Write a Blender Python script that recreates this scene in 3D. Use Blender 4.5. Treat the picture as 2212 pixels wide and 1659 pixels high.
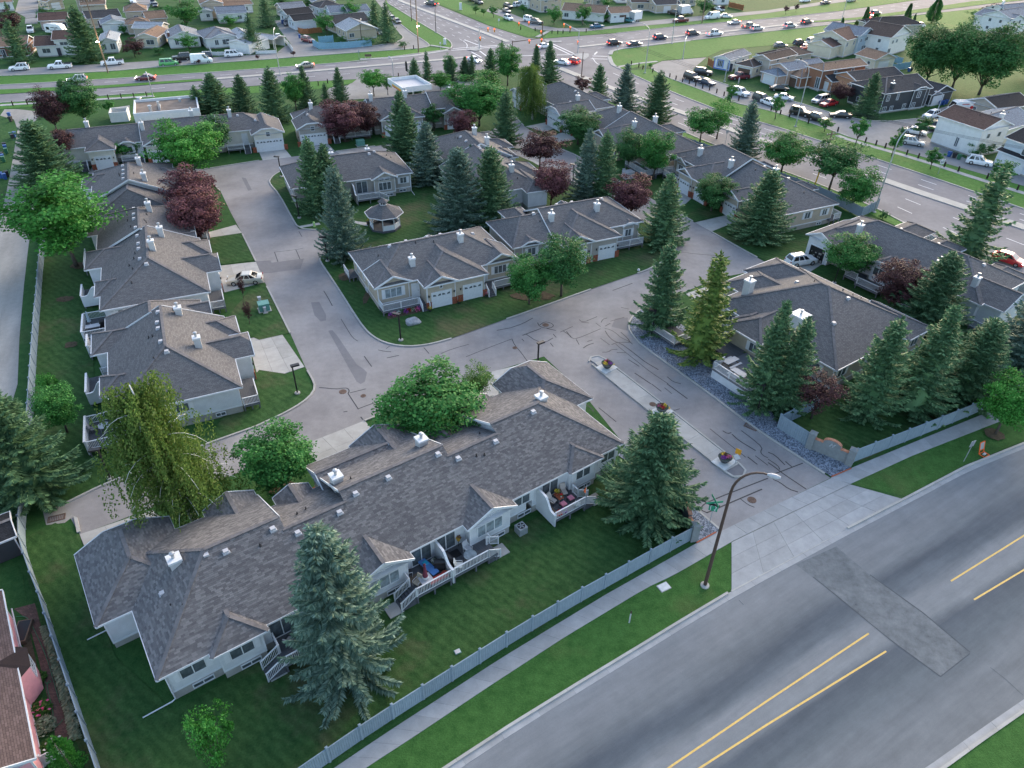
import bpy,bmesh,math,random
import numpy as np
from mathutils import Vector,Matrix
from mathutils.geometry import tessellate_polygon
# ------------------------------------------------------------------ clean start
for _o in list(bpy.data.objects):
 bpy.data.objects.remove(_o)
SC=bpy.context.scene
COL=SC.collection
R=random.Random(11)
# ------------------------------------------------------------------ camera (drone, 48 m up)
CAM_H=48.0
CAM_F=1550.0
CAM_C=np.array([1106.0,829.5])
_n=np.array([-42.0,2076.5,CAM_F]);_n/=np.linalg.norm(_n)
_z=np.array([0,0,1.0]);_fw=_z-_n*(_z@_n);_fw/=np.linalg.norm(_fw)
CAM_R=np.array([np.cross(_n,_fw),_fw,-_n])
cam=bpy.data.cameras.new('camera');camo=bpy.data.objects.new('camera',cam);COL.objects.link(camo)
cam.sensor_width=36.0;cam.lens=36.0*CAM_F/2212.0
cam.clip_start=0.5;cam.clip_end=6000
M=Matrix.Identity(4)
for i in range(3):
 M[i][0]=CAM_R[i,0];M[i][1]=-CAM_R[i,1];M[i][2]=-CAM_R[i,2]
M[2][3]=CAM_H
camo.matrix_world=M
SC.camera=camo
# ------------------------------------------------------------------ world, sun, exposure
W=bpy.data.worlds.new('World');SC.world=W;W.use_nodes=True
SUN_AZ,SUN_EL=math.radians(30),math.radians(17)
nt=W.node_tree;bgn=nt.nodes['Background']
sky=nt.nodes.new('ShaderNodeTexSky');sky.sky_type='NISHITA';sky.sun_disc=False
sky.sun_elevation=SUN_EL;sky.sun_rotation=SUN_AZ
sky.air_density=1.0;sky.dust_density=5.0;sky.ozone_density=0.6;sky.altitude=1000
nt.links.new(sky.outputs[0],bgn.inputs[0]);bgn.inputs[1].default_value=0.15
sl=bpy.data.lights.new('sun','SUN');sl.energy=0.75;sl.angle=math.radians(60);sl.color=(1.0,0.86,0.74)
slo=bpy.data.objects.new('sun',sl);COL.objects.link(slo)
_sd=Vector((math.sin(SUN_AZ)*math.cos(SUN_EL),math.cos(SUN_AZ)*math.cos(SUN_EL),math.sin(SUN_EL)))
slo.rotation_euler=_sd.to_track_quat('Z','Y').to_euler();slo.location=(0,0,120)
vs=SC.view_settings;vs.view_transform='Standard';vs.look='None';vs.gamma=1;vs.exposure=1.85
vs.use_curve_mapping=False
# ------------------------------------------------------------------ survey helpers
def D(x,y,z=0.0):
 """survey grid reading -> ground point (x, y) at height z"""
 r=CAM_R@np.array([x-CAM_C[0],y-CAM_C[1],CAM_F]);t=(z-CAM_H)/r[2]
 return(float(r[0]*t),float(r[1]*t))
def T(c,r,x,y,z=0.0):
 return D(553*c+x/4,414.75*r+y/4,z)
def TT(c,r,pts):return[T(c,r,*p)for p in pts]
def DD(pts):return[D(*p)for p in pts]
def height_at(b,y_top):
 """height of a thing standing at ground point b whose top reads y_top on the survey grid"""
 v=CAM_R.T@np.array([b[0],b[1],-CAM_H]);px=v[0]/v[2]*CAM_F;py=v[1]/v[2]*CAM_F;q=y_top-CAM_C[1]
 px+=(px+42.0)*(py-q)/(2076.5-py)
 r=CAM_R@np.array([px,q,CAM_F])
 return CAM_H+r[2]*(b[1]/r[1])
def px_size(b,px,z=3.0):
 v=CAM_R.T@np.array([b[0],b[1],z-CAM_H]);return px*v[2]/CAM_F
 # ------------------------------------------------------------------ tagging and objects
def tag(o,label=None,cat=None,group=None,kind=None):
 if label:o['label']=label
 if cat:o['category']=cat
 if group:o['group']=group
 if kind:o['kind']=kind
 return o
def thing(name,label,cat,loc=(0,0,0),rz=0.0,group=None):
 o=bpy.data.objects.new(name,None);COL.objects.link(o);o.empty_display_size=0.3
 o.location=loc;o.rotation_euler=(0,0,rz)
 return tag(o,label,cat,group)
def link(name,me,parent=None,loc=None,rz=None,scale=None,mat=None):
 o=bpy.data.objects.new(name,me);COL.objects.link(o)
 if parent is not None:o.parent=parent
 if loc is not None:o.location=loc
 if rz is not None:o.rotation_euler=(0,0,rz)
 if scale is not None:o.scale=scale
 if mat is not None:
  o.material_slots[0].link='OBJECT';o.material_slots[0].material=mat
 return o
def copy_tree(o,parent=None):
 c=o.copy();COL.objects.link(c);c.parent=parent
 for ch in o.children:copy_tree(ch,c)
 return c
class MB:
 """collects faces, builds one mesh"""
 def __init__(s):s.v=[];s.f=[];s.uv=[];s.has_uv=False
 def poly(s,pts,uv=None):
  n=len(s.v);s.v+=[tuple(p)for p in pts];s.f.append(tuple(range(n,n+len(pts))))
  s.uv.append(uv)
  if uv:s.has_uv=True
 def box(s,x0,x1,y0,y1,z0,z1):
  n=len(s.v)
  s.v+=[(x0,y0,z0),(x1,y0,z0),(x1,y1,z0),(x0,y1,z0),(x0,y0,z1),(x1,y0,z1),(x1,y1,z1),(x0,y1,z1)]
  for q in((3,2,1,0),(4,5,6,7),(0,1,5,4),(1,2,6,5),(2,3,7,6),(3,0,4,7)):
   s.f.append(tuple(n+i for i in q));s.uv.append(None)
 def bar(s,a,b,w,h,up=(0,0,1)):
  a=Vector(a);b=Vector(b);d=b-a
  if d.length<1e-6:return
  d.normalize();u=Vector(up);sd=d.cross(u)
  if sd.length<1e-4:sd=d.cross(Vector((1,0,0)))
  sd.normalize();u=sd.cross(d);n=len(s.v)
  for p in(a,b):
   for i,j in((-1,-1),(1,-1),(1,1),(-1,1)):
    s.v.append(tuple(p+sd*(w/2*i)+u*(h/2*j)))
  for q in((3,2,1,0),(4,5,6,7),(0,1,5,4),(1,2,6,5),(2,3,7,6),(3,0,4,7)):
   s.f.append(tuple(n+i for i in q));s.uv.append(None)
 def tube(s,pts,rad,n=8,cap=True):
  pts=[Vector(p)for p in pts];k=len(pts)
  if not hasattr(rad,'__len__'):rad=[rad]*k
  base=len(s.v);ref=None
  for i,p in enumerate(pts):
   d=(pts[min(i+1,k-1)]-pts[max(i-1,0)]).normalized()
   if ref is None:ref=d.cross(Vector((0,0,1))if abs(d.z)<.9 else Vector((1,0,0))).normalized()
   else:ref=(ref-d*ref.dot(d)).normalized()
   b=d.cross(ref)
   for j in range(n):
    a=2*math.pi*j/n
    s.v.append(tuple(p+(ref*math.cos(a)+b*math.sin(a))*rad[i]))
  for i in range(k-1):
   for j in range(n):
    j2=(j+1)%n
    s.f.append((base+i*n+j,base+i*n+j2,base+(i+1)*n+j2,base+(i+1)*n+j));s.uv.append(None)
  if cap:
   s.f.append(tuple(base+j for j in reversed(range(n))));s.uv.append(None)
   s.f.append(tuple(base+(k-1)*n+j for j in range(n)));s.uv.append(None)
 def lathe(s,prof,n=16,cx=0,cy=0):
  base=len(s.v)
  for r,z in prof:
   for j in range(n):
    a=2*math.pi*j/n;s.v.append((cx+r*math.cos(a),cy+r*math.sin(a),z))
  for i in range(len(prof)-1):
   for j in range(n):
    j2=(j+1)%n
    s.f.append((base+i*n+j,base+i*n+j2,base+(i+1)*n+j2,base+(i+1)*n+j));s.uv.append(None)
  s.f.append(tuple(base+j for j in reversed(range(n))));s.uv.append(None)
  s.f.append(tuple(base+(len(prof)-1)*n+j for j in range(n)));s.uv.append(None)
 def flat(s,pts,z):
  tri=tessellate_polygon([[Vector((p[0],p[1],0))for p in pts]]);n=len(s.v)
  s.v+=[(p[0],p[1],z)for p in pts]
  for t in tri:
   a,b,c=[Vector(pts[i])for i in t]
   if(b-a).cross(c-a)<0:t=(t[0],t[2],t[1])
   s.f.append(tuple(n+i for i in t));s.uv.append(None)
 def prism(s,pts,z0,z1):
  ar=sum(pts[i][0]*pts[(i+1)%len(pts)][1]-pts[(i+1)%len(pts)][0]*pts[i][1]for i in range(len(pts)))
  if ar<0:pts=pts[::-1]
  s.flat(pts,z1);n=len(s.v);k=len(pts)
  s.v+=[(p[0],p[1],z0)for p in pts]+[(p[0],p[1],z1)for p in pts]
  for i in range(k):
   j=(i+1)%k;s.f.append((n+i,n+j,n+k+j,n+k+i));s.uv.append(None)
 def mesh(s,name,mat=None,smooth=False):
  me=bpy.data.meshes.new(name);me.from_pydata(s.v,[],s.f)
  if s.has_uv:
   l=me.uv_layers.new(name='UVMap');i=0;buf=[]
   for f,u in zip(s.f,s.uv):
    for k in range(len(f)):
     buf+=list(u[k])if u else[0.0,0.0]
   l.data.foreach_set('uv',buf)
  if mat is not None:me.materials.append(mat)
  if smooth:me.polygons.foreach_set('use_smooth',[True]*len(me.polygons))
  me.update();return me
 def build(s,name,mat,parent=None,smooth=False,**k):
  return link(name,s.mesh(name,mat,smooth),parent,**k)
  # ------------------------------------------------------------------ materials
def srgb(r,g,b):
 f=lambda c:(c/255/12.92)if c/255<=.04045 else((c/255+.055)/1.055)**2.4
 return(f(r),f(g),f(b))
class NT:
 def __init__(s,name):
  s.m=bpy.data.materials.new(name);s.m.use_nodes=True;s.t=s.m.node_tree
  s.b=s.t.nodes['Principled BSDF']
 def n(s,typ,**kw):
  x=s.t.nodes.new(typ)
  for k,v in kw.items():
   if k in x.inputs:x.inputs[k].default_value=v
   else:setattr(x,k,v)
  return x
 def l(s,a,b):s.t.links.new(a,b)
 def coords(s,kind='Object',scale=(1,1,1)):
  c=s.n('ShaderNodeTexCoord');mp=s.n('ShaderNodeMapping');mp.inputs['Scale'].default_value=scale
  s.l(c.outputs[kind],mp.inputs[0]);return mp.outputs[0]
 def noise(s,co,scale,detail=4,rough=.6):
  x=s.n('ShaderNodeTexNoise');x.inputs['Scale'].default_value=scale;x.inputs['Detail'].default_value=detail
  x.inputs['Roughness'].default_value=rough
  if co is not None:s.l(co,x.inputs['Vector'])
  return x.outputs['Fac']
 def ramp(s,fac,stops):
  x=s.n('ShaderNodeValToRGB');e=x.color_ramp.elements
  while len(e)<len(stops):e.new(0.5)
  for i,(p,c)in enumerate(stops):e[i].position=p;e[i].color=(*c,1)
  s.l(fac,x.inputs[0]);return x.outputs[0]
 def mix(s,fac,a,b,mode='MIX'):
  x=s.n('ShaderNodeMix',data_type='RGBA',blend_type=mode)
  for sock,v in((0,fac),(6,a),(7,b)):
   if isinstance(v,(int,float)):x.inputs[sock].default_value=v
   elif isinstance(v,tuple):x.inputs[sock].default_value=(*v,1)
   else:s.l(v,x.inputs[sock])
  return x.outputs[2]
 def bump(s,h,strength=.3,dist=.02):
  x=s.n('ShaderNodeBump');x.inputs['Strength'].default_value=strength;x.inputs['Distance'].default_value=dist
  s.l(h,x.inputs['Height']);s.l(x.outputs[0],s.b.inputs['Normal'])
 def done(s,col,rough=.8,spec=.3,metal=0.0):
  if isinstance(col,tuple):s.b.inputs['Base Color'].default_value=(*col,1)
  else:s.l(col,s.b.inputs['Base Color'])
  if isinstance(rough,float)or isinstance(rough,int):s.b.inputs['Roughness'].default_value=rough
  else:s.l(rough,s.b.inputs['Roughness'])
  s.b.inputs['Specular IOR Level'].default_value=spec;s.b.inputs['Metallic'].default_value=metal
  return s.m
def sc3(c,k):return tuple(min(1,x*k)for x in c)
def plain(name,c,rough=.6,spec=.4,metal=0.0,var=.12,scale=3.0,bump=0.0,coords='Object'):
 t=NT(name);co=t.coords(coords);n=t.noise(co,scale,5)
 col=t.ramp(n,[(.3,sc3(c,1-var)),(.7,sc3(c,1+var))])
 if bump:t.bump(t.noise(co,scale*8),bump)
 return t.done(col,rough,spec,metal)
def emit(name,c,strength):
 t=NT(name);t.b.inputs['Emission Color'].default_value=(*c,1);t.b.inputs['Emission Strength'].default_value=strength
 return t.done(c,.4)
def shingle_mat(name,a,b,dark):
 t=NT(name);co=t.coords('UV')
 br=t.n('ShaderNodeTexBrick');t.l(co,br.inputs['Vector'])
 br.inputs['Color1'].default_value=(*a,1);br.inputs['Color2'].default_value=(*b,1);br.inputs['Mortar'].default_value=(*dark,1)
 br.inputs['Scale'].default_value=1.0;br.inputs['Mortar Size'].default_value=.010;br.inputs['Mortar Smooth'].default_value=.2
 br.inputs['Brick Width'].default_value=.36;br.inputs['Row Height'].default_value=.15;br.offset=.37;br.squash=1.0
 oc=t.coords('Object');n1=t.noise(oc,.35,4);n2=t.noise(oc,14,3)
 c=t.mix(.4,br.outputs['Color'],t.ramp(n1,[(.25,(.85,.85,.85)),(.75,(1.1,1.09,1.07))]),'MULTIPLY')
 c=t.mix(.6,c,t.ramp(n2,[(.2,(.6,.6,.6)),(.8,(1.3,1.3,1.3))]),'MULTIPLY')
 t.bump(br.outputs['Fac'],-.35,.02)
 return t.done(c,.95,.1)
def siding_mat(name,c,pitch=.11):
 t=NT(name);co=t.coords('Object')
 sx=t.n('ShaderNodeSeparateXYZ');t.l(co,sx.inputs[0])
 m=t.n('ShaderNodeMath',operation='MULTIPLY');t.l(sx.outputs[2],m.inputs[0]);m.inputs[1].default_value=1/pitch
 fr=t.n('ShaderNodeMath',operation='FRACT');t.l(m.outputs[0],fr.inputs[0])
 n=t.noise(co,1.2,5)
 base=t.ramp(n,[(.3,sc3(c,.9)),(.7,sc3(c,1.06))])
 edge=t.ramp(fr.outputs[0],[(.0,(.62,.62,.62)),(.12,(1,1,1)),(1.0,(1,1,1))])
 t.bump(fr.outputs[0],.5,.012)
 return t.done(t.mix(.8,base,edge,'MULTIPLY'),.55,.4)
def grass_mat(name,a,b,dry,dry_amt=.5,stripe=0.0,ang=0.0):
 t=NT(name);co=t.coords('Object')
 n1=t.noise(co,.09,6,.65);n2=t.noise(co,1.1,6,.7);n3=t.noise(co,9,4,.7)
 c=t.ramp(n2,[(.32,a),(.68,b)])
 c=t.mix(t.ramp(n1,[(.62-dry_amt*.12,(0,0,0)),(.80-dry_amt*.12,(dry_amt,)*3)]),c,dry)
 c=t.mix(.75,c,t.ramp(n3,[(.25,(.55,.6,.55)),(.75,(1.4,1.32,1.35))]),'MULTIPLY')
 if stripe:
  mp=t.n('ShaderNodeMapping');t.l(co,mp.inputs[0]);mp.inputs['Rotation'].default_value=(0,0,ang)
  w=t.n('ShaderNodeTexWave');t.l(mp.outputs[0],w.inputs['Vector']);w.inputs['Scale'].default_value=.42
  w.inputs['Distortion'].default_value=5.0;w.inputs['Detail'].default_value=3;w.inputs['Detail Scale'].default_value=2.0
  c=t.mix(stripe,c,t.ramp(w.outputs['Fac'],[(.2,(.72,.76,.72)),(.8,(1.25,1.2,1.2))]),'MULTIPLY')
 t.bump(n3,.8,.05)
 return t.done(c,.9,.12)
def asphalt_mat(name,a,b,speck=.2,stretch=None,ang=0.0):
 t=NT(name);co=t.coords('Object')
 if stretch:
  c0=t.n('ShaderNodeTexCoord');mp=t.n('ShaderNodeMapping',vector_type='TEXTURE');t.l(c0.outputs['Object'],mp.inputs[0])
  mp.inputs['Rotation'].default_value=(0,0,ang);mp.inputs['Scale'].default_value=(stretch,1,1);st=mp.outputs[0]
 else:st=co
 n1=t.noise(st,.33 if stretch else .16,5,.55);n2=t.noise(co,22,3,.7);n3=t.noise(co,1.3,6,.7)
 c=t.ramp(n1,[(.34,a),(.66,b)])
 c=t.mix(.55,c,t.ramp(n3,[(.25,(.78,.78,.79)),(.75,(1.2,1.19,1.18))]),'MULTIPLY')
 c=t.mix(speck,c,t.ramp(n2,[(.2,(.45,.45,.45)),(.8,(1.6,1.6,1.6))]),'MULTIPLY')
 t.bump(n2,.3,.01)
 return t.done(c,.88,.2)
def concrete_mat(name,a,b,sc=.8):
 t=NT(name);co=t.coords('Object');g=t.n('ShaderNodeNewGeometry');oi=t.n('ShaderNodeObjectInfo')
 n1=t.noise(co,sc,6,.65);n2=t.noise(co,25,3)
 c=t.ramp(n1,[(.3,a),(.72,b)])
 c=t.mix(.5,c,t.ramp(oi.outputs['Random'],[(0,(.84,.84,.83)),(1,(1.12,1.12,1.13))]),'MULTIPLY')
 c=t.mix(.3,c,t.ramp(n2,[(.2,(.6,.6,.6)),(.8,(1.3,1.3,1.3))]),'MULTIPLY')
 t.bump(n2,.15,.01)
 return t.done(c,.85,.25)
def leaf_mat(name,a,b,tip=None,trans=.15):
 t=NT(name);g=t.n('ShaderNodeNewGeometry');oi=t.n('ShaderNodeObjectInfo');co=t.coords('Object')
 n=t.noise(co,.9,4)
 c=t.ramp(g.outputs['Random Per Island'],[(0,a),(.8,b)]+([(1.0,tip)]if tip else[]))
 c=t.mix(.7,c,t.ramp(n,[(.3,(.62,.66,.62)),(.7,(1.35,1.3,1.3))]),'MULTIPLY')
 c=t.mix(.6,c,t.ramp(oi.outputs['Random'],[(0,(.78,.8,.8)),(1,(1.2,1.18,1.1))]),'MULTIPLY')
 t.b.inputs['Transmission Weight'].default_value=0
 m=t.done(c,.7,.2)
 tr=t.n('ShaderNodeBsdfTranslucent');t.l(c,tr.inputs[0]);mx=t.n('ShaderNodeMixShader');mx.inputs[0].default_value=trans
 out=[x for x in t.t.nodes if x.type=='OUTPUT_MATERIAL'][0]
 t.l(t.b.outputs[0],mx.inputs[1]);t.l(tr.outputs[0],mx.inputs[2]);t.l(mx.outputs[0],out.inputs[0])
 return m
def glass_mat(name,c=(.075,.09,.10),rough=.1):
 t=NT(name);co=t.coords('Object');n=t.noise(co,1.5,3)
 return t.done(t.ramp(n,[(.3,sc3(c,.6)),(.7,sc3(c,1.7))]),rough,.8)
def wood_mat(name,c):
 t=NT(name);co=t.coords('Object',(1,1,.15));n=t.noise(co,9,5,.7)
 return t.done(t.ramp(n,[(.25,sc3(c,.6)),(.75,sc3(c,1.3))]),.85,.2)
M_={}
M_['roof']=shingle_mat('roof_shingle_grey',(.122,.119,.122),(.172,.167,.168),(.06,.058,.059))
M_['white']=plain('white_trim_paint',(.62,.635,.65),.5,.35,var=.07)
M_['siding_white']=siding_mat('white_vinyl_siding',(.58,.60,.62))
M_['siding_beige']=siding_mat('beige_vinyl_siding',(.43,.37,.29))
M_['siding_taupe']=siding_mat('taupe_vinyl_siding',(.34,.32,.29))
M_['concrete']=concrete_mat('foundation_concrete',(.26,.25,.225),(.40,.385,.35))
M_['slab']=concrete_mat('slab_concrete',(.33,.325,.305),(.43,.425,.405))
M_['walk']=concrete_mat('sidewalk_concrete',(.26,.27,.275),(.35,.36,.365))
M_['kerb']=concrete_mat('kerb_concrete',(.33,.325,.30),(.43,.42,.395))
M_['joint']=plain('slab_joint_dirt',(.17,.165,.155),.95,.1)
M_['grass']=grass_mat('lawn_grass',(.020,.072,.019),(.045,.112,.032),(.11,.105,.055),.45)
M_['lawn']=grass_mat('mown_lawn_grass',(.022,.066,.019),(.048,.108,.033),(.115,.10,.06),.85,.45,math.radians(126))
M_['verge']=grass_mat('verge_grass',(.026,.086,.018),(.055,.140,.034),(.12,.125,.05),.5)
M_['bright']=grass_mat('bright_verge_grass',(.040,.125,.020),(.075,.195,.042),(.14,.16,.06),.45)
M_['asph']=asphalt_mat('aged_asphalt',(.205,.196,.197),(.285,.275,.272),.35)
M_['asph_near']=asphalt_mat('worn_road_asphalt',(.095,.112,.128),(.20,.222,.235),.25,16,math.radians(33.5))
M_['asph_hwy']=asphalt_mat('highway_asphalt',(.15,.15,.165),(.20,.20,.215),.2)
M_['asph_front']=asphalt_mat('frontage_asphalt',(.19,.19,.19),(.25,.25,.25),.25)
M_['patch']=asphalt_mat('asphalt_patch',(.15,.148,.155),(.19,.187,.195),.25)
M_['tar']=plain('crack_sealant',(.04,.04,.044),.6,.3)
M_['gravel']=asphalt_mat('gravel_lane_surface',(.23,.225,.21),(.33,.32,.30),.5,6,math.radians(112))
M_['dirt']=plain('bare_soil',(.085,.068,.045),.95,.1,var=.35,scale=4,bump=.5)
M_['yellow']=plain('yellow_road_paint',(.62,.42,.13),.7,.2,var=.15,scale=6)
M_['paint']=plain('white_road_paint',(.62,.63,.65),.7,.2,var=.15,scale=6)
M_['deck']=wood_mat('grey_deck_boards',(.10,.105,.115))
M_['glass']=glass_mat('window_glass')
M_['glass_l']=glass_mat('curtained_window_glass',(.20,.24,.26),.12)
M_['brick']=plain('red_brick',(.26,.085,.05),.9,.2,var=.4,scale=7)
M_['black']=plain('black_metal',(.012,.012,.014),.45,.4)
M_['dark']=plain('dark_plastic',(.03,.03,.033),.6,.3)
M_['metal']=plain('galvanised_steel',(.42,.44,.46),.45,.5,.5)
M_['rust']=plain('rusty_brown_pole',(.075,.045,.035),.6,.4)
M_['fence']=None
M_['bark']=wood_mat('tree_bark',(.085,.07,.058))
M_['bark_birch']=plain('birch_bark',(.62,.60,.56),.8,.2,var=.35,scale=3)
M_['orange']=plain('orange_plastic',(.75,.13,.03),.5,.4)
M_['green_sign']=plain('green_sign',(.02,.25,.14),.5,.3)
M_['wood']=wood_mat('weathered_timber',(.16,.12,.085))
M_['polewood']=wood_mat('utility_pole_wood',(.20,.15,.11))
M_['lampon']=emit('sodium_lamp_glow',(1.0,.72,.42),60)
M_['redlight']=emit('red_light',(1.0,.05,.03),4)
M_['headlight']=emit('headlight',(1.0,.97,.9),5)
M_['terracotta']=plain('terracotta',(.35,.10,.05),.8,.2)
# ================================================================== GROUND, ROADS, PAVEMENTS
def sheet(name,pts,z,mat,kind='structure',loc=None):
 m=MB();m.flat(pts,z);return tag(m.build(name,mat),kind=kind)
g=MB();g.flat([(-1500,-400),(1500,-400),(1500,2600),(-1500,2600)],0.0)
tag(g.build('ground',M_['grass']),kind='structure')
def ribbon_pts(pts,w):
 """offset polyline both sides by w/2 -> (left, right)"""
 L,Rr=[],[]
 for i,p in enumerate(pts):
  a=Vector(pts[max(i-1,0)]);b=Vector(pts[min(i+1,len(pts)-1)]);d=(b-a).normalized()
  n=Vector((-d.y,d.x));p=Vector(p)
  L.append(tuple(p+n*w/2));Rr.append(tuple(p-n*w/2))
 return L,Rr
def resample(pts,step):
 out=[Vector(pts[0])];pts=[Vector(p)for p in pts];acc=0.0
 for a,b in zip(pts,pts[1:]):
  l=(b-a).length;t=step-acc
  while t<=l:
   out.append(a+(b-a)*(t/l));t+=step
  acc=l-(t-step)
 return[tuple(p)for p in out]
def smooth(pts,it=2):
 pts=[Vector(p)for p in pts]
 for _ in range(it):
  q=[pts[0]]
  for a,b in zip(pts,pts[1:]):q+=[a*.75+b*.25,a*.25+b*.75]
  q.append(pts[-1]);pts=q
 return[tuple(p)for p in pts]
def kerb(pts,w=.22,h=.14,sm=2,seg=3.0,name='kerb',z0=-.02):
 """kerb: a run of cast concrete segments, each a child piece"""
 p=smooth(pts,sm)if sm else pts
 root=bpy.data.objects.new(name,None);COL.objects.link(root);tag(root,kind='structure')
 q=resample(p,seg/3)
 if len(q)<2:q=p
 i=0
 while i<len(q)-1:
  run=q[i:i+4]
  if len(run)>1:
   L,Rr=ribbon_pts(run,w);d=(Vector(run[-1])-Vector(run[-2])).normalized()*.015
   L[-1]=(L[-1][0]-d.x,L[-1][1]-d.y);Rr[-1]=(Rr[-1][0]-d.x,Rr[-1][1]-d.y)
   m=MB();m.prism(L+Rr[::-1],z0,h);m.build('kerb_stone',M_['kerb'],root)
  i+=3
 return root
def line(pts,w,z,mb):
 L,Rr=ribbon_pts(pts,w)
 for i in range(len(pts)-1):
  mb.poly([(*Rr[i],z),(*Rr[i+1],z),(*L[i+1],z),(*L[i],z)])
def lerp(a,b,t):return(a[0]+(b[0]-a[0])*t,a[1]+(b[1]-a[1])*t)
def along(pts,t):
 """point at fraction t of a polyline"""
 d=[0]
 for a,b in zip(pts,pts[1:]):d.append(d[-1]+math.dist(a,b))
 s=t*d[-1]
 for i in range(len(pts)-1):
  if s<=d[i+1]or i==len(pts)-2:return lerp(pts[i],pts[i+1],(s-d[i])/max(1e-6,d[i+1]-d[i]))
def slab_strip(name,inner,outer,size,z=.05,mat=None,skip=None):
 """pavement between two edge lines, one slab per bay"""
 root=bpy.data.objects.new(name,None);COL.objects.link(root);tag(root,kind='structure')
 L=sum(math.dist(a,b)for a,b in zip(inner,inner[1:]));n=max(1,round(L/size))
 m=MB();k=40
 m.flat([along(inner,i/k)for i in range(k+1)]+[along(outer,i/k)for i in range(k,-1,-1)],z-.025)
 m.build('joint_bed',M_['joint'],root)
 gp=.007/size
 for i in range(n):
  a0=along(inner,(i+gp)/n);a1=along(inner,(i+1-gp)/n);b0=along(outer,(i+gp)/n);b1=along(outer,(i+1-gp)/n)
  mm=MB();mm.prism([a0,a1,b1,b0],z-.06,z+R.uniform(-.003,.003));mm.build('slab',mat or M_['walk'],root)
 return root
def slab_quad(name,c,nu,nv,z=.05,mat=None,label=None):
 """driveway or apron: quad c (4 corners), nu x nv cast slabs"""
 root=bpy.data.objects.new(name,None);COL.objects.link(root);tag(root,kind='structure')
 m=MB();m.flat(c,z-.025);m.build('joint_bed',M_['joint'],root)
 def P(u,v):return lerp(lerp(c[0],c[1],u),lerp(c[3],c[2],u),v)
 gu=.009/nu/max(1,math.dist(c[0],c[1])/nu);gv=.009/nv/max(1,math.dist(c[1],c[2])/nv)
 for i in range(nu):
  for j in range(nv):
   q=[P(i/nu+gu,j/nv+gv),P((i+1)/nu-gu,j/nv+gv),P((i+1)/nu-gu,(j+1)/nv-gv),P(i/nu+gu,(j+1)/nv-gv)]
   mm=MB();mm.prism(q,z-.06,z+R.uniform(-.003,.003));mm.build('slab',mat or M_['slab'],root)
 return root
 # ---- near road (lower right)
kn=DD([(900,1702),(963,1659),(1106,1565.5),(1256,1473),(1396,1388),(1461,1348),(1580,1277),(1700,1212),(1830,1142),(1956,1077),(2084,1009.5),(2212,958),(2330,912)])
kf=DD([(1960,1712),(2039,1659),(2120,1600),(2212,1536),(2330,1455)])
def extend(p,d0,d1):
 a,b=Vector(p[0]),Vector(p[1]);c,d=Vector(p[-2]),Vector(p[-1])
 return[tuple(a-(b-a).normalized()*d0)]+p+[tuple(d+(d-c).normalized()*d1)]
kn=extend(kn,60,120);kf=extend(kf,60,120)
_m=MB();_K=60
for _i in range(_K):
 _a0,_a1,_b0,_b1=along(kn,_i/_K),along(kn,(_i+1)/_K),along(kf,_i/_K),along(kf,(_i+1)/_K)
 _m.poly([(*_b0,.012),(*_b1,.012),(*_a1,.012),(*_a0,.012)],[(_i/_K,1),((_i+1)/_K,1),((_i+1)/_K,0),(_i/_K,0)])
_t=NT('worn_lane_asphalt');_uv=_t.n('ShaderNodeTexCoord');_sx=_t.n('ShaderNodeSeparateXYZ');_t.l(_uv.outputs['UV'],_sx.inputs[0]);_co=_t.coords('Object')
_mp=_t.n('ShaderNodeMapping',vector_type='TEXTURE');_t.l(_uv.outputs['Object'],_mp.inputs[0]);_mp.inputs['Rotation'].default_value=(0,0,math.radians(33));_mp.inputs['Scale'].default_value=(9,1,1)
_ns=_t.noise(_mp.outputs[0],.5,5,.6);_ad=_t.n('ShaderNodeMath',operation='MULTIPLY_ADD');_t.l(_ns,_ad.inputs[0]);_ad.inputs[1].default_value=.16;_ad.inputs[2].default_value=-.08
_sm=_t.n('ShaderNodeMath',operation='ADD');_t.l(_sx.outputs[1],_sm.inputs[0]);_t.l(_ad.outputs[0],_sm.inputs[1])
_lt,_dk,_md=(.182,.196,.208),(.075,.09,.107),(.14,.154,.165)
_c=_t.ramp(_sm.outputs[0],[(0,_lt),(.15,(.168,.18,.19)),(.235,_md),(.31,_dk),(.375,(.10,.118,.135)),(.44,_lt),(.52,(.175,.19,.20)),(.585,_dk),(.68,(.10,.118,.132)),(.79,_md),(1.0,(.155,.165,.17))])
_c=_t.mix(.7,_c,_t.ramp(_t.noise(_mp.outputs[0],.9,6,.7),[(.25,(.72,.73,.74)),(.75,(1.25,1.24,1.23))]),'MULTIPLY');_c=_t.mix(.6,_c,_t.ramp(_t.noise(_co,.6,6,.7),[(.25,(.8,.8,.8)),(.75,(1.18,1.17,1.17))]),'MULTIPLY')
_n2=_t.noise(_co,24,3,.7);_c=_t.mix(.25,_c,_t.ramp(_n2,[(.2,(.45,.45,.45)),(.8,(1.6,1.6,1.6))]),'MULTIPLY');_t.bump(_n2,.3,.01)
tag(_m.build('near_road',_t.done(_c,.88,.2)),kind='structure')
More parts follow.
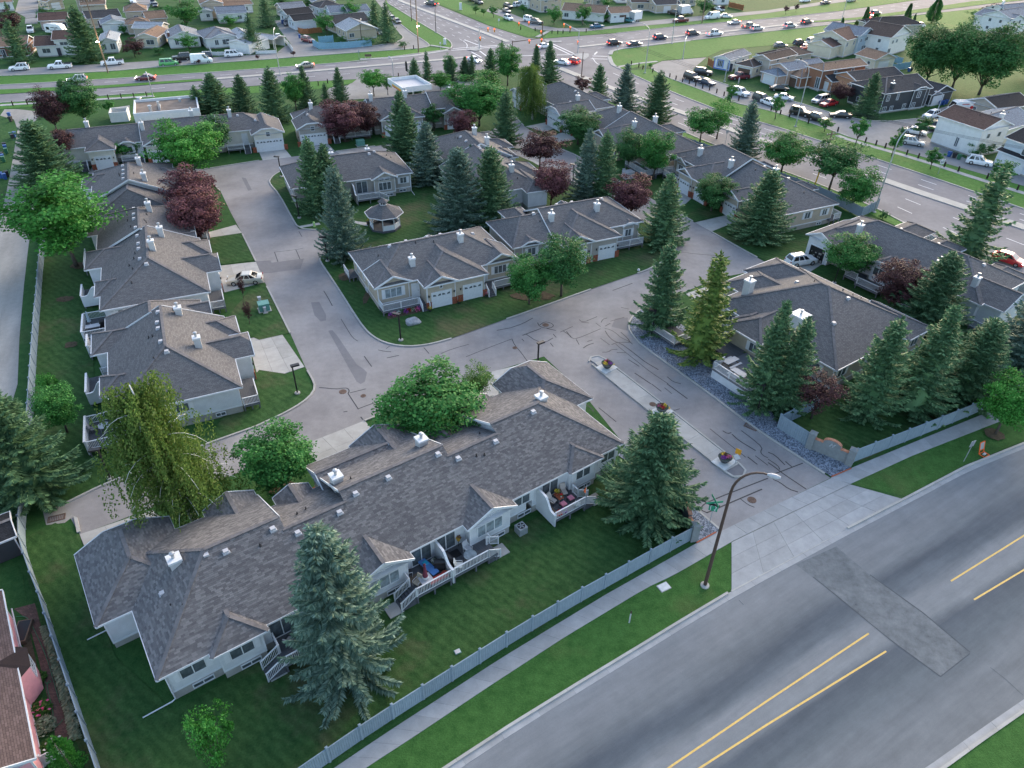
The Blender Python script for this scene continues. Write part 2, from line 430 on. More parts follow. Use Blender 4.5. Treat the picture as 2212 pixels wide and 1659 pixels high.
# kerb and gutter of the near road
def offset(pts,w):
 return ribbon_pts(pts,2*w)
for nm,pp,sgn in(('kerb',kn,-1),('kerb',kf,1)):
 gl=ribbon_pts(pp,1.1)[1 if sgn<0 else 0];bk=ribbon_pts(pp,.16)
 slab_strip('gutter',pp,gl,3.0,.032,M_['walk'])
kerb(kn[:8],.2,.15,0);kerb(kn[9:],.2,.15,0);kerb(kf,.2,.15,0)
kerb(kn[7:10],.16,.05,0)
mk=MB()
def yl(a):line(DD(a),.13,.018,mk)
yl([(1380,1706),(1450,1655),(1659,1513),(1876.5,1368.5)]);yl([(1440,1704),(1512,1659),(1659,1564.25),(1914,1407)])
yl([(2054,1255.5),(2212,1157),(2330,1090)]);yl([(2104,1295.5),(2212,1231),(2330,1168)])
tag(mk.build('yellow_lane_lines',M_['yellow']),kind='structure')
# concrete-coloured utility cut across the near road, with sealed edges
_t=NT('utility_cut_asphalt');_co=_t.coords('Object');_c=_t.ramp(_t.noise(_co,.45,6,.65),[(.3,(.115,.13,.14)),(.7,(.185,.20,.21))]);_n2=_t.noise(_co,24,3,.7);_c=_t.mix(.25,_c,_t.ramp(_n2,[(.2,(.45,.45,.45)),(.8,(1.6,1.6,1.6))]),'MULTIPLY');_a=_t.ramp(_t.noise(_co,1.6,5,.7),[(.2,(.55,.55,.55)),(.6,(.95,.95,.95))])
CUTM=_t.done(_c,.88,.2);_t.l(_a,_t.b.inputs['Alpha'])
cut=TT(3,3,[(400,30),(890,0),(1340,320),(1745,660),(1490,870),(1040,540),(590,170)])
cut=TT(3,2,[(240,1560),(590,1405)])+TT(3,3,[(890,0),(1340,320),(1745,660),(1490,870),(1040,540),(590,170)])
sheet('road_cut_patch',cut,.016,CUTM)
M_['patchseam']=plain('worn_seam',(.075,.085,.095),.9,.1)
mk=MB()
line(TT(3,3,[(880,-10),(1340,320),(1745,660)]),.10,.020,mk);line(TT(3,3,[(390,10),(590,170),(1040,540),(1490,870)]),.08,.020,mk);line(TT(3,3,[(1490,870),(1745,670)]),.06,.020,mk)
line(TT(3,3,[(1920,790),(2060,900),(2200,1030)]),.035,.018,mk);line(TT(2,3,[(1960,210),(2000,250)]),.04,.018,mk)
tag(mk.build('road_cut_seams',M_['patchseam']),kind='structure')
sheet('boulevard_verge',kf[1:-1]+[(60,-10),(20,-10)],.09,M_['verge'])
# ---- sidewalk and verge of the near road
sw_in=DD([(660,1702),(723,1659),(820.5,1593),(1077,1426),(1198.5,1351.75),(1307,1286),(1407,1229.5),(1501,1176),(1551,1148)])
sw_out=DD([(730,1702),(790.5,1659),(886.75,1596.75),(1060.5,1480.5),(1219.75,1376.75),(1396,1270.5),(1453.5,1244),(1580.5,1170.75)])
sw_in=extend(sw_in,12,0)[:];sw_out=extend(sw_out,12,0)
sheet('boulevard_lawn',[p for p in sw_out]+[D(1580,1272)]+[p for p in kn[6:0:-1]],.02,M_['verge'])
slab_strip('sidewalk',sw_in[1:-1],sw_out[1:-1],1.62,.06)
sr_in=DD([(1794,1033),(1837.75,1012),(1986.5,950.75),(2141.5,888),(2240,850)]);sr_out=DD([(1836.5,1046),(1971.5,984.5),(2154,913),(2240,880)])
slab_strip('sidewalk',sr_in,sr_out,1.7,.06)
sheet('boulevard_lawn',sr_out+DD([(2330,840),(2330,905),(2212,952),(2084,1004),(1956,1072)]),.02,M_['verge'])
# entrance apron
slab_quad('entrance_apron',[D(1580,1172),D(1836,1047),D(1951,1079),D(1580,1276)],6,3,.055,M_['walk'])
slab_quad('entrance_apron',[D(1553,1150),D(1796,1033),D(1836,1046.5),D(1580,1171)],8,1,.057,M_['walk'])
# ---- internal streets
asp=M_['asph']
front=DD([(136,1091),(235,1042),(265,1029.5),(412.5,972),(553,922),(628,887),(665.5,862),(679,844.5),(680.5,832),(675.5,820),(660.5,795),(627,720),(573,612),(553,565),(522.5,503.5),(500,462),(475,410),(457,392),(430,380),(300,392),(190,375),(205,350),(441,366),(564,346.5),(725,327.5),(820.5,314.5),(930,302),(1031.8,287.6),(1059.6,283.6),(1090,262),(1100,240),(1116,254),(1131,271.7),(1155,287),(1210,321),(1248,337),(1330,385),(1400,425),(1478.5,468.5),(1501,481),(1536,501),(1613.5,544.75),(1671,576),(1640,584),(1553,600),(1480,630),(1382,669.75),(1363.5,687),(1356,704.75),(1363.5,722),(1386,747),(1503.5,829.5),(1626,922),(1659,944.5),(1794,1032.5),(1557,1149),(1464.75,1068),(1344,955),(1260,850),(1175,770),(1063,803.5),(823,895.75),(788,909.5),(648,964.5),(470,1040),(250,1127),(172.5,1154.5)])
tag_st=sheet('internal_street',front,.012,asp)
# islands of lawn inside the street ring (raised lawns with kerbs)
isl_a=DD([(928,744.75),(888,749.75),(848,746),(813,733.5),(788,712),(763,674.75),(733,627),(703,582),(693,567),(689,557),(700,552),(735,532),(766,523),(755,508),(700,498),(645.5,494.75),(633,474.75),(603,419.75),(583,397.5),(581.75,390),(593,377.5),(610,368),(720,352),(860,337),(1000,302),(1046,296),(1090,325),(1150,350),(1225,395),(1300,432),(1385,480),(1440,508),(1460,525),(1462,540),(1448,556),(1404.75,581),(1377,591),(1278.5,624.75),(1106,686),(1094,689.75),(975.5,731.75)])
tag(sheet('lawn',isl_a,.075,M_['lawn']),kind='structure')
for k in([(975.5,731.75),(928,744.75),(888,749.75),(848,746),(813,733.5),(788,712),(763,674.75),(733,627),(703,582),(693,567),(689,557),(698,552.5)],[(683,497),(645.5,494.75),(633,474.75),(603,419.75),(583,397.5),(581.75,390),(593,377.5),(612,367)],[(1094,689.75),(1106,686),(1278.5,624.75)],[(1377,591),(1404.75,581),(1448,556),(1462,540),(1460,525),(1440,508),(1385,480),(1340,456)],[(553,922),(628,887),(665.5,862),(679,844.5),(680.5,832),(675.5,820),(660.5,795)],[(627,720),(573,612)],[(553,565),(522.5,503.5)],[(475,412),(457,392),(440,382)],[(136,1091),(235,1042),(412.5,972),(553,922)],[(441,366),(564,346.5)],[(725,327.5),(820.5,314.5)],[(1020,289),(1059.6,283.6)],[(1115,254),(1131,271.7)],[(1210,321),(1248,337),(1290,362)],[(1462,459),(1501,481)],[(1536,501),(1613.5,544.75),(1640,559)],[(1400,662),(1382,669.75),(1363.5,687),(1356,704.75),(1363.5,722),(1386,747),(1503.5,829.5),(1626,922),(1659,944.5),(1794,1032.5)],[(1557,1147),(1464.75,1068),(1380,990)],[(788,909.5),(823,895.75),(900,866)]):
 kerb(DD(k),.2,.13,1)
 # parking stub edge
kerb(DD([(698,552.5),(735,532),(766,523)]),.2,.13,0)
for k in([(160,1117),(168,1120),(175,1150),(167,1152)],):
 m=MB();m.prism(DD(k),0,.15);tag(m.build('wheel_stop_kerb',M_['kerb']),kind='structure')
 # lawn sheets around the complex
lawns={'lawn_front':[(50,1165),(120,1130),(172,1156),(178,1180),(215,1320),(250,1420),(380,1540),(740,1300),(1250,1080),(1345,960),(1400,1010),(1557,1150),(1480,1175),(1100,1395),(695,1659),(600,1720),(200,1700),(150,1560),(60,1250)],'lawn_left':[(96,545),(170,430),(205,560),(200,760),(215,960),(260,1028),(235,1040),(136,1090),(60,1110),(62,900)],'lawn_right':[(1503,745),(1690,900),(1700,935),(1850,1000),(2240,835),(2240,640),(2000,600),(1850,560),(1690,640)],'lawn_left_front':[(480,700),(545,620),(573,612),(627,720),(560,735)],'lawn_left_corner':[(500,870),(560,800),(642,812),(672,830),(676,845),(662,862),(624,886),(550,921),(412,971),(470,920)],'lawn_left_upper':[(415,520),(522,504),(552,563),(480,572)],'lawn_ne':[(1536,502),(1640,460),(1850,480),(1740,560),(1660,566),(1613,544)],'lawn_ne_b':[(1480,467),(1560,420),(1590,455),(1501,480)],}
for i,(nm,pts)in enumerate(lawns.items()):
 sheet('lawn',DD(pts),.06+.004*i,M_['lawn'])
 # gravel beds beside the entrance
gb=NT('blue_grey_gravel');_co=gb.coords('Object');_v=gb.n('ShaderNodeTexVoronoi');_v.inputs['Scale'].default_value=9;gb.l(_co,_v.inputs['Vector'])
_c=gb.mix(.8,gb.ramp(_v.outputs['Color'],[(.2,(.07,.085,.11)),(.8,(.30,.34,.40))]),gb.ramp(gb.noise(_co,.7),[(.3,(.7,.7,.72)),(.7,(1.1,1.1,1.1))]),'MULTIPLY');gb.bump(_v.outputs['Distance'],.9,.06)
M_['gravelbed']=gb.done(_c,.9,.2)
sheet('gravel_bed',DD([(1385,670),(1367,687),(1360,705),(1367,722),(1389,747),(1506,829),(1628,921),(1661,943),(1794,1030),(1838,1012),(1830,995),(1750,955),(1680,915),(1640,840),(1560,775),(1470,700),(1440,650)]),.10,M_['gravelbed'])
sheet('gravel_bed',DD([(1350,962),(1380,985),(1466,1068),(1556,1145),(1504,1172),(1488,1135),(1462,1080),(1400,1030),(1335,985)]),.11,M_['gravelbed'])
def edging(pts):
 m=MB();L,Rr=ribbon_pts(pts,.10);m.prism(L+Rr[::-1],.02,.14);tag(m.build('timber_edging',M_['terracotta']),kind='structure')
edging(DD([(1504,1174),(1546,1151)]));edging(DD([(1796,1031),(1838,1013)]))
# gravel stones that can be told apart
st=MB()
for _ in range(2600):
 q=R.random();a=D(1367,700);
 u=R.random();p0=along(DD([(1363,700),(1389,750),(1506,832),(1628,924),(1661,946),(1790,1030)]),u);p1=along(DD([(1440,660),(1540,775),(1640,850),(1690,920),(1760,960),(1832,1000)]),u)
 x,y=lerp(p0,p1,R.uniform(.06,.94));s=R.uniform(.04,.10);n=len(st.v);a=R.random()*3
 st.v+=[(x+s*math.cos(a+k*1.57),y+s*math.sin(a+k*1.57)*.8,.10)for k in range(4)]+[(x,y,.10+s*.8)]
 for k in range(4):st.f.append((n+k,n+(k+1)%4,n+4));st.uv.append(None)
tag(st.build('gravel_stones',M_['gravelbed']),'loose blue grey landscape gravel beside the entrance road','gravel',kind='stuff')
# entrance median
med=DD([(1272,782),(1271,777),(1278.5,771),(1291,769),(1303.5,773.5),(1313.5,782),(1376,829.5),(1598.5,1004),(1608,1014),(1612,1021),(1610,1028),(1596,1033),(1581,1031),(1568.5,1022),(1328.5,829.5)])
kerb(med+[med[0]],.2,.15,1)
mi0=DD([(1284,784),(1328.5,832),(1566,1020)]);mi1=DD([(1306,779),(1373,830),(1595,1004)])
slab_strip('median_walk',mi0,mi1,2.6,.11,M_['slab'])
sheet('median_end_fill',DD([(1566,1020),(1595,1005),(1606,1014),(1609,1022),(1600,1030),(1582,1029)]),.1,M_['patch'])
sheet('median_end_fill',DD([(1273,778),(1279,772),(1291,770.5),(1302,775),(1308,780),(1284,785)]),.1,M_['walk'])
# driveways of the complex
slab_quad('driveway',[D(928,667),D(1054,638),D(1094,688),D(976,730)],2,4)
slab_quad('driveway',[T(2,1,640,610),T(2,1,905,520),D(1376,590),D(1280,624)],2,3)
slab_quad('driveway',[D(535,733),D(605,716),D(658,793),D(560,826)],3,3)
slab_quad('driveway',[D(470,575),D(553,566),D(572,610),D(485,632)],3,2)
slab_quad('driveway',[D(440,505),D(510,486),D(523,504),D(450,520)],2,1)
slab_quad('driveway',[D(648,964),D(788,909),D(830,960),D(700,1010)],3,2)
slab_quad('driveway',[D(172,1155),D(330,1102),D(360,1130),D(182,1180)],3,1)
slab_quad('driveway',[D(1063,803),D(1122,789),D(1110,850),D(1030,860)],2,2)
slab_quad('driveway',[T(2,1,1900,190),T(2,1,1980,240),T(2,1,1720,345),T(2,1,1580,265)],2,2)
slab_quad('driveway',[T(3,1,330,520),T(3,1,520,590),T(3,1,360,695),T(3,1,40,640)],2,2)
slab_quad('driveway',[T(2,1,1500,880),T(2,1,2150,668),T(2,1,2205,740),T(2,1,1560,930)],5,1)
Bz=lambda x,y:D((1700+x*.36166)/1.8228,(300+y*.36166)/1.8228)
Gz=lambda x,y:D((1100+x*.31646)/1.8228,(350+y*.31646)/1.8228)
Az=lambda x,y:D((300+x*.4069)/1.8228,(420+y*.4069)/1.8228)
Cz=lambda x,y:D((2500+x*.4069)/1.8228,(550+y*.4069)/1.8228)
slab_quad('driveway',[Az(1755,410),Az(2000,385),Az(2085,490),Az(1805,522)],2,2)
slab_quad('driveway',[Az(720,520),Az(830,500),Az(1010,620),Az(800,635)],2,2)
slab_quad('driveway',[Az(190,585),Az(400,555),Az(400,620),Az(170,650)],2,1)
slab_quad('driveway',[Gz(270,680),Gz(570,650),Gz(690,775),Gz(420,800)],2,2)
slab_quad('driveway',[Bz(1265,500),Bz(1400,545),Bz(1230,608),Bz(1020,548)],2,2)
slab_quad('driveway',[Bz(1480,600),Bz(1570,690),Bz(1390,720),Bz(1190,680)],2,2)
slab_quad('driveway',[Cz(440,480),Cz(580,540),Cz(460,650),Cz(230,500)],2,2)
slab_quad('driveway',[Gz(780,835),Gz(1000,800),Gz(1280,790),Gz(700,780)],3,1)
slab_quad('driveway',[Bz(1040,1000),Bz(1210,960),Bz(1120,920),Bz(960,900)],2,1)
slab_quad('path',[T(1,1,365,300),T(1,1,545,268),T(1,1,560,285),T(1,1,385,315)],3,1,.09)
slab_quad('path',[T(1,1,840,252),T(1,1,970,270),T(1,1,965,300),T(1,1,850,272)],3,1,.09)
# lawn beds of bare soil round trunks and along walls
def blob(name,c,rx,ry,z,mat,seed=0,n=18):
 r=random.Random(seed);m=MB()
 m.flat([(c[0]+rx*(1+r.uniform(-.18,.18))*math.cos(2*math.pi*i/n),c[1]+ry*(1+r.uniform(-.18,.18))*math.sin(2*math.pi*i/n))for i in range(n)],z)
 return tag(m.build(name,mat),kind='structure')
for i,(c,r,x,y,rx,ry)in enumerate([(1,2,235,905,1.3,1.0),(0,1,565,930,1.1,.8),(0,1,615,1325,.7,.7),(0,1,690,640,1.2,1.0),(1,1,780,735,1.0,1.3),(1,1,960,900,.4,2.2),(2,1,180,900,2.8,1.4),(1,0,780,1220,.9,.9),(1,0,965,1190,.9,.9),(3,2,1955,440,1.0,1.0)]):
 blob('bare_soil_patch',T(c,r,x,y),rx,ry,.11+.004*(i%7),M_['dirt'],i)
 # darker patches, crack sealing, manholes
for pts in([(10,600),(125,592),(135,612),(415,575),(385,665),(130,700),(60,703),(0,640)],[(475,955),(545,950),(605,1060),(605,1110),(560,1120),(505,1065)],[(625,1200),(660,1195),(700,1240),(870,1490),(930,1530),(960,1560),(940,1640),(905,1659),(870,1640),(830,1570),(730,1390)]):
 sheet('asphalt_patch',TT(1,1,pts),.017,M_['patch'])
sheet('asphalt_patch',TT(2,1,[(890,1095),(1000,1085),(1003,1150),(1000,1200),(860,1165)]),.017,M_['patch'])
sheet('asphalt_patch',[Az(1600,685),Az(1640,690),Az(1700,805),Az(1665,815)],.017,M_['patch'])
sheet('asphalt_patch',TT(0,2,[(1830,590),(1965,545),(1972,560),(1840,610)]),.017,M_['patch'])
tar=MB()
cr={(1,1):[[(585,855),(620,910),(660,985)],[(735,1098),(790,1190),(835,1260),(880,1290)],[(935,1420),(1000,1510)],[(1055,1365),(1110,1378),(1168,1382)],[(1130,1435),(1235,1413)],[(1125,1355),(1155,1332)],[(1450,1345),(1495,1397)],[(1598,1397),(1700,1355),(1840,1317)],[(1815,1425),(2000,1350),(2212,1270)],[(2080,1197),(2212,1172)],[(370,340),(398,388)],[(160,520),(345,500),(410,485)],[(345,500),(380,580)],[(160,520),(190,605)]],(2,1):[[(0,1170),(90,1140),(180,1090)],[(220,1130),(240,1165),(300,1180),(350,1170),(360,1150),(330,1130),(280,1122),(240,1150)],[(300,1180),(380,1198)],[(250,1180),(130,1225),(90,1240)],[(120,1228),(210,1290),(290,1300),(355,1262)],[(415,1213),(525,1162)],[(440,1200),(500,1240),(520,1265),(560,1270),(765,1183)],[(470,1205),(510,1255)],[(555,1275),(580,1320)],[(615,1350),(655,1322),(705,1308)],[(650,1293),(695,1280)],[(580,1103),(610,1130),(735,1078)],[(600,1125),(665,1133)],[(770,1128),(785,1100),(822,1090)],[(725,1133),(765,1165)],[(805,1160),(850,1135)],[(850,1118),(970,1083)],[(765,1265),(843,1322)],[(800,1180),(850,1190),(905,1225),(940,1260),(1010,1290),(1042,1317)],[(805,1200),(830,1245),(880,1290),(940,1310),(1010,1360),(1100,1430),(1150,1470),(1265,1537)],[(860,1320),(910,1300),(1030,1300)],[(940,1213),(1000,1265),(1020,1300)],[(895,1315),(960,1370),(1080,1465),(1200,1560),(1350,1659)],[(780,1385),(830,1385),(860,1362),(910,1362)],[(905,1388),(980,1390)],[(1005,1448),(1100,1508)],[(1340,1597),(1390,1640),(1460,1659)],[(0,1270),(20,1320),(80,1390),(130,1460),(145,1480)],[(1060,1565),(1200,1659)],[(870,852),(1040,790)],[(940,997),(1010,1013)],[(1460,520),(1620,540),(1810,553)],[(85,1270),(105,1292)],[(330,1305),(357,1338)],[(355,1228),(382,1258)]],(2,2):[[(635,175),(680,205),(705,240)],[(748,205),(900,328)],[(1340,0),(1515,128)],[(1318,33),(1380,85)],[(1205,0),(1290,65)],[(1710,388),(1850,500),(2020,635)],[(1820,405),(1860,430),(1895,422)],[(1900,435),(1960,490),(2105,577)],[(1980,403),(2070,470),(2165,550),(2145,590),(2170,620),(2212,640)],[(2035,630),(2120,697)],[(1360,225),(1400,230),(1450,215)],[(2212,815),(1700,1015),(1640,1055),(1630,1090),(1690,1115)],[(2160,910),(1740,1090),(1680,1115)],[(1975,995),(2040,1045),(2095,1067)],[(2100,620),(2212,705)]],(3,2):[[(0,680),(60,720),(120,770),(330,910)],[(0,800),(300,685)],[(0,590),(60,615),(145,700)],[(150,670),(210,722)],[(45,825),(100,850),(180,910),(260,935)],[(0,650),(90,710),(100,740)]],(1,2):[[(545,30),(690,45),(740,38),(790,35),(808,60),(795,82)],[(795,82),(885,220)],[(810,78),(950,43)],[(885,215),(1150,115)],[(755,243),(790,237)],[(905,285),(925,310)]]}
for(c,r),ls in cr.items():
 for l in ls:line(smooth(TT(c,r,l),1),R.uniform(.085,.14),.022,tar)
tag(tar.build('crack_sealing',M_['tar']),kind='structure')
M_['iron']=plain('rusty_iron_cover',(.13,.085,.065),.8,.3,var=.3)
for i,(c,r,x,y,rad,lab)in enumerate([(1,2,750,68,.42,'rusty manhole cover where the cracks meet on the left street'),(1,2,927,103,.3,'small faded manhole cover beside the rusty one on the street'),(2,1,290,1150,.42,'manhole cover ringed by black tar on the street bend'),(2,1,25,1347,.3,'small round valve cover in the cracked street'),(2,2,1215,182,.38,'dark manhole cover set in the concrete entrance median'),(2,2,2072,1003,.42,'rusty manhole cover in front of the entrance apron')]):
 x,y=T(c,r,x,y);m=MB();z=.115 if i==4 else .02;m.lathe([(rad,z-.01),(rad,z+.012),(rad*.86,z+.016),(rad*.84,z+.01)],20)
 t=thing('manhole_cover',lab,'manhole',(x,y,0));m.build('rim',M_['iron'],t)
 m=MB();m.lathe([(rad*.82,z),(rad*.82,z+.014)],20);
 for k in range(-3,4):m.box(-rad*.5,rad*.5,k*rad*.2-.01,k*rad*.2+.01,z+.014,z+.02)
 m.build('lid',M_['iron'],t)
for(c,r,x,y,a,lab)in((2,2,2065,372,-.65,'rusty catch basin grate at the entrance road kerb'),(0,2,490,1160,.4,'rusty drain grate in the gravel at the dead end')):
 x,y=T(c,r,x,y);t=thing('catch_basin',lab,'drain',(x,y,0),a)
 m=MB();m.box(-.7,.7,-.38,-.3,0,.06);m.box(-.7,.7,.3,.38,0,.06);m.box(-.7,-.62,-.3,.3,0,.06);m.box(.62,.7,-.3,.3,0,.06);m.build('frame',M_['iron'],t)
 m=MB()
 for k in range(9):m.box(-.58+k*.14,-.53+k*.14,-.3,.3,.015,.05)
 m.build('grate',M_['iron'],t)
 # ---- gravel lane on the left
sheet('gravel_lane',DD([(10,236),(40,236),(82,241),(86,248),(60,285),(50,335),(70,400),(76,420),(60,545),(52,615),(42,730),(38,830),(8,930),(-60,1060),(-140,1150),(-160,1000),(-60,720),(-15,560),(0,470),(14,415),(22,375),(30,330),(38,280),(30,258),(0,250)]),.014,M_['gravel'])
sheet('gravel_pad',TT(0,2,[(370,1100),(540,1045),(640,1140),(560,1200),(400,1220)]),.016,M_['gravel'])
# ---- highways
hw=M_['asph_hwy']
sheet('highway',DD([(-40,186),(0,184),(225,172),(553,150),(778,132.5),(928,112),(973,107),(978,97),(968,85),(903,47),(838,7),(815,-8),(900,-8),(1053,55),(1106,72),(1138,82),(1173,84),(1331,72),(1496,54),(1659,41),(1809,25),(1984,0),(2060,-10),(2330,-25),(2330,-6),(2212,7),(2004,30),(1809,52),(1659,68),(1496,87),(1406,99),(1331,107),(1316,120),(1323,142),(1346,152),(1441,195),(1581,250),(1659,268),(1834,325),(2009,382),(2134,425),(2212,452),(2330,495),(2330,680),(2212,612),(2094,555),(1945,478),(1889,448),(1780,402),(1692,370),(1541,313),(1448,272),(1318,220),(1240,190),(1195,172),(1150,158),(1053,150),(928,160),(770,171),(685,175),(553,185),(325,200),(230,206),(112,215),(0,222),(-40,225)]),.016,hw)
sheet('median_grass',DD([(-40,196),(0,194),(225,185),(435,171),(440,175),(225,191),(0,204),(-40,206)]),.1,M_['bright'])
def cmed(pts,w,name='median_kerb',h=.14):
 m=MB();L,Rr=ribbon_pts(smooth(pts,1),w);m.prism(L+Rr[::-1],0,h);return tag(m.build(name,M_['kerb']),kind='structure')
cmed(DD([(438,173),(553,164),(653,156),(928,132),(1020,123)]),1.6)
cmed(DD([(1207,147),(1271,172.5),(1388.5,215),(1456,237.5),(1600,288),(1700,322),(1844,367),(1981.5,415),(2049,437),(2212,492),(2330,532)]),2.2)
cmed(DD([(850,-6),(875,7),(1003,55),(1098,91)]),1.8)
cmed(DD([(1251,102),(1406,85),(1631,62),(1754,47)]),1.5)
sheet('median_grass',DD([(1754,46),(1850,38),(2000,18),(2100,3),(2330,-15),(2330,-11),(2140,8),(2010,25),(1850,43),(1756,49)]),.1,M_['bright'])
# corner islands with painted lines
for pts in([(1150,117),(1152,123),(1168,129),(1175,124),(1268,118),(1262,122)],):
 pass
sheet('traffic_island',TT(2,0,[(525,475),(560,465),(660,465),(665,490),(630,520),(600,518)]),.15,M_['walk'])
sheet('traffic_island',TT(2,0,[(280,345),(340,355),(430,362),(425,370),(300,372)]),.15,M_['walk'])
sheet('traffic_island',TT(1,0,[(1830,435),(1870,405),(1930,420),(1960,430),(1900,445)]),.15,M_['walk'])
sheet('traffic_island',TT(1,0,[(2060,500),(2140,520),(2100,540)]),.15,M_['walk'])
fr=M_['asph_front']
sheet('frontage_road',DD([(-40,152),(0,150),(65,147),(275,135),(553,118),(678,109),(803,100),(853,92),(868,86),(872,80),(863,72),(853,60),(840,35),(815,5),(805,-8),(828,-8),(838,20),(865,52),(890,72),(915,87),(928,97),(926,101),(903,105),(803,111),(683,120),(553,130),(350,144),(225,155),(0,164),(-40,166)]),.018,fr)
sheet('frontage_road',DD([(1060,14),(1106,30),(1168,55),(1206,61),(1293,60),(1381,47),(1496,36),(1659,22),(1800,0),(1860,-10),(1920,-10),(1849,0),(1659,28),(1496,46),(1331,61),(1260,68),(1188,67),(1150,62),(1106,44),(1050,24)]),.018,fr)
sheet('side_street',TT(0,0,[(130,100),(160,0),(160,-40),(345,-40),(335,0),(330,90),(325,205),(215,205),(220,150)]),.016,fr)
sheet('side_street',TT(0,0,[(1115,0),(1110,-30),(1320,-30),(1300,40),(1270,100),(1240,115),(1180,115),(1150,60)]),.016,fr)
sheet('rear_lane',TT(1,0,[(160,180),(210,175),(330,250),(390,300),(480,370),(540,430),(260,455),(180,455),(250,400),(300,380),(200,250)]),.016,fr)
sheet('cul_de_sac',DD([(1407,142),(1431,132),(1526,124),(1500,146),(1496,152),(1511,164),(1590,190),(1659,210),(1709,217),(1794,244),(1834,255),(1909,264),(1979,257),(2010,240),(2060,225),(2150,238),(2212,232),(2240,240),(2240,252),(2120,265),(2050,275),(2000,290),(2006,298),(2084,342),(2146,360),(2212,382),(2260,398),(2260,420),(2212,402),(1984,336),(1834,296),(1759,268),(1659,238),(1581,221),(1509,192),(1433,164),(1407,148)]),.018,fr)
# verges (brighter grass by the highways)
for i,pts in enumerate(([(-40,167),(0,165),(225,156),(350,145),(553,131),(683,121),(803,112),(903,106),(926,102),(972,106),(928,111),(778,131.5),(553,149),(225,171),(0,183),(-40,185)],[(930,97),(916,86),(866,51),(839,19),(829,-8),(838,7),(903,47),(967,85),(977,97),(972,105),(940,101)],[(-40,227),(0,223),(112,216),(230,207),(325,201),(553,187),(685,176),(770,172),(760,180),(690,192),(560,200),(410,212),(250,214),(100,228),(0,236),(-40,240)],[(905,-8),(978,21),(1053,53),(1106,70),(1140,80),(1172,76),(1150,63),(1106,45),(1050,25),(1000,6),(980,-8)],[(1173,83),(1188,68),(1260,69),(1331,62),(1496,47),(1659,29),(1849,1),(1920,-10),(2050,-10),(1984,-1),(1809,24),(1659,40),(1496,53),(1331,71)],[(1318,120),(1333,108),(1406,100),(1496,88),(1659,69),(1809,53),(2004,31),(2212,8),(2330,-5),(2330,30),(2100,60),(1950,70),(1850,75),(1700,95),(1560,108),(1527,123),(1431,131),(1406,141),(1350,150),(1325,142)],[(1347,153),(1407,149),(1433,165),(1509,193),(1581,222),(1659,239),(1759,269),(1834,297),(1984,337),(2212,403),(2330,440),(2330,494),(2212,451),(2134,424),(2009,381),(1834,324),(1659,267),(1581,249),(1441,194)],[(1196,173),(1240,191),(1318,221),(1448,273),(1541,314),(1692,371),(1780,403),(1889,449),(1945,479),(2094,556),(2212,613),(2200,625),(2080,565),(1930,486),(1850,450),(1690,385),(1540,330),(1440,290),(1310,240),(1230,205),(1190,182)])):
 sheet('highway_verge',DD(pts),.03+.004*i,M_['bright'])
sheet('park_lawn',DD([(1870,205),(1950,170),(2000,130),(2212,130),(2330,140),(2330,235),(2212,230),(2150,236),(2060,222),(2000,238),(1960,215)]),.05,M_['verge'])
# concrete walks by the highway
for pts,w in(([(0,228),(110,221),(250,213),(330,208)],1.3),([(2330,545+0),(2212,430-12)],.01),([(1808,293),(1834,303),(1984,345),(2121,390),(2212,418),(2330,455)],1.4),([(778,128),(800,128),(880,122),(930,115),(968,108)],1.6),([(1318,118),(1322,108),(1400,97.5),(1490,88)],1.2),([(1316,122),(1322,140),(1338,148)],1.2),([(930,98),(970,104)],1.1),([(1160,80),(1176,72),(1184,68)],1.2),([(1333,145),(1380,137),(1420,133)],1.1)):
 m=MB();L,Rr=ribbon_pts(smooth(DD(pts),1),w);m.prism(L+Rr[::-1],0,.085);tag(m.build('concrete_walk',M_['walk']),kind='structure')
for pts in([(0,222),(112,215),(230,206),(325,200)],[(0,184),(225,172),(553,150),(778,132.5),(928,112),(972,107),(978,97),(968,85),(903,47),(838,7)],[(1323,142),(1346,152),(1441,195),(1581,250),(1659,268),(1834,325),(2009,382),(2134,425),(2212,452)],[(1195,172),(1240,190),(1318,220),(1448,272),(1541,313),(1692,370),(1780,402),(1889,448),(1945,478),(2094,555),(2212,612)],[(1331,72),(1496,54),(1659,41),(1809,25)],[(1496,87),(1659,68),(1809,52),(2004,30)],[(0,164),(225,155),(350,144),(553,130),(683,120),(803,111),(903,105),(926,101),(928,97),(915,87),(890,72),(865,52)],[(678,109),(803,100),(853,92),(868,86),(872,80),(863,72)],[(1407,148),(1433,164),(1509,192),(1581,221),(1659,238),(1759,268),(1834,296)],[(1511,164),(1590,190),(1659,210),(1709,217),(1794,244),(1834,255),(1909,264),(1979,257)]):
 m=MB();L,Rr=ribbon_pts(smooth(DD(pts),1),.3);m.prism(L+Rr[::-1],0,.13);tag(m.build('highway_kerb',M_['kerb']),kind='structure')
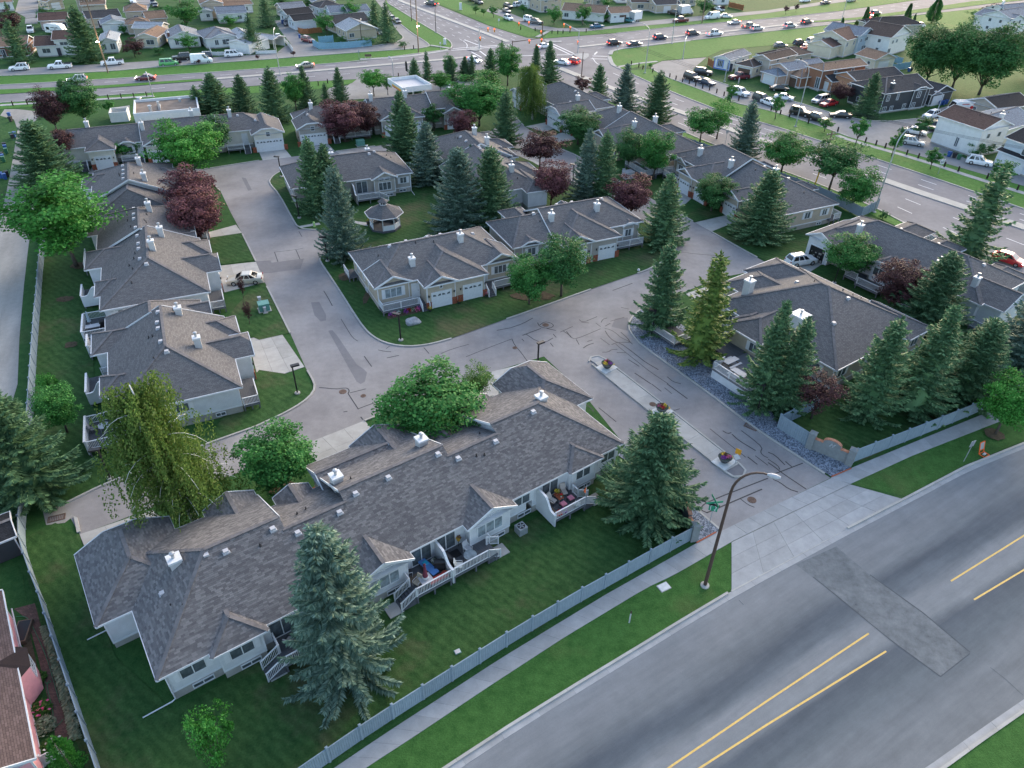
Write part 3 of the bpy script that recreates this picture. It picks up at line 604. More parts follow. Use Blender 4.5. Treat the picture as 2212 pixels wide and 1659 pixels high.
 # lane markings
mk=MB()
def dashes(pts,on=3.0,off=5.0,w=.14,z=.026,solid=False):
 p=DD(pts)
 if solid:line(smooth(p,1),w,z,mk);return
 q=resample(smooth(p,1),.5);n_on=int(on/.5);n=int((on+off)/.5);i=0
 while i+n_on<len(q):line(q[i:i+n_on+1],w,z,mk);i+=n
for f in(.25,.5):
 pass
def between(a,b,f):
 A=DD(a);B=DD(b);k=14
 return[lerp(along(A,i/k),along(B,i/k),f)for i in range(k+1)]
def dash_world(p,on=3.0,off=6.0,w=.15,z=.026):
 q=resample(p,.5);n_on=int(on/.5);n=int((on+off)/.5);i=0
 while i+n_on<len(q):line(q[i:i+n_on+1],w,z,mk);i+=n
rv=[(1346,152),(1441,195),(1581,250),(1659,268),(1834,325),(2009,382),(2134,425),(2330,495)];md=[(1271,172.5),(1388.5,215),(1456,237.5),(1600,288),(1844,367),(1981.5,415),(2212,492),(2330,532)]
lv=[(1240,190),(1318,220),(1448,272),(1541,313),(1692,370),(1889,448),(2094,555),(2330,680)]
for f in(.3,.62):dash_world(between(rv,md,f))
for f in(.33,.66):dash_world(between(md,lv,f))
nt_=[(-40,186),(0,184),(225,172),(553,150),(928,112)];nm_=[(-40,196),(0,194),(225,185),(440,173),(928,132)];nm2=[(-40,206),(0,204),(225,191),(440,175),(928,132)];nb_=[(-40,225),(0,222),(230,206),(553,185),(928,160)]
dash_world(between(nt_,nm_,.5));dash_world(between(nm2,nb_,.5));dash_world(between(nm2,nb_,.3)[8:])
pl=[(838,7),(903,47),(968,85),(978,97)];pm=[(850,-6),(875,7),(1003,55),(1098,91)];pr=[(915,0),(978,22),(1053,55),(1138,82)]
for f in(.25,.5,.75):dash_world(between(pl,pm,f),2.5,4)
for f in(.4,.75):dash_world(between(pm,pr,f),2.5,5)
qt=[(1173,84),(1331,72),(1496,54),(1659,41),(1984,0)];qm=[(1251,102),(1406,85),(1631,62),(1754,47),(1990,20)];qb=[(1331,107),(1496,87),(1659,68),(1809,52),(2004,30)]
for f in(.33,.66):dash_world(between(qt,qm,f),2.5,5)
dash_world(between(qm,qb,.5),2.5,5)
for pts in([(978,105),(1106,96)],[(975,109),(1104,99)],[(1116,121),(1240,118)],[(1130,150),(1228,135)],[(1192,94),(1240,116)],[(1188,97),(1236,120)],[(1280,121),(1315,122)],[(1276,127),(1313,128)],[(1000,88),(1010,96),(1008,104)],[(1280,125),(1288,137),(1300,142)],[(1290,112),(1284,118)],[(1018,112),(1040,124)],[(1036,110),(1060,128)],[(1003,86),(1040,100)]):
 dashes(pts,solid=True,w=.4 if len(pts)==2 else .18)
tag(mk.build('white_lane_lines',M_['paint']),kind='structure')
# ================================================================== HOUSES
WIN_CACHE={}
def window_meshes(w,h,mull,grid,gl):
 key=(round(w,2),round(h,2),mull,grid,gl)
 if key not in WIN_CACHE:
  f=MB();t=.07
  f.box(-w/2,w/2,-.06,.02,0,t);f.box(-w/2,w/2,-.06,.02,h-t,h);f.box(-w/2,-w/2+t,-.06,.02,t,h-t);f.box(w/2-t,w/2,-.06,.02,t,h-t)
  for k in range(1,mull+1):
   x=-w/2+w*k/(mull+1);f.box(x-.035,x+.035,-.055,.02,t,h-t)
  if grid:
   n=max(2,int(w/.35))
   for k in range(1,n):f.box(-w/2+w*k/n-.012,-w/2+w*k/n+.012,-.03,.02,t,h-t)
   for k in range(1,3):f.box(-w/2+t,w/2-t,-.03,.02,h*k/3-.012,h*k/3+.012)
  p=MB();p.box(-w/2+t*.6,w/2-t*.6,-.015,.03,t*.6,h-t*.6)
  WIN_CACHE[key]=(f.mesh('window',M_['white']),p.mesh('pane',M_[gl]))
 return WIN_CACHE[key]
FACE={'S':0.0,'E':math.pi/2,'N':math.pi,'W':-math.pi/2}
GAR_CACHE={}
BRICKS={}
class House:
 def __init__(s,name,label,cat,O,ang,wall='siding_white',roof='roof',e=3.5,k=.476,over=.45,found=.85):
  s.t=thing(name,label,cat,(O[0],O[1],0),math.radians(ang));s.O=O;s.ang=ang
  s.wall=M_[wall]if isinstance(wall,str)else wall;s.roofm=M_[roof]if isinstance(roof,str)else roof
  s.e=e;s.k=k;s.over=over;s.found=found;s.blocks=[]
  s.mw=MB();s.mf=MB();s.mr=MB();s.mt=MB();s.planes=[];s.edges=[];s.mvalley=MB()
 def block(s,x0,x1,y0,y1,ax='x',a='h',b='h',e=None,k=None,walls=True,found=None,over=None,clip=.34,rk='lh'):
  e=s.e if e is None else e;k=k or s.k;found=s.found if found is None else found;ov=s.over if over is None else over
  i=len(s.blocks);e+=.0031*(i%7)
  s.blocks.append((x0,x1,y0,y1,ax,a,b,e,k))
  sw=(lambda p:(p[1],p[0],p[2]))if ax=='y' else(lambda p:p)
  L0,L1,W0,W1=(x0,x1,y0,y1)if ax=='x' else(y0,y1,x0,x1)
  w=(W1-W0)/2;c=(W0+W1)/2;h=e+k*w
  ins={'h':min(w,(L1-L0)/2),'g':0.0,'j':clip*w}
  r0=L0+ins[a];r1=L1-ins[b]
  # end clip heights
  def endpts(L,typ,sgn):
   if typ=='j':
    cw=clip*w;return[(L,W0+(w-cw),e+k*(w-cw)),(L,W1-(w-cw),e+k*(w-cw))]
   return None
  ja=endpts(L0,a,-1);jb=endpts(L1,b,1)
  pl=[]
  p1=[(L0,W0,e),(L1,W0,e)]+([jb[0]]if jb else[])+[(r1,c,h)]+([(r0,c,h)]if r1-r0>1e-3 else[])+([ja[0]]if ja else[])
  p2=[(L1,W1,e),(L0,W1,e)]+([ja[1]]if ja else[])+[(r0,c,h)]+([(r1,c,h)]if r1-r0>1e-3 else[])+([jb[1]]if jb else[])
  pl+=[p1,p2]
  if a=='h':pl.append([(L0,W1,e),(L0,W0,e),(r0,c,h)])
  if b=='h':pl.append([(L1,W0,e),(L1,W1,e),(r1,c,h)])
  if ja:pl.append([ja[1],ja[0],(r0,c,h)])
  if jb:pl.append([jb[0],jb[1],(r1,c,h)])
  for p in pl:
   q=[Vector(sw(v))for v in p]
   if ax=='y':q=q[::-1];q=q[-2:]+q[:-2]
   n=(q[1]-q[0]).cross(q[2]-q[1])
   if n.z<0:q=[q[1],q[0]]+q[2:][::-1]
   u=(q[1]-q[0]).normalized();nn=(q[1]-q[0]).cross(q[-1]-q[0]).normalized();v=nn.cross(u)
   if nn.z<0:v=-v
   uv=[((x-q[0]).dot(u)+q[0].x+q[0].y,(x-q[0]).dot(v))for x in q]
   s.mr.poly([tuple(x)for x in q],uv);s.planes.append(q)
   # eave trim: fascia + gutter, rakes, soffit
  T_=s.mt
  def eb(p,q,hh=.17,ww=.09):T_.bar(sw(p),sw(q),ww,hh)
  zz=e-.075
  eb((L0,W0,zz),(L1,W0,zz));eb((L0,W1,zz),(L1,W1,zz))
  for L,typ,j,sg in((L0,a,ja,-1),(L1,b,jb,1)):
   Lo=L+sg*.02
   if typ=='h':eb((Lo,W0,zz),(Lo,W1,zz))
   else:
    if typ=='g':
     if 'l' in rk:eb((Lo,W0,e-.06),(Lo,c,h-.06),.22,.07)
     if 'h' in rk:eb((Lo,W1,e-.06),(Lo,c,h-.06),.22,.07)
    else:
     eb((Lo,W0,e-.06),(Lo,j[0][1],j[0][2]-.06),.22,.07);eb((Lo,W1,e-.06),(Lo,j[1][1],j[1][2]-.06),.22,.07)
     eb((Lo,j[0][1]-.03,j[0][2]-.06),(Lo,j[1][1]+.03,j[1][2]-.06),.22,.07)
    Li=L-sg*ov
    zt=[(Li,W0+ov,e-.12),(Li,W1-ov,e-.12),(Li,W1-ov,e+k*ov-.02)]
    if typ=='g':zt+=[(Li,c,h-.03)]
    else:zt+=[(Li,j[1][1],j[1][2]-.03),(Li,j[0][1],j[0][2]-.03)]
    zt+=[(Li,W0+ov,e+k*ov-.02)]
    if walls:s.mw.poly([sw(v)for v in zt])
  sf=[(x0+.03,y0+.03,e-.11),(x0+.03,y1-.03,e-.11),(x1-.03,y1-.03,e-.11),(x1-.03,y0+.03,e-.11)]
  T_.poly(sf)
  # ridge and hip lines, for the caps
  if r1-r0>.3:s.edges.append((sw((r0,c,h)),sw((r1,c,h))))
  for typ,L,r in((a,L0,r0),(b,L1,r1)):
   if typ=='h':
    s.edges.append((sw((L,W0,e)),sw((r,c,h))));s.edges.append((sw((L,W1,e)),sw((r,c,h))))
  if walls:
   d=.004*(i%5)
   s.mw.box(x0+ov-d,x1-ov+d,y0+ov-d,y1-ov+d,max(found,.03),e-.12)
   if found>.05:
    s.mf.box(x0+ov+.03-d,x1-ov-.03+d,y0+ov+.03-d,y1-ov-.03+d,-.2,found+.01)
    T_.box(x0+ov-.02-d,x1-ov+.02+d,y0+ov-.02-d,y1-ov+.02+d,found-.01,found+.15)
    # corner boards
   for xx in(x0+ov-.02-d,x1-ov-.08+d):
    for yy in(y0+ov-.02-d,y1-ov-.08+d):T_.box(xx,xx+.10,yy,yy+.10,max(found,.03)+.13,e-.115)
  return s
 def zr(s,x,y):
  best=0
  for(x0,x1,y0,y1,ax,a,b,e,k)in s.blocks:
   if x0<=x<=x1 and y0<=y<=y1:
    if ax=='x':d=[y-y0,y1-y]+([x-x0]if a=='h' else[])+([x1-x]if b=='h' else[])
    else:d=[x-x0,x1-x]+([y-y0]if a=='h' else[])+([y1-y]if b=='h' else[])
    best=max(best,e+k*min(d))
  return best
 def wall_front(s,x,y,face):
  """snap a fitting onto the outermost wall face near (x, y)"""
  best=None
  for(x0,x1,y0,y1,*_r)in s.blocks:
   o=s.over
   if face in 'SN':
    if x0+o-.01<=x<=x1-o+.01:
     yy=y0+o if face=='S' else y1-o
     if abs(yy-y)<1.3 and(best is None or(yy<best if face=='S' else yy>best)):best=yy
   else:
    if y0+o-.01<=y<=y1-o+.01:
     xx=x0+o if face=='W' else x1-o
     if abs(xx-x)<1.3 and(best is None or(xx<best if face=='W' else xx>best)):best=xx
  if best is None:return x,y
  g=.018*(-1 if face in 'SW' else 1)
  return(x,best+g)if face in 'SN' else(best+g,y)
 def put(s,o,x,y,face,z,snap=True):
  if snap:x,y=s.wall_front(x,y,face)
  o.location=(x,y,z);o.rotation_euler=(0,0,FACE[face]);return o
 def window(s,x,y,face,z=1.9,w=1.6,h=1.2,mull=1,shut=False,grid=False,gl='glass',snap=True):
  f,p=window_meshes(w,h,mull,grid,gl)
  o=s.put(link('window',f,s.t),x,y,face,z,snap);link('pane',p,o)
  if shut:
   for sg in(-1,1):
    m=WIN_CACHE.setdefault(('sh',round(h,2)),None)
    if m is None:
     b=MB();b.box(-.19,.19,-.05,.01,0,h);b.box(-.15,.15,-.065,-.05,.06,h-.06);m=WIN_CACHE[('sh',round(h,2))]=b.mesh('shutter',M_['white'])
    link('shutter',m,o,loc=(sg*(w/2+.21),0,0))
  return o
 def basement(s,x,y,face,w=1.5):return s.window(x,y,face,.22,w,.5,1)
 def garage(s,x,y,face,w=2.5,h=2.15,fans=4,brick=True,z=.04,mat='white',snap=True):
  key=(round(w,2),mat)
  if key not in GAR_CACHE:
   f=MB();f.box(-w/2-.16,-w/2,-.09,.03,0,h);f.box(w/2,w/2+.16,-.09,.03,0,h);f.box(-w/2-.16,w/2+.16,-.09,.03,h,h+.16)
   ps=[]
   for k in range(4):
    p=MB();z0=h*k/4;z1=h*(k+1)/4-.015;p.box(-w/2,w/2,-.03,.02,z0,z1);n=max(4,int(w/.6))
    for q in range(n):p.box(-w/2+w*(q+.12)/n,-w/2+w*(q+.88)/n,-.042,-.03,z0+.1,z1-.1)
    ps.append(p.mesh('door_panel',M_[mat]))
   gl=MB();nf=max(4,int(round(w/.62)))
   for q in range(nf):
    cx=-w/2+w*(q+.5)/nf;r=w/nf*.36;z0=h*.79;sg=1 if q%2==0 else-1
    pts=[(cx-sg*r,-.05,z0)]+[(cx-sg*r+2*r*sg*math.cos(a),-.05,z0+r*1.25*math.sin(a))for a in[i*math.pi/12 for i in range(0,7)]]
    gl.poly(pts if sg<0 else pts[::-1])
   GAR_CACHE[key]=(f.mesh('garage_door',M_['white']),ps,gl.mesh('fan_light',M_['glass']))
  f,ps,gl=GAR_CACHE[key]
  o=s.put(link('garage_door',f,s.t),x,y,face,z,snap)
  for p in ps:link('door_panel',p,o)
  if fans:link('fan_light',gl,o)
  if brick:
   if 'm' not in BRICKS:
    r=random.Random(3);b=MB();b.box(-.33,.33,-.04,.05,0,.95)
    for row in range(9):
     for q in range(3):
      x0=-.36+q*.25+(.12 if row%2 else 0);x1=min(x0+.235,.36)
      b.box(max(x0,-.36),x1,-.085-r.random()*.015,-.04,row*.105,row*.105+.09)
    b.box(-.38,.38,-.1,.05,.95,1.0);BRICKS['m']=b.mesh('brick_pier',M_['brick'])
   for sg in(-1,1):link('brick_pier',BRICKS['m'],o,loc=(sg*(w/2+.53),0,0))
   if 'l' not in BRICKS:
    b=MB();b.box(-.06,.06,-.14,0,0,.24);b.box(-.09,.09,-.17,0,.24,.28);BRICKS['l']=b.mesh('wall_lantern',M_['black'])
   for sg in(-1,1):link('wall_lantern',BRICKS['l'],o,loc=(sg*(w/2+.5),-.02,1.75))
  return o
 def door(s,x,y,face,z=.9,w=.95,h=2.05,mat='white',snap=True,patio=False):
  if patio:return s.window(x,y,face,z,w,h,1,gl='glass',snap=snap)
  key=('door',round(w,2),mat)
  if key not in WIN_CACHE:
   f=MB();f.box(-w/2-.08,-w/2,-.06,.02,0,h);f.box(w/2,w/2+.08,-.06,.02,0,h);f.box(-w/2-.08,w/2+.08,-.06,.02,h,h+.08)
   l=MB();l.box(-w/2,w/2,-.02,.02,0,h);l.box(-w/2+.15,w/2-.15,-.035,-.02,.2,.8);l.box(-w/2+.15,w/2-.15,-.035,-.02,1.0,1.85)
   k=MB();k.box(w/2-.16,w/2-.1,-.08,-.02,.95,1.05)
   WIN_CACHE[key]=(f.mesh('door',M_['white']),l.mesh('door_leaf',M_[mat]),k.mesh('handle',M_['black']))
  f,l,k=WIN_CACHE[key];o=s.put(link('door',f,s.t),x,y,face,z,snap);link('door_leaf',l,o);link('handle',k,o);return o
 def chimney(s,x,y,w=.8,top=1.1,mat=None,cap='white'):
  w=w*.85;zr=s.zr(x,y);b=MB();z0=zr-.7;z1=zr+top*.85
  b.box(x-w/2,x+w/2,y-w/2,y+w/2,z0,z1-.18);o=b.build('chimney',mat or s.chim_mat(),s.t)
  c=MB();c.box(x-w/2-.07,x+w/2+.07,y-w/2-.07,y+w/2+.07,z1-.18,z1);c.build('chimney_cap',M_[cap],o)
  p=MB();p.lathe([(.13,z1),(.13,z1+.4),(.2,z1+.42),(.2,z1+.52),(.05,z1+.56)],10,x,y);p.build('flue',M_['metal'],o)
  return o
 def chim_mat(s):return M_['chimwall']
 def vents(s,pts):
  for x,y in pts:
   z=s.zr(x,y);b=MB();b.box(-.26,.26,-.22,.22,-.25,.02);b.box(-.19,.19,-.17,.17,.02,.20)
   b.build('roof_vent',M_['vent'],s.t,loc=(x,y,z+.02))
 def pipes(s,pts):
  for x,y in pts:
   z=s.zr(x,y);b=MB();b.tube([(x,y,z-.15),(x,y,z+.28)],.055,8);b.lathe([(.16,z-.12),(.1,z+.04)],8,x,y);b.build('vent_pipe',M_['dark'],s.t)
 def rail(s,pts,z,h=.95,mesh_fill=False,closed_to=None,parent=None):
  b=MB();bal=MB()
  for(p,q)in zip(pts,pts[1:]):
   zp=p[2]if len(p)>2 else z;zq=q[2]if len(q)>2 else z
   P=Vector((p[0],p[1],zp));Q=Vector((q[0],q[1],zq));L=(Q-P).length
   up=Vector((0,0,1));b.bar(P+up*h,Q+up*h,.10,.06);b.bar(P+up*.09,Q+up*.09,.06,.05)
   n=max(1,int(L/2.2))
   for i in range(n+1):
    c=P+(Q-P)*(i/n);b.bar(c,c+up*(h+.05),.10,.10,(1,0,0))
   k=int(L/.135)
   for i in range(1,k):
    c=P+(Q-P)*(i/k);bal.bar(c+up*.1,c+up*(h-.02),.035,.035,(1,0,0))
  o=b.build('railing',M_['white'],parent or s.t)
  if bal.f:bal.build('balusters',M_['white'],o)
  return o
 def deck(s,x0,x1,y0,y1,z,rails=(),stairs=None,skirt='deck',posts=True):
  """deck platform of boards, rim and posts; rails: list of polylines in house coordinates"""
  root=MB();root.box(x0,x1,y0,y1,z-.22,z-.04);o=root.build('deck',M_['deckrim'],s.t)
  n=max(2,int(abs(y1-y0)/.14));w=(y1-y0)/n
  for i in range(n):
   if n>40:break
   m=DECKB.get(round(x1-x0,2))
   if m is None:
    bb=MB();bb.box(0,x1-x0,0,.125,-.035,0);m=DECKB[round(x1-x0,2)]=bb.mesh('deck_board',M_['deck'])
   link('deck_board',m,o,loc=(x0,y0+i*w+.005,z+.001*(i%3)))
  if posts:
   for px in(x0+.1,(x0+x1)/2,x1-.1):
    for py in(y0+.1,y1-.1):m=MB();m.box(px-.06,px+.06,py-.06,py+.06,0,z-.2);m.build('post',M_['deckrim'],o)
  for r in rails:s.rail(r,z)
  if stairs:
   x,y,face,wd=stairs;a=FACE[face];n=max(2,int(round(z/.18)));m=MB()
   st=link('steps',None,s.t)if False else None
   b=MB()
   for i in range(n):
    b.box(-wd/2,wd/2,-(i+1)*.27,-i*.27,0 if True else 0,z-(i+1)*(z/(n+1)))
   oo=b.build('steps',M_['deck'],s.t);oo.location=(x,y,0);oo.rotation_euler=(0,0,a)
   ca,sa=math.cos(a),math.sin(a)
   def loc(lx,ly):return(x+lx*ca-ly*sa,y+lx*sa+ly*ca)
   for sg in(-1,1):
    p=loc(sg*wd/2,0);q=loc(sg*wd/2,-n*.27);s.rail([(p[0],p[1],z),(q[0],q[1],.15)],z)
  return o
 def screen(s,x,y0,y1,z,zt0,zt1,ax='y'):
  """white privacy screen with a curved, stepped top; high (zt0) at y0, low (zt1) at y1"""
  n=12;pr=[]
  for i in range(n+1):
   f=i/n;u=min(1,max(0,(f-.45)/.35));u=u*u*(3-2*u);pr.append((y0+(y1-y0)*f,zt0+(zt1-zt0)*u))
  b=MB();c=MB()
  for(ya,za),(yb,zb)in zip(pr,pr[1:]):
   P=[(x-.06,ya,.35),(x-.06,yb,.35),(x-.06,yb,zb),(x-.06,ya,za)];Q=[(x+.06,p[1],p[2])for p in P]
   if ax=='x':P=[(p[1],p[0],p[2])for p in P];Q=[(p[1],p[0],p[2])for p in Q]
   b.poly(P);b.poly(Q[::-1]);b.poly([P[0],Q[0],Q[1],P[1]])
   c.bar(tuple((Vector(P[3])+Vector(Q[3]))/2),tuple((Vector(P[2])+Vector(Q[2]))/2),.2,.07)
  P=[(x-.06,pr[-1][0],.35),(x+.06,pr[-1][0],.35),(x+.06,pr[-1][0],pr[-1][1]),(x-.06,pr[-1][0],pr[-1][1])]
  if ax=='x':P=[(p[1],p[0],p[2])for p in P]
  b.poly(P)
  o=b.build('privacy_screen',s.wall,s.t);c.build('screen_cap',M_['white'],o);return o
 def downspout(s,x,y,face,out=1.6):
  a=FACE[face];d=Vector((math.sin(a),-math.cos(a),0));p=Vector((x,y,0));b=MB()
  b.tube([p+Vector((0,0,s.e-.15)),p+Vector((0,0,.3)),p+d*.25+Vector((0,0,.17)),p+d*out+Vector((0,0,.1))],.05,6);b.build('downspout',M_['white'],s.t)
 def finish(s,shingles=False):
  s.mw.build('wall',s.wall,s.t)
  if s.mf.f:s.mf.build('foundation',M_['concrete'],s.t)
  ro=s.mr.build('roof',s.roofm,s.t);s.mt.build('eave_trim',M_['white'],s.t)
  # ridge and hip cap shingles
  cp=MB();r=random.Random(5);step=.3 if shingles else .6
  for a,b in s.edges:
   a=Vector(a);b=Vector(b);n=max(1,int((b-a).length/step));d=(b-a)/n;dn=d.normalized()
   for i in range(n):
    p=a+d*(i+.5)
    zz=s.zr(p.x,p.y)
    if zz>p.z+.05:continue
    j=r.uniform(.0,.012);cp.bar(p-d*.5+Vector((0,0,.012+j)),p+d*.48+Vector((0,0,.03+j)),.3,.035)
  if cp.f:tag(cp.build('ridge_caps',M_['ridgecap'],ro),kind='stuff')
  if shingles:s.shingle(ro,shingles)
  return s.t
 def shingle(s,ro,n_ind):
  """individual three-tab shingles on every roof plane: tabs overlap downhill"""
  TW,RH,TH=.34,.145,.016;r=random.Random(8);st=MB();full=[]
  for q in s.planes:
   o=q[0];u=(q[1]-q[0]).normalized();nn=(q[1]-q[0]).cross(q[-1]-q[0]).normalized()
   if nn.z<0:nn=-nn
   v=nn.cross(u)
   P=[((x-o).dot(u),(x-o).dot(v))for x in q]
   if P[-1][1]<0:v=-v;P=[(a,-b)for a,b in P]
   ar=sum(P[i][0]*P[(i+1)%len(P)][1]-P[(i+1)%len(P)][0]*P[i][1]for i in range(len(P)))
   if ar<0:P=P[::-1]
   umin=min(p[0]for p in P);umax=max(p[0]for p in P);vmax=max(p[1]for p in P);nrow=int(vmax/RH)+1
   for row in range(nrow):
    v0=row*RH;v1=v0+RH;off=(row%2)*TW*.5+r.uniform(-.04,.04)
    uu=umin-off
    while uu<umax:
     w=TW*r.uniform(.75,1.2);quad=[(uu,v0),(uu+w-.008,v0),(uu+w-.008,v1),(uu,v1)];uu+=w
     c=quad;cl=False
     for i in range(len(P)):
      a=P[i];b=P[(i+1)%len(P)];out=[]
      ex,ey=b[0]-a[0],b[1]-a[1];dist=[ex*(p[1]-a[1])-ey*(p[0]-a[0])for p in c]
      if min(dist)>=0:continue
      cl=True
      for k in range(len(c)):
       d0,d1=dist[k],dist[(k+1)%len(c)];p0,p1=c[k],c[(k+1)%len(c)]
       if d0>=0:out.append(p0)
       if(d0>=0)!=(d1>=0):
        t=d0/(d0-d1);out.append((p0[0]+(p1[0]-p0[0])*t,p0[1]+(p1[1]-p0[1])*t))
      c=out
      if len(c)<3:break
     if len(c)<3:continue
     m=o+u*(sum(p[0]for p in c)/len(c))+v*(sum(p[1]for p in c)/len(c))
     if s.zr(m.x,m.y)>m.z+.12:continue
     th=TH+r.uniform(0,.008)
     hgt=lambda p:th*(1-.75*(p[1]-v0)/RH)+.004
     if not cl:full.append((m,u.copy(),v.copy(),nn.copy(),o+u*quad[0][0]+v*v0,w,th));continue
     n=len(st.v);k=len(c)
     st.v+=[tuple(o+u*p[0]+v*p[1]+nn*hgt(p))for p in c]+[tuple(o+u*p[0]+v*p[1])for p in c]
     st.f.append(tuple(range(n,n+k)));st.uv.append(None)
     for i in range(k):j=(i+1)%k;st.f.append((n+k+i,n+k+j,n+j,n+i));st.uv.append(None)
  ca,sa=math.cos(math.radians(s.ang)),math.sin(math.radians(s.ang))
  cx,cy=-s.O[0],-s.O[1];cl=Vector((cx*ca+cy*sa,-cx*sa+cy*ca,CAM_H))
  full.sort(key=lambda f:(f[0]-cl).length/max(.05,(cl-f[0]).normalized().dot(f[3])))
  bb=MB();bb.v=[(0,0,0),(1,0,0),(1,RH,0),(0,RH,0),(0,0,TH+.006),(1,0,TH+.006),(1,RH,TH*.3),(0,RH,TH*.3)]
  bb.f=[(4,5,6,7),(0,1,5,4),(1,2,6,5),(3,0,4,7)];bb.uv=[None]*4
  me=bb.mesh('shingle',M_['shingle'])
  for i,(m,u,v,nn,c,w,th)in enumerate(full):
   if i<n_ind:
    ob=link('shingle',me,ro);ob.matrix_local=Matrix(((u.x*(w-.008),v.x,nn.x,c.x),(u.y*(w-.008),v.y,nn.y,c.y),(u.z*(w-.008),v.z,nn.z,c.z),(0,0,0,1)))
   else:
    n=len(st.v);A=[c,c+u*(w-.008),c+u*(w-.008)+v*RH,c+v*RH];hs=[th+.004,th+.004,th*.3,th*.3]
    st.v+=[tuple(p)for p in A]+[tuple(p+nn*h)for p,h in zip(A,hs)]
    for f in((4,5,6,7),(0,1,5,4),(1,2,6,5),(3,0,4,7)):st.f.append(tuple(n+i for i in f));st.uv.append(None)
  tag(st.build('shingle_field',M_['shingle'],ro),kind='stuff')
DECKB={}
M_['chimwall']=siding_mat('chimney_siding',(.50,.50,.50))
M_['vent']=plain('grey_white_vent',(.44,.44,.46),.5,.4)
M_['deckrim']=plain('grey_painted_rim',(.14,.145,.16),.7,.3)
M_['ridgecap']=plain('ridge_cap_shingle',(.15,.143,.145),.95,.1,var=.25,scale=2)
_s=NT('shingle_tab');_g=_s.n('ShaderNodeNewGeometry');_oi=_s.n('ShaderNodeObjectInfo');_co=_s.coords('Object')
_a=_s.n('ShaderNodeMath',operation='ADD');_s.l(_g.outputs['Random Per Island'],_a.inputs[0]);_s.l(_oi.outputs['Random'],_a.inputs[1]);_f=_s.n('ShaderNodeMath',operation='FRACT');_s.l(_a.outputs[0],_f.inputs[0])
_c=_s.ramp(_f.outputs[0],[(0,(.105,.102,.105)),(.5,(.142,.138,.140)),(1,(.195,.189,.188))])
_c=_s.mix(.5,_c,_s.ramp(_s.noise(_co,.3),[(.3,(.86,.86,.87)),(.7,(1.1,1.09,1.07))]),'MULTIPLY')
_c=_s.mix(.5,_c,_s.ramp(_s.noise(_co,40,2),[(.2,(.6,.6,.6)),(.8,(1.35,1.35,1.35))]),'MULTIPLY')
M_['shingle']=_s.done(_c,.95,.1)
# ------------------------------------------------ front row (nearest)
h=House('townhouse_row','long white sided townhouse row with back decks, nearest to the wide road','townhouse',(-23.13,26.02),36.2)
h.block(0,11.4,0,12.8,'x','h','g',rk='h');h.block(11.2,16.5,0,10.8,'x','g','g',rk='');h.block(16.3,26,0,12.8,'x','g','g',rk='h');h.block(25.8,31.2,0,10.8,'x','g','g',rk='');h.block(31,41.8,0,12.8,'x','g','h',rk='h')
h.block(3.45,7.45,-.5,5,'y','h','g');h.block(34.95,38.95,-.4,5,'y','h','g')
h.block(14.0,19.0,-.78,6,'y','g','g');h.block(23.95,28.9,-.78,6,'y','g','g')
h.block(-2.45,4.6,6.65,14.5,'y','h','j',found=.6);h.block(36.8,43.9,6.9,14.5,'y','h','j',found=.1)
h.block(16.06,23,8.4,13.85,'x','g','g',found=.05);h.block(20.45,25.95,5,14.05,'y','g','g',found=.05)
h.block(7.0,11.3,6,13.5,'y','g','g');h.block(12.3,15.5,5,11.7,'y','g','g');h.block(26.7,29.9,5,11.7,'y','g','g');h.block(31.1,35.4,6,13.5,'y','g','g')
for x,y in((3.7,7.3),(16.9,8.2),(25.0,8.3),(37.4,7.2)):h.chimney(x,y,1.0,1.0)
h.vents([(2.2,5.9),(5.7,6.0),(7.0,5.6),(10.6,5.7),(12.1,4.7),(15.6,4.8),(17.4,5.6),(20.4,5.7),(25.2,5.8),(26.6,4.8),(30.5,4.8),(35.4,5.8),(36.2,6.2)])
h.pipes([(2.4,4.4),(3.1,3.6),(13.0,4.2),(9.3,5.0),(28.9,4.2),(28.2,4.4),(36.9,5.6),(12.9,7.0),(13.7,7.2),(17.9,7.6),(38.9,6.3),(39.3,6.0),(38.6,7.2),(30.2,6.9)])
for x,b in((2.2,True),(5.45,True),(36.95,True),(40.3,True),(30.3,True)):h.window(x,0,'S',1.75,1.75,1.1,1,True,gl='glass');h.basement(x+.3,0,'S')
for x in(16.5,26.4):
 h.window(x,-.4,'S',1.45,2.6,1.35,2,gl='glass_l')
 m=MB();
 h.window(x-.52,-.4,'S',3.05,.95,.5,0,gl='glass_l');h.window(x+.52,-.4,'S',3.05,.95,.5,0,gl='glass_l')
 h.basement(x+.8,-.4,'S')
for x in(8.5,20.2,22.5,33.4):h.door(x,.45,'S',1.0,1.9,2.05,patio=True)
DZ=.95
h.deck(7.6,13.2,-2.1,.45,DZ,[[(7.7,.3),(7.7,-.85)],[(7.7,-2.05),(13.1,-2.05)]],(7.6,-1.45,'W',1.15))
h.screen(13.25,.45,-2.15,DZ,2.9,1.95)
h.deck(18.2,21.45,-2.3,.45,DZ,[[(18.25,-.3),(18.25,-1.05)],[(18.25,-2.25),(21.4,-2.25)]],(18.2,-1.65,'W',1.15))
h.screen(21.5,.45,-2.4,DZ,2.9,1.95)
h.deck(21.6,25.9,-2.3,.45,DZ,[[(21.7,-2.25),(25.0,-2.25)],[(25.9,-.7),(25.9,-1.0)]],None)
h.rail([(25.0,-2.25,DZ),(26.2,-2.2,.2)],DZ);h.rail([(25.6,-1.0,DZ),(26.8,-1.0,.25)],DZ)
m=MB();[m.box(25.0+i*.3,25.3+i*.3,-2.2,-1.0,0,DZ-.2-i*.2)for i in range(4)];m.build('steps',M_['deck'],h.t)
h.screen(31.95,.45,-2.3,DZ,2.9,1.75)
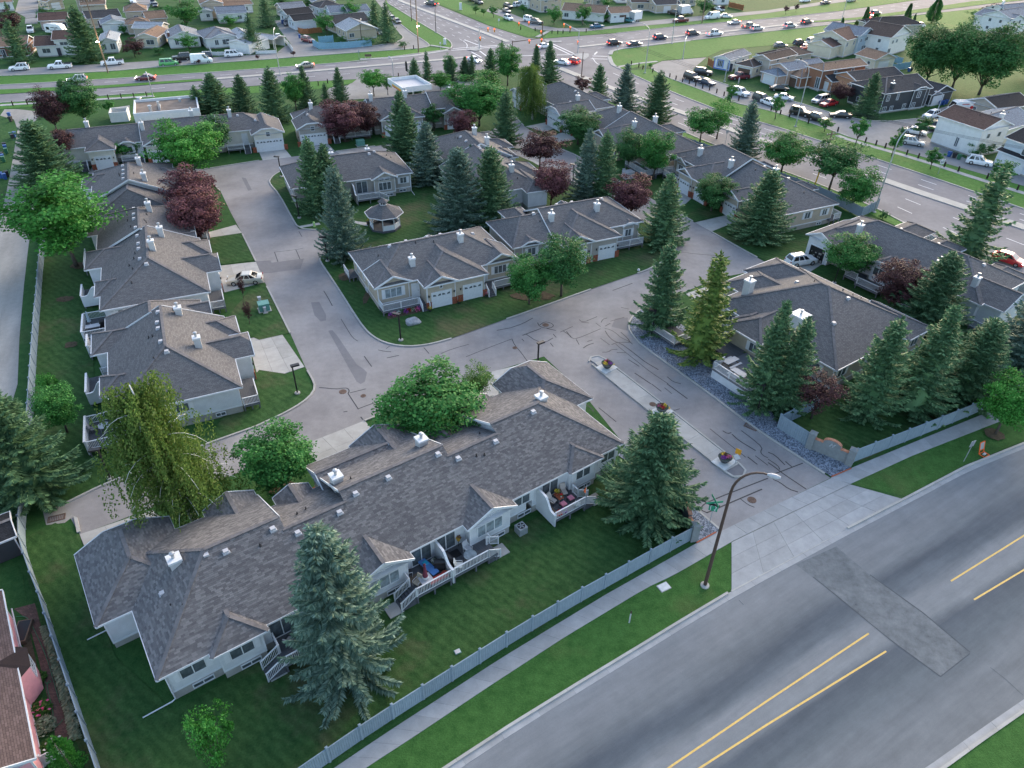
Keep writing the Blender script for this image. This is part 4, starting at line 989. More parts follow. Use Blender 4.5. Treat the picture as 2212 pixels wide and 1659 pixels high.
h.deck(32.05,35.6,-2.2,.45,DZ,[[(32.1,-2.15),(35.5,-2.15)],[(35.5,-.35),(35.5,-1.1)]],None)
h.rail([(35.5,-2.15,DZ),(36.7,-2.1,.2)],DZ);h.rail([(35.5,-1.1,DZ),(36.7,-1.1,.2)],DZ)
m=MB();[m.box(35.5+i*.3,35.8+i*.3,-2.1,-1.1,0,DZ-.2-i*.2)for i in range(4)];m.build('steps',M_['deck'],h.t)
h.downspout(.5,.35,'W',2.2);h.downspout(-2.0,9.0,'W',1.6)
h.garage(1.1,14.0,'N',4.6);h.garage(40.3,14.0,'N',4.6);h.garage(18.3,13.4,'N');h.garage(23.2,13.6,'N')
h.finish(shingles=300)
FRONT=h
# ------------------------------------------------ left column
h=House('townhouse_row','grey roofed white townhouse on the left street, behind the weeping birch','townhouse',(-38.71,52.92),25.4)
h.block(0,12.4,0,14.9,'y','h','g');h.block(-.2,10.3,14.6,20,'y','g','h');h.block(5,14.4,5.4,10.4,'x','g','j',found=.05);h.block(5,13.6,10.5,14.6,'x','g','h',found=.05)
h.block(-1.6,5,12.1,16.9,'x','h','g');h.block(-.78,4,3.7,7.6,'x','h','g');h.block(6,11.2,16.2,19.4,'x','g','g')
h.chimney(7.9,13.6);h.chimney(9.2,6.9,top=1.5)
h.vents([(5.9,13.6),(5.7,11.5),(5.7,10.2),(5.8,7.3),(6.2,5.4)]);h.pipes([(4.6,9.6),(5.0,9.4),(7.4,14.2),(4.9,17.6),(3.8,16.9),(4.9,5.0)])
h.window(1.9,0,'S',1.8,1.5,1.1,1,True);h.window(6.4,0,'S',1.8,1.3,1.1,1,True);h.basement(9.7,0,'S',1.0);h.door(4.0,0,'S',.95,1.7,patio=True);h.window(12.0,3.4,'E',1.7,1.5,1.2,1)
h.garage(13.9,7.9,'E');h.garage(13.2,12.6,'E')
h.deck(-2.6,.45,-.9,3.4,.95,[[(-2.5,-.85),(.4,-.85),(3.4,-.85)],[(-2.5,3.35),(.3,3.35)]]);h.screen(-.9,.45,-2.6,.95,1.2,1.2,'x')if False else None
h.screen(-2.6,3.4,-.9,.95,2.0,2.0);h.deck(.45,3.4,-.9,.0,.95,[])
h.deck(-2.6,.4,7.6,11.9,.95,[[(-1.2,11.85),(.3,11.85)]]);h.screen(7.65,.3,-2.6,.95,2.9,1.75,'x');h.screen(-2.6,11.5,7.8,.95,1.9,1.9)
h.deck(-2.6,.4,17.0,20.1,.95,[[(-2.5,17.05),(.3,17.05)]]);h.screen(-2.6,19.8,17.1,.95,1.95,1.95)
h.deck(12.0,13.7,.4,5.3,.8,[[(12.1,.45),(13.65,.45),(13.65,3.6)]],None)
h.finish()
h=House('townhouse_row','grey roofed townhouse on the left street with a beige sedan in its driveway','townhouse',(-48.81,72.38),24.2)
h.block(0,12.4,0,16.2,'y','h','g');h.block(-.7,11.4,15.8,29.4,'y','g','h');h.block(5,14.2,5.3,10.6,'x','g','j',found=.05);h.block(5,13.5,10.8,15.4,'x','g','h',found=.05)
h.block(-2,5,11.7,17.2,'x','h','g');h.block(-.65,4,3.6,7.8,'x','h','g');h.block(-2,5,22.5,27.5,'x','h','g');h.block(5,14.0,22.6,28.2,'x','g','h',found=.05);h.block(6,12.0,16.4,18.6,'x','g','g');h.block(6,12.0,19.2,21.4,'x','g','g')
h.chimney(6.8,8.8,top=1.6);h.chimney(7.9,13.9,top=1.6);h.chimney(6.7,23.0,top=1.6)
h.vents([(5.2,7.0),(5.9,5.2),(5.1,10.2),(5.1,11.8),(5.0,14.5),(4.9,16.6),(4.7,20.0),(4.7,21.6),(4.6,25.0)]);h.pipes([(4.4,8.2),(4.6,9.5),(3.8,7.0),(4.2,5.5),(4.2,18.0),(3.8,20.7),(6.2,18.4),(6.0,19.0),(6.3,21.3),(5.9,24.3),(3.9,3.0)])
h.window(2.4,0,'S',1.9,1.3,1.1,1,True);h.window(6.5,0,'S',1.9,1.5,1.1,1,True);h.window(12.2,3.3,'E',1.7,1.5,1.2)
h.garage(13.8,8,'E');h.garage(13.1,13.1,'E');h.garage(13.6,25.4,'E')
h.deck(-2.8,.4,7.8,11.5,.95,[[(-1.2,11.4),(.3,11.4)]]);h.screen(7.85,.3,-2.8,.95,2.9,1.8,'x');h.screen(-2.8,11.2,8.0,.95,1.9,1.9)
h.deck(-2.9,.4,17.4,22.3,.95,[[(-2.8,17.5),(-2.8,22.2)]])
h.deck(-2.4,.4,-1.4,3.2,.95,[[(-2.3,-1.35),(.9,-1.35)],[(-2.3,3.15),(.2,3.15)]]);h.screen(-2.4,3.1,-1.3,.95,1.9,1.9)
h.deck(12.0,13.7,.5,5.2,.8,[[(12.1,.55),(13.65,.55),(13.65,3.6)]],None);h.deck(11.6,13.4,18.8,22.4,.8,[[(13.35,19.6),(13.35,22.3)]])
h.finish()
h=House('townhouse_row','grey roofed townhouse at the upper end of the left street beside maroon trees','townhouse',(-62.06,98.77),24.0)
h.block(0,10.3,0,6,'y','h','g');h.block(-.6,11.6,4.9,18.8,'y','g','h',e=3.75);h.block(5,14,5.2,11,'x','g','j',found=.05);h.block(5,13,11.5,16.5,'x','g','h',found=.05)
h.block(-2.2,4,11.8,17,'x','h','g');h.block(-.8,4,4.6,8.7,'x','h','g');h.block(-1.8,4,.4,4.2,'x','h','g')
h.chimney(7.0,13,top=1.5);h.chimney(7.6,6.4,top=1.5);h.vents([(4.9,4.0),(4.7,6.5),(4.7,8.4),(4.7,10.3),(4.6,12.6)]);h.pipes([(5.0,2.6),(6.2,2.5),(4.1,8.9),(4.0,9.8),(6.4,13.6),(6.2,8.2)])
h.garage(13.6,8.1,'E');h.garage(12.6,14,'E');h.finish()
# ------------------------------------------------ top rows
h=House('townhouse_row','cream townhouse row along the top left street with arched garage windows','townhouse',(-76.83,125.97),22.6,'siding_beige')
h.wall=M_['siding_cream']=siding_mat('cream_vinyl_siding',(.60,.57,.50))
h.block(-7,9.5,2.8,11.6,'x','h','g');h.block(9.3,22.8,2.5,12.0,'x','g','g',e=3.6);h.block(22.5,32.5,2.8,11.6,'x','g','h',e=3.7)
h.block(0,5,0,6.5,'y','h','g',found=.05);h.block(9.5,19,0,8,'y','h','g',found=.05);h.block(9.5,14.2,-.1,5,'y','g','g',found=.05);h.block(28.5,34.7,0,9,'y','j','g',found=.05);h.block(5.4,8.2,2.3,6,'y','j','g');h.block(20,24,2.3,6,'y','j','g')
for x,y in((.7,7.6),(9.9,5.4),(18.8,7.5),(25.6,6.6)):h.chimney(x,y,top=1.5)
h.garage(2.5,.4,'S');h.garage(11.9,.4,'S');h.garage(16.8,.4,'S');h.garage(31.6,.4,'S',4.8);h.window(31.6,.4,'S',2.85,.8,.9,0);h.window(6.8,2.7,'S',1.7,1.4,1.2,1,True);h.window(22,2.7,'S',1.7,1.6,1.2,2,True);h.door(8.7,3.2,'S');h.door(27.4,3.2,'S')
h.deck(5.3,9.2,1.2,2.9,.8,[[(5.4,1.25),(8.0,1.25)]],(8.6,1.2,'S',1.1));h.deck(23.8,28.2,1.2,3.0,.8,[[(23.9,1.25),(26.8,1.25)]],(27.4,1.2,'S',1.1));h.deck(-3.4,-.2,1.0,3.0,.8,[[(-3.3,1.05),(-1.4,1.05)]],(-.8,1.0,'S',1.1))
h.vents([(27,6.6),(30,5)]);h.finish()
h=House('townhouse_row','long taupe townhouse row at the top centre behind two maroon trees','townhouse',(-42.83,140.75),23.2,'siding_taupe')
h.block(.5,15.8,2.5,11.5,'x','h','g');h.block(15.5,28.8,2.5,11.9,'x','g','g',e=3.8);h.block(28.5,37,2.5,12,'x','g','h',e=4.1)
h.block(0,6.2,0,6.5,'y','j','g',found=.05);h.block(16.5,26,.3,8,'y','h','g',found=.05);h.block(16.5,21.3,.2,5,'y','g','g',found=.05);h.block(30,34.8,.6,6,'y','g','g',found=.05)
for x,y in((4.2,6.6),(16.5,6.8),(23.8,6.8),(34,7.6)):h.chimney(x,y,top=1.5)
h.garage(3.1,.4,'S',4.8);h.window(3.1,.4,'S',2.85,.8,.9,0);h.garage(18.9,.6,'S');h.garage(23.8,.7,'S');h.garage(32.4,1.0,'S');h.window(10.5,2.9,'S',1.7,1.8,1.2,2,True);h.door(7.4,2.9,'S');h.window(.5,4.5,'W',1.6,1.0,1.0)
h.deck(6.9,14.5,1.0,3.0,.7,[[(8.4,1.05),(14.4,1.05)]],(7.5,1.0,'S',1.1));h.vents([(8,6.4),(3,4)]);h.pipes([(2.5,5.0),(1.8,4.2)]);h.finish()
h=House('townhouse','grey roofed townhouse with wide arched garage behind the pale weeping birch','townhouse',(6.01,158.58),29.2,'siding_white')
h.block(0,9,-5.9,.2,'x','j','g',found=.05);h.block(3,14.5,-5,14,'y','h','h');h.block(0,7,10.8,16,'x','j','g',found=.05);h.block(.8,6,-8.6,-5.5,'x','j','g',found=.05);h.block(8,17,0,5,'x','g','h')
h.chimney(6.6,-2.2,top=1.4);h.garage(.5,-2.9,'W',4.8);h.garage(.5,13.4,'W');h.garage(1.2,-7.0,'W');h.vents([(8,1),(5.2,-1.5)]);h.pipes([(8.2,4),(13,1.8)]);h.window(2,2.4,'W',1.7,1.4,1.2,1,True);h.finish()
h=House('townhouse_row','grey roofed beige townhouse by the highway behind two round green trees','townhouse',(24.5,129.2),26,'siding_beige')
h.block(0,12.4,0,17.2,'y','h','g');h.block(0,12.4,16.8,27,'y','g','h',e=3.2);h.block(-2.4,6,8.8,16.8,'x','h','g',found=.05);h.block(-2.5,4,12.2,16.8,'x','g','g',found=.05);h.block(9,15,10,14.5,'x','g','h')
h.chimney(5.2,19.8,top=1.5);h.chimney(3.4,11.4,top=1.5);h.chimney(6.8,9.6,top=1.5);h.window(5.0,0,'S',2,1.2,1.0,1,True);h.window(8.0,0,'S',2,1.2,1.0,1,True);h.window(10.4,0,'S',2,1.0,1.0,1,True)
h.deck(-2.2,.4,-1.5,5,.9,[[(-2.1,5),(-2.1,-1.4),(4,-1.4)]]);h.deck(.4,5,-1.5,.3,.9,[]);h.finish()
h=House('townhouse_row','beige townhouse row with two gabled garages beside the highway fence','townhouse',(40.70,104.22),25.8,'siding_beige')
h.block(0,12,0,15.2,'y','h','g');h.block(0,12,14.6,28.5,'y','g','h',e=4.0);h.block(-3.2,7,14,22.4,'x','h','g',found=.05);h.block(-3.35,4,18.0,22.5,'x','g','g',found=.05);h.block(-2.4,5,7.0,11.2,'x','g','g',found=.05);h.block(-.4,4,23.8,27.2,'x','g','g');h.block(-.4,4,11.6,14.2,'x','j','g');h.block(8,14,16,20,'x','g','h');h.block(8,13.6,6,10,'x','g','h')
h.chimney(2.2,23.6,top=1.5);h.chimney(2.8,16.0,top=1.5);h.chimney(5.4,8.4,top=1.5)
h.garage(-2.9,20.2,'W');h.garage(-2.8,16.0,'W');h.garage(-2.0,9.1,'W');h.window(0,25.5,'W',1.7,1.3,1.2,1,True);h.window(0,12.9,'W',1.7,1.0,1.0,1,True)
h.window(6.2,0,'S',1.75,1.2,1.15,1,True);h.window(9.8,0,'S',1.75,1.0,1.1,1,True);h.basement(9.2,0,'S',1.0)
h.deck(10.8,13.0,-.2,2.6,.95,[[(11.6,-.15),(12.95,-.15),(12.95,2.5)]]);h.deck(-2.2,.4,.5,4.6,.8,[[(-2.1,4.5),(-2.1,.6),(.2,.6)]]);h.deck(-2.2,.4,23.0,27.6,.8,[[(-2.1,23.1),(-2.1,27.5),(.2,27.5)]]);h.vents([(6.6,6.5),(6.4,12)]);h.pipes([(4.8,12.2),(7.0,3.0)]);h.downspout(.4,.3,'S',1.8);h.finish()
h=House('townhouse_row','white townhouse row with an open garage and a white crossover outside','townhouse',(42.62,97.69),35,'siding_white')
h.block(0,9,-4.5,.1,'x','g','g',found=.05);h.block(1.2,12.8,-25,-.3,'y','h','h',e=3.52);h.block(8,17,-10.0,-5.4,'x','g','h');h.block(8,15.4,-15.5,-11.2,'x','g','h');h.block(.9,7,-7.8,-5.6,'x','j','g');h.block(.2,7,-13.2,-10.2,'x','j','g');h.block(-1.2,7,-20,-14.5,'x','h','g',found=.05);h.block(8,14.5,-24.5,-20,'x','g','h');h.block(2,8.5,-27.5,-22,'y','g','g')
h.chimney(4.0,-5.4,top=1.5);h.chimney(3.6,-17.6,top=1.4);h.chimney(3.4,-22.6,top=1.4)
h.window(1.3,-6.7,'W',1.7,1.2,1.1,1,True);h.window(.6,-11.7,'W',1.7,1.6,1.2,1);h.garage(-.8,-17.2,'W');h.vents([(8.2,-9),(8.4,-14.5),(8.0,-21)]);h.pipes([(7.2,-3.5),(6.8,-19.5)])
o=MB();w,hh=2.5,2.15
o.box(-w/2-.16,-w/2,-.1,.03,0,hh);o.box(w/2,w/2+.16,-.1,.03,0,hh);o.box(-w/2-.16,w/2+.16,-.1,.03,hh,hh+.16);oo=h.put(o.build('garage_opening',M_['white'],h.t),.5,-2.2,'W',.04)
o=MB();o.box(-w/2,w/2,-.035,.0,0,hh);o.build('interior_shade_panel',M_['black'],oo)  # flat black panel: shade inside the open garage put in as colour
o=MB();r_=random.Random(4)
for i in range(14):
 x=r_.uniform(-1.1,.9);z=r_.choice((.1,.7,1.2,1.6));o.box(x,x+r_.uniform(.1,.3),-.09,-.036,z,z+r_.uniform(.1,.35))
o.build('stored_goods',M_['concrete'],oo)
h.deck(-1.2,1.4,-10.0,-8.0,.8,[[(-1.1,-9.9),(-1.1,-8.1),(1,-8.1)]]);h.deck(-2.0,.5,-13.8,-10.4,.8,[[(-1.9,-10.5),(-1.9,-13.7),(.3,-13.7)]]);h.deck(12.2,14.4,-19.5,-16.2,.9,[[(12.3,-19.4),(14.3,-19.4),(14.3,-16.3)]]);h.deck(.2,3,-27.6,-25,.9,[[(.3,-25.1),(.3,-27.5),(2.9,-27.5)]])
h.finish()
# ------------------------------------------------ clubhouse-like house by the entrance
h=House('large_bungalow','large hipped beige bungalow with two white chimneys and picnic deck by the entrance','house',(34.93,63.19),35.1,'siding_beige')
h.block(0,16.6,0,17.6,'y','h','h');h.block(12.2,17.2,-.9,6,'y','h','g');h.block(-2.9,6,7.9,13.3,'x','h','g');h.block(-1.2,5,10.8,13.6,'x','h','g');h.block(4.4,11.2,12,20.4,'y','g','h',found=.05);h.block(9.4,16.2,12,21.2,'y','g','h',found=.05)
h.chimney(2.6,7.4,1.9,1.5);h.chimney(3.4,15.6,1.1,2.3)
h.vents([(9.4,6.2),(4.6,4.4),(8.6,12.6)]);h.pipes([(11.5,8.2),(11.8,7.0),(12,6.0),(8.9,10.6)])
h.window(0,3.1,'W',1.7,1.9,1.2,1,True);h.window(0,15.2,'W',1.7,1.7,1.2,1,True);h.window(-2.4,9.0,'W',1.7,1.2,1.2,1,True);h.window(2.0,0,'S',1.7,1.5,1.2,1,True);h.window(7.4,0,'S',1.7,1.5,1.2,1,True);h.basement(1.6,0,'S');h.garage(7.8,19.9,'N',4.6);h.garage(12.8,20.6,'N',4.6);h.window(14.6,-.4,'S',1.7,1.4,1.2)
h.deck(-8.3,-2.5,2.6,9.7,1.3,[[(-6.6,9.6),(-8.25,9.6),(-8.25,2.7),(-2.5,2.7)]],posts=False);h.deck(-5.2,-.2,9.72,14.0,1.3,[[(-2.6,13.9),(-2.2,11.6)]],posts=False)
m=MB();m.box(-8.26,-8.16,2.65,9.65,0,1.08);m.box(-8.2,-2.6,2.62,2.7,0,1.08);m.build('deck_skirt',M_['siding_white'],h.t)
h.deck(-7.6,-4.6,16.2,20.4,.55,[[(-4.7,20.3),(-7.5,20.3),(-7.5,16.3),(-4.7,16.3)]])
h.deck(-2.2,.4,.2,4.2,.6,[[(-2.1,4.1),(-2.1,.3),(.2,.3)]])
h.finish()
CLUB=h
# ------------------------------------------------ centre block
h=House('duplex','beige duplex with two white garage doors at the centre street corner','townhouse',(-17.45,78.95),27.6,'siding_beige')
h.block(0,19.8,0,11.3,'x','h','h');h.block(0,5.1,-.05,5,'y','g','g');h.block(5.7,14.7,-2.4,7.5,'y','h','g',found=.05);h.block(5.72,10.5,-2.5,3,'y','g','g',found=.05);h.block(15.3,20.2,-.1,5,'y','g','g')
h.chimney(5.9,2.2,top=1.25);h.chimney(13.6,4.2,top=1.3)
h.vents([(4.4,6.4),(6.6,6.2),(9.6,6.2),(11.5,6.2),(16.2,6.0)]);h.pipes([(2.6,6.0),(7.6,5.2),(10.0,4.8)])
h.window(2.5,.4,'S',1.55,2.3,1.35,2,True,gl='glass_l');h.window(17.7,.4,'S',1.6,1.9,1.2,2,True);h.garage(8.1,-2,'S');h.garage(12.55,-1.95,'S');h.window(8.1,-2,'S',2.75,.45,.5,0);h.door(5.5,.5,'S',.75);h.door(15.2,.5,'S',.75)
h.window(.4,6.2,'W',1.6,.8,1.0);h.window(.4,8.8,'W',1.6,.9,1.0);h.window(.4,4.0,'W',2.0,.6,.8);h.basement(.4,5.6,'W',.9)
h.deck(.4,5.3,-1.3,.4,.7,[[(.5,.3),(.5,-1.25),(5.2,-1.25)]],(5.85,-1.3,'S',1.0));h.deck(5.3,6.1,-1.3,.5,.7,[]);h.deck(15.0,19.6,-1.6,.4,.7,[[(15.9,-1.55),(19.5,-1.55)]],(15.1,-1.6,'S',1.0))
h.deck(-.9,.4,9.2,11.5,.8,[[(-.85,9.3),(-.85,11.4)]])
h.finish()
h=House('duplex','taupe duplex with stepped roof and corner balcony on the centre block','townhouse',(.58,92.13),25.3,'siding_taupe')
h.block(-1.2,5.5,-.6,9,'x','h','g');h.block(5.2,20.4,-.3,10,'x','g','h',e=3.75);h.block(0,3.4,-.65,4,'y','j','g');h.block(5.5,15.0,-3,7,'y','h','g',found=.05);h.block(5.52,10.7,-3.1,3,'y','g','g',found=.05);h.block(16.8,19.4,-.35,4,'y','j','g');h.block(2,6,6,12,'y','g','h')
h.chimney(6.3,2.6,top=1.3);h.chimney(14,2.9,top=1.3);h.vents([(4.2,4.2),(8.5,5.2),(11,5.2),(16,5.0)]);h.pipes([(1.4,3.0),(1.9,3.4),(4.6,2.8)])
h.window(1.9,-.2,'S',1.7,1.3,1.2,1,True);h.window(18.1,0,'S',1.6,1.1,1.15,1,True);h.garage(8.1,-2.6,'S');h.garage(12.9,-2.6,'S');h.window(8.1,-2.6,'S',2.75,.45,.5,0);h.door(4.4,-.1,'S',.75)
h.deck(-.8,5.3,-1.9,-.1,.7,[[(-.7,-.2),(-.7,-1.85),(4.3,-1.85)]]);h.deck(15.2,20.0,-1.5,.2,.8,[[(15.3,-1.45),(19.9,-1.45),(19.9,.6)]]);h.deck(18.6,20.0,.2,1.0,.8,[])
h.finish()
h=House('duplex','taupe duplex overlooking the gazebo, with a big gable window and deck','townhouse',(-26.97,115.06),24.3,'siding_taupe')
h.block(-10.2,10.3,0,11,'x','h','h');h.block(2.85,7.35,-1,6,'y','g','g');h.block(-8,-3.4,-1,6,'y','g','g')
h.window(5.1,-.55,'S',1.35,2.2,1.4,2);h.window(4.6,-.55,'S',3.0,.9,.55,0);h.window(5.6,-.55,'S',3.0,.9,.55,0);h.window(8.6,.45,'S',1.7,1.2,1.1,1,True);h.basement(5.8,-.55,'S',1.2);h.basement(8.4,.45,'S',1.2);h.door(1.4,.45,'S',.95,1.9,patio=True)
h.chimney(-1.5,9.0,top=1.3);h.chimney(4.6,7.8,top=1.0);h.vents([(-2.4,4.8),(4.2,4.9),(5.2,5.3)]);h.pipes([(7.4,5.8),(8.0,5.2)])
h.deck(-.2,4.2,-2.4,.45,.95,[[(.0,-2.35),(3.6,-2.35)]]);h.screen(-.25,.45,-2.4,.95,2.9,1.8);h.rail([(3.6,-2.35,.95),(5.0,-2.8,.3)],.95);h.downspout(9.9,.4,'S',1.8)
for y in(2.5,5.5):h.window(-9.8,y,'W',1.6,1.2,1.2)
h.finish()
h=House('townhouse_row','white townhouse row inside the ring street between spruces and maroon trees','townhouse',(-1.73,111.94),23.8,'siding_white')
h.block(-6.5,6.6,0,14.4,'y','h','g');h.block(-5,7.2,13.8,27.6,'y','g','h',e=3.85);h.block(0,8.9,3.5,11,'x','g','h',found=.05);h.block(0,8.4,13.9,19,'x','g','h',found=.05);h.block(0,9.8,19.2,24,'x','g','h',found=.05);h.block(2.9,7.2,-2.1,6,'y','h','g')
h.chimney(2.6,3.6,top=1.3);h.chimney(2.8,15.2,top=1.6);h.chimney(2.5,20.6,top=1.6);h.vents([(.2,11.6),(.5,13.0),(-.2,17.6),(-.3,20.2)]);h.pipes([(-.8,20.4),(-1,21.2),(3.0,2.0)])
h.garage(8.5,8.6,'E');h.garage(8.0,16.4,'E');h.garage(9.4,21.6,'E');h.finish()
# ================================================================== TREES
def rhomb(verts,faces,p,d,n,l,w):
 """leaf: rhombus from p along d, lying across n"""
 s=d.cross(n);s.normalize();m=p+d*(l*.5);k=len(verts)
 verts+=[tuple(p),tuple(m+s*w),tuple(p+d*l),tuple(m-s*w)];faces.append((k,k+1,k+2,k+3))
def mesh_of(name,v,f,mat):
 me=bpy.data.meshes.new(name);me.from_pydata(v,[],f);me.materials.append(mat);me.update();return me
def spruce_proto(seed,H=10.0,Rr=2.2,dens=1.0,sparse=0.0,wide=.85,lw=1.0):
 r=random.Random(seed);v,f=[],[]
 z=H*.06;lv=0
 while z<H*.975:
  t=z/H;rad=Rr*(1-t)**wide*r.uniform(.82,1.12)+.12
  nb=max(4,int(round((9-4*t)*(1-sparse))));a0=r.random()*6.28
  for b in range(nb):
   a=a0+6.283*b/nb+r.uniform(-.25,.25);L=rad*r.uniform(.72,1.15)
   if r.random()<sparse*.3:continue
   o=Vector((math.cos(a),math.sin(a),0));sd=Vector((-o.y,o.x,0));pit=.30-.75*(1-t)+r.uniform(-.12,.12)
   st=.15/dens;s=.12*L;zb=z+r.uniform(-.15,.15)
   while s<L:
    q=s/L;zz=zb+s*pit+(q**2.2)*L*.30-.12*L*math.sin(q*3.1)
    zz=max(zz,.10);p=o*s+Vector((0,0,zz));wl=(.40*(1-.62*q)+.07)*min(1,rad+.35)
    for sg in(-1,1):
     d=(o*r.uniform(.55,.9)+sd*sg*r.uniform(.5,1.0)+Vector((0,0,r.uniform(-.38,.05)))).normalized()
     rhomb(v,f,p,d,Vector((r.uniform(-.4,.4),r.uniform(-.4,.4),1)),wl*r.uniform(.8,1.3),.085*lw)
    d=(o+Vector((0,0,r.uniform(-.1,.6)))+sd*r.uniform(-.3,.3)).normalized()
    rhomb(v,f,p,d,sd+Vector((0,0,r.uniform(-.6,.6))),wl*.9,.075*lw)
    if r.random()<.75:
     d=(o*.5+Vector((0,0,-.8))+sd*r.uniform(-.5,.5)).normalized();rhomb(v,f,p,d,sd,wl*.95,.09*lw)
    s+=st*r.uniform(.8,1.2)
   p=o*L+Vector((0,0,max(.2,zb+L*pit+.3*L)));rhomb(v,f,p-o*.1,(o+Vector((0,0,.35))).normalized(),sd,.3,.05)
  z+=(.36-.17*t)*H/10*r.uniform(.85,1.15)/(dens**.3)*(1+sparse*.6);lv+=1
 for k in range(26):
  a=r.random()*6.28;d=Vector((math.cos(a)*.4,math.sin(a)*.4,1)).normalized();rhomb(v,f,Vector((0,0,H*(.93+.06*r.random()))),d,Vector((-d.y,d.x,.1)),.35,.045)
  # dark inner foliage mass
 n=9;k0=len(v);rings=8
 for i in range(rings):
  t=.07+.86*i/(rings-1);rr=Rr*(1-t)**wide*.42
  for j in range(n):a=6.283*j/n+i*.3;q=rr*r.uniform(.75,1.2);v.append((q*math.cos(a),q*math.sin(a),H*t))
 for i in range(rings-1):
  for j in range(n):f.append((k0+i*n+j,k0+i*n+(j+1)%n,k0+(i+1)*n+(j+1)%n,k0+(i+1)*n+j))
 tr=MB();tr.tube([(0,0,-.1),(.03,0,H*.35),(0,.03,H*.7),(0,0,H*.97)],[.026*H,.02*H,.011*H,.004*H],8)
 return tr,v,f,H,Rr
def decid_proto(seed,H=9.0,Rr=3.2,base=.2,nclump=125,per=110,leaf=.235,flat=1.0,low=False,airy=0.0):
 r=random.Random(seed);v,f=[],[];tr=MB()
 zc=H*(base+(1-base)*.52);hz=H*(1-base)*.5
 fork=Vector((r.uniform(-.1,.1),r.uniform(-.1,.1),H*base*1.05));tr.tube([(0,0,-.1),tuple(fork*.5),tuple(fork)],[.02*H,.016*H,.013*H],8)
 cl=[]
 for i in range(nclump):
 # points through the crown, denser to the rim, lumpy outline
  while True:
   d=Vector((r.gauss(0,1),r.gauss(0,1),r.gauss(0,1)))
   if d.length>.1:break
  d.normalize();lump=1+.2*math.sin(3*math.atan2(d.y,d.x)+seed)*math.cos(2.3*d.z+seed*.7)+.09*math.sin(7*d.x+seed)
  q=(r.random()**.42)*lump
  c=Vector((d.x*Rr*q*.92,d.y*Rr*q*.92,zc+d.z*hz*q*(.9 if d.z>0 else .82)*flat))
  if d.z<-.2:c.x*=.86;c.y*=.86
  cl.append(c)
 lim=r.sample(cl,min(10,len(cl)))
 for c in lim:
  m=(fork+c)*.5+Vector((0,0,-.12*(c-fork).length*.5));tr.tube([tuple(fork*.96),tuple(m),tuple(c)],[.0085*H,.005*H,.002*H],6)
 for c in cl:
  cs=r.uniform(.5,.95)*Rr/3.2*1.05;od=Vector((c.x,c.y,(c.z-zc))).normalized()
  n_=int(per*r.uniform(.6,1.3)*(1-airy))
  for k in range(n_):
   while True:
    p=Vector((r.uniform(-1,1),r.uniform(-1,1),r.uniform(-1,1)))
    if p.length<1:break
   p=Vector((p.x*cs,p.y*cs,p.z*cs*.7))
   nn=(od*.8+Vector((r.uniform(-1,1),r.uniform(-1,1),r.uniform(-.3,1.3)))).normalized()
   d=nn.orthogonal();d.rotate(Matrix.Rotation(r.random()*6.28,3,nn));d.z-=.25;d.normalize()
   l=leaf*r.uniform(.7,1.3);rhomb(v,f,c+p,d,nn,l,l*.34)
 return tr,v,f,H,Rr
def birch_proto(seed,H=12.0,Rr=4.6):
 r=random.Random(seed);v,f=[],[];tr=MB()
 tr.tube([(0,0,-.1),(-.25,.1,H*.3),(-.5,0,H*.6),(-.9,.1,H*.97)],[.022*H,.017*H,.009*H,.003*H],8)
 for b in range(190):
  t=r.uniform(.14,1.0)**.85;a=b*2.399+r.uniform(-.3,.3);x0=Vector((-.9*t,.05,H*t*.93));L=Rr*(1.0-.5*t**3)*r.random()**.55
  o=Vector((math.cos(a),math.sin(a),0));pts=[x0];n=5
  for i in range(1,n+1):
   q=i/n;pts.append(x0+o*(L*q)+Vector((0,0,L*(.55*q-.50*q*q*q))))
  if b%5==0:tr.tube([tuple(p)for p in pts],[.0032*H*(1-i/(n+1.5))for i in range(n+1)],5)
  for i in range(1,n+1):
   for k in range(4):
    p=pts[i].lerp(pts[i-1],r.random())+Vector((r.uniform(-.35,.35),r.uniform(-.35,.35),r.uniform(-.1,.15)))
    ln=r.uniform(.7,2.3)*(.55+.6*i/n);ln=min(ln,max(.3,p.z-.5));sx,sy=r.uniform(-.1,.1),r.uniform(-.1,.1);s=0
    while s<ln:
     q=p+Vector((sx*s+r.uniform(-.1,.1),sy*s+r.uniform(-.1,.1),-s));an=r.random()*6.28
     d=Vector((math.cos(an)*.6,math.sin(an)*.6,-.75)).normalized();rhomb(v,f,q,d,Vector((-math.sin(an),math.cos(an),.5)),r.uniform(.16,.27),.06);s+=.115
 return tr,v,f,H,Rr
def column_proto(seed,H=8.0,Rr=.9,n=5200,leaf=.2):
 r=random.Random(seed);v,f=[],[];tr=MB();tr.tube([(0,0,-.1),(0,0,H*.9)],[.018*H,.004*H],6)
 for i in range(n):
  t=r.random();rr=Rr*min(1,.45+t*2.2)*max(.04,1-t)**.55;a=r.random()*6.28;q=rr*math.sqrt(r.random())*(1+.25*math.sin(a*3+t*9))
  p=Vector((q*math.cos(a),q*math.sin(a),H*(.07+.93*t)));d=Vector((math.cos(a)*.5,math.sin(a)*.5,.8)).normalized();rhomb(v,f,p,d,Vector((-math.sin(a),math.cos(a),r.uniform(-.5,.5))),leaf,leaf*.3)
 return tr,v,f,H,Rr
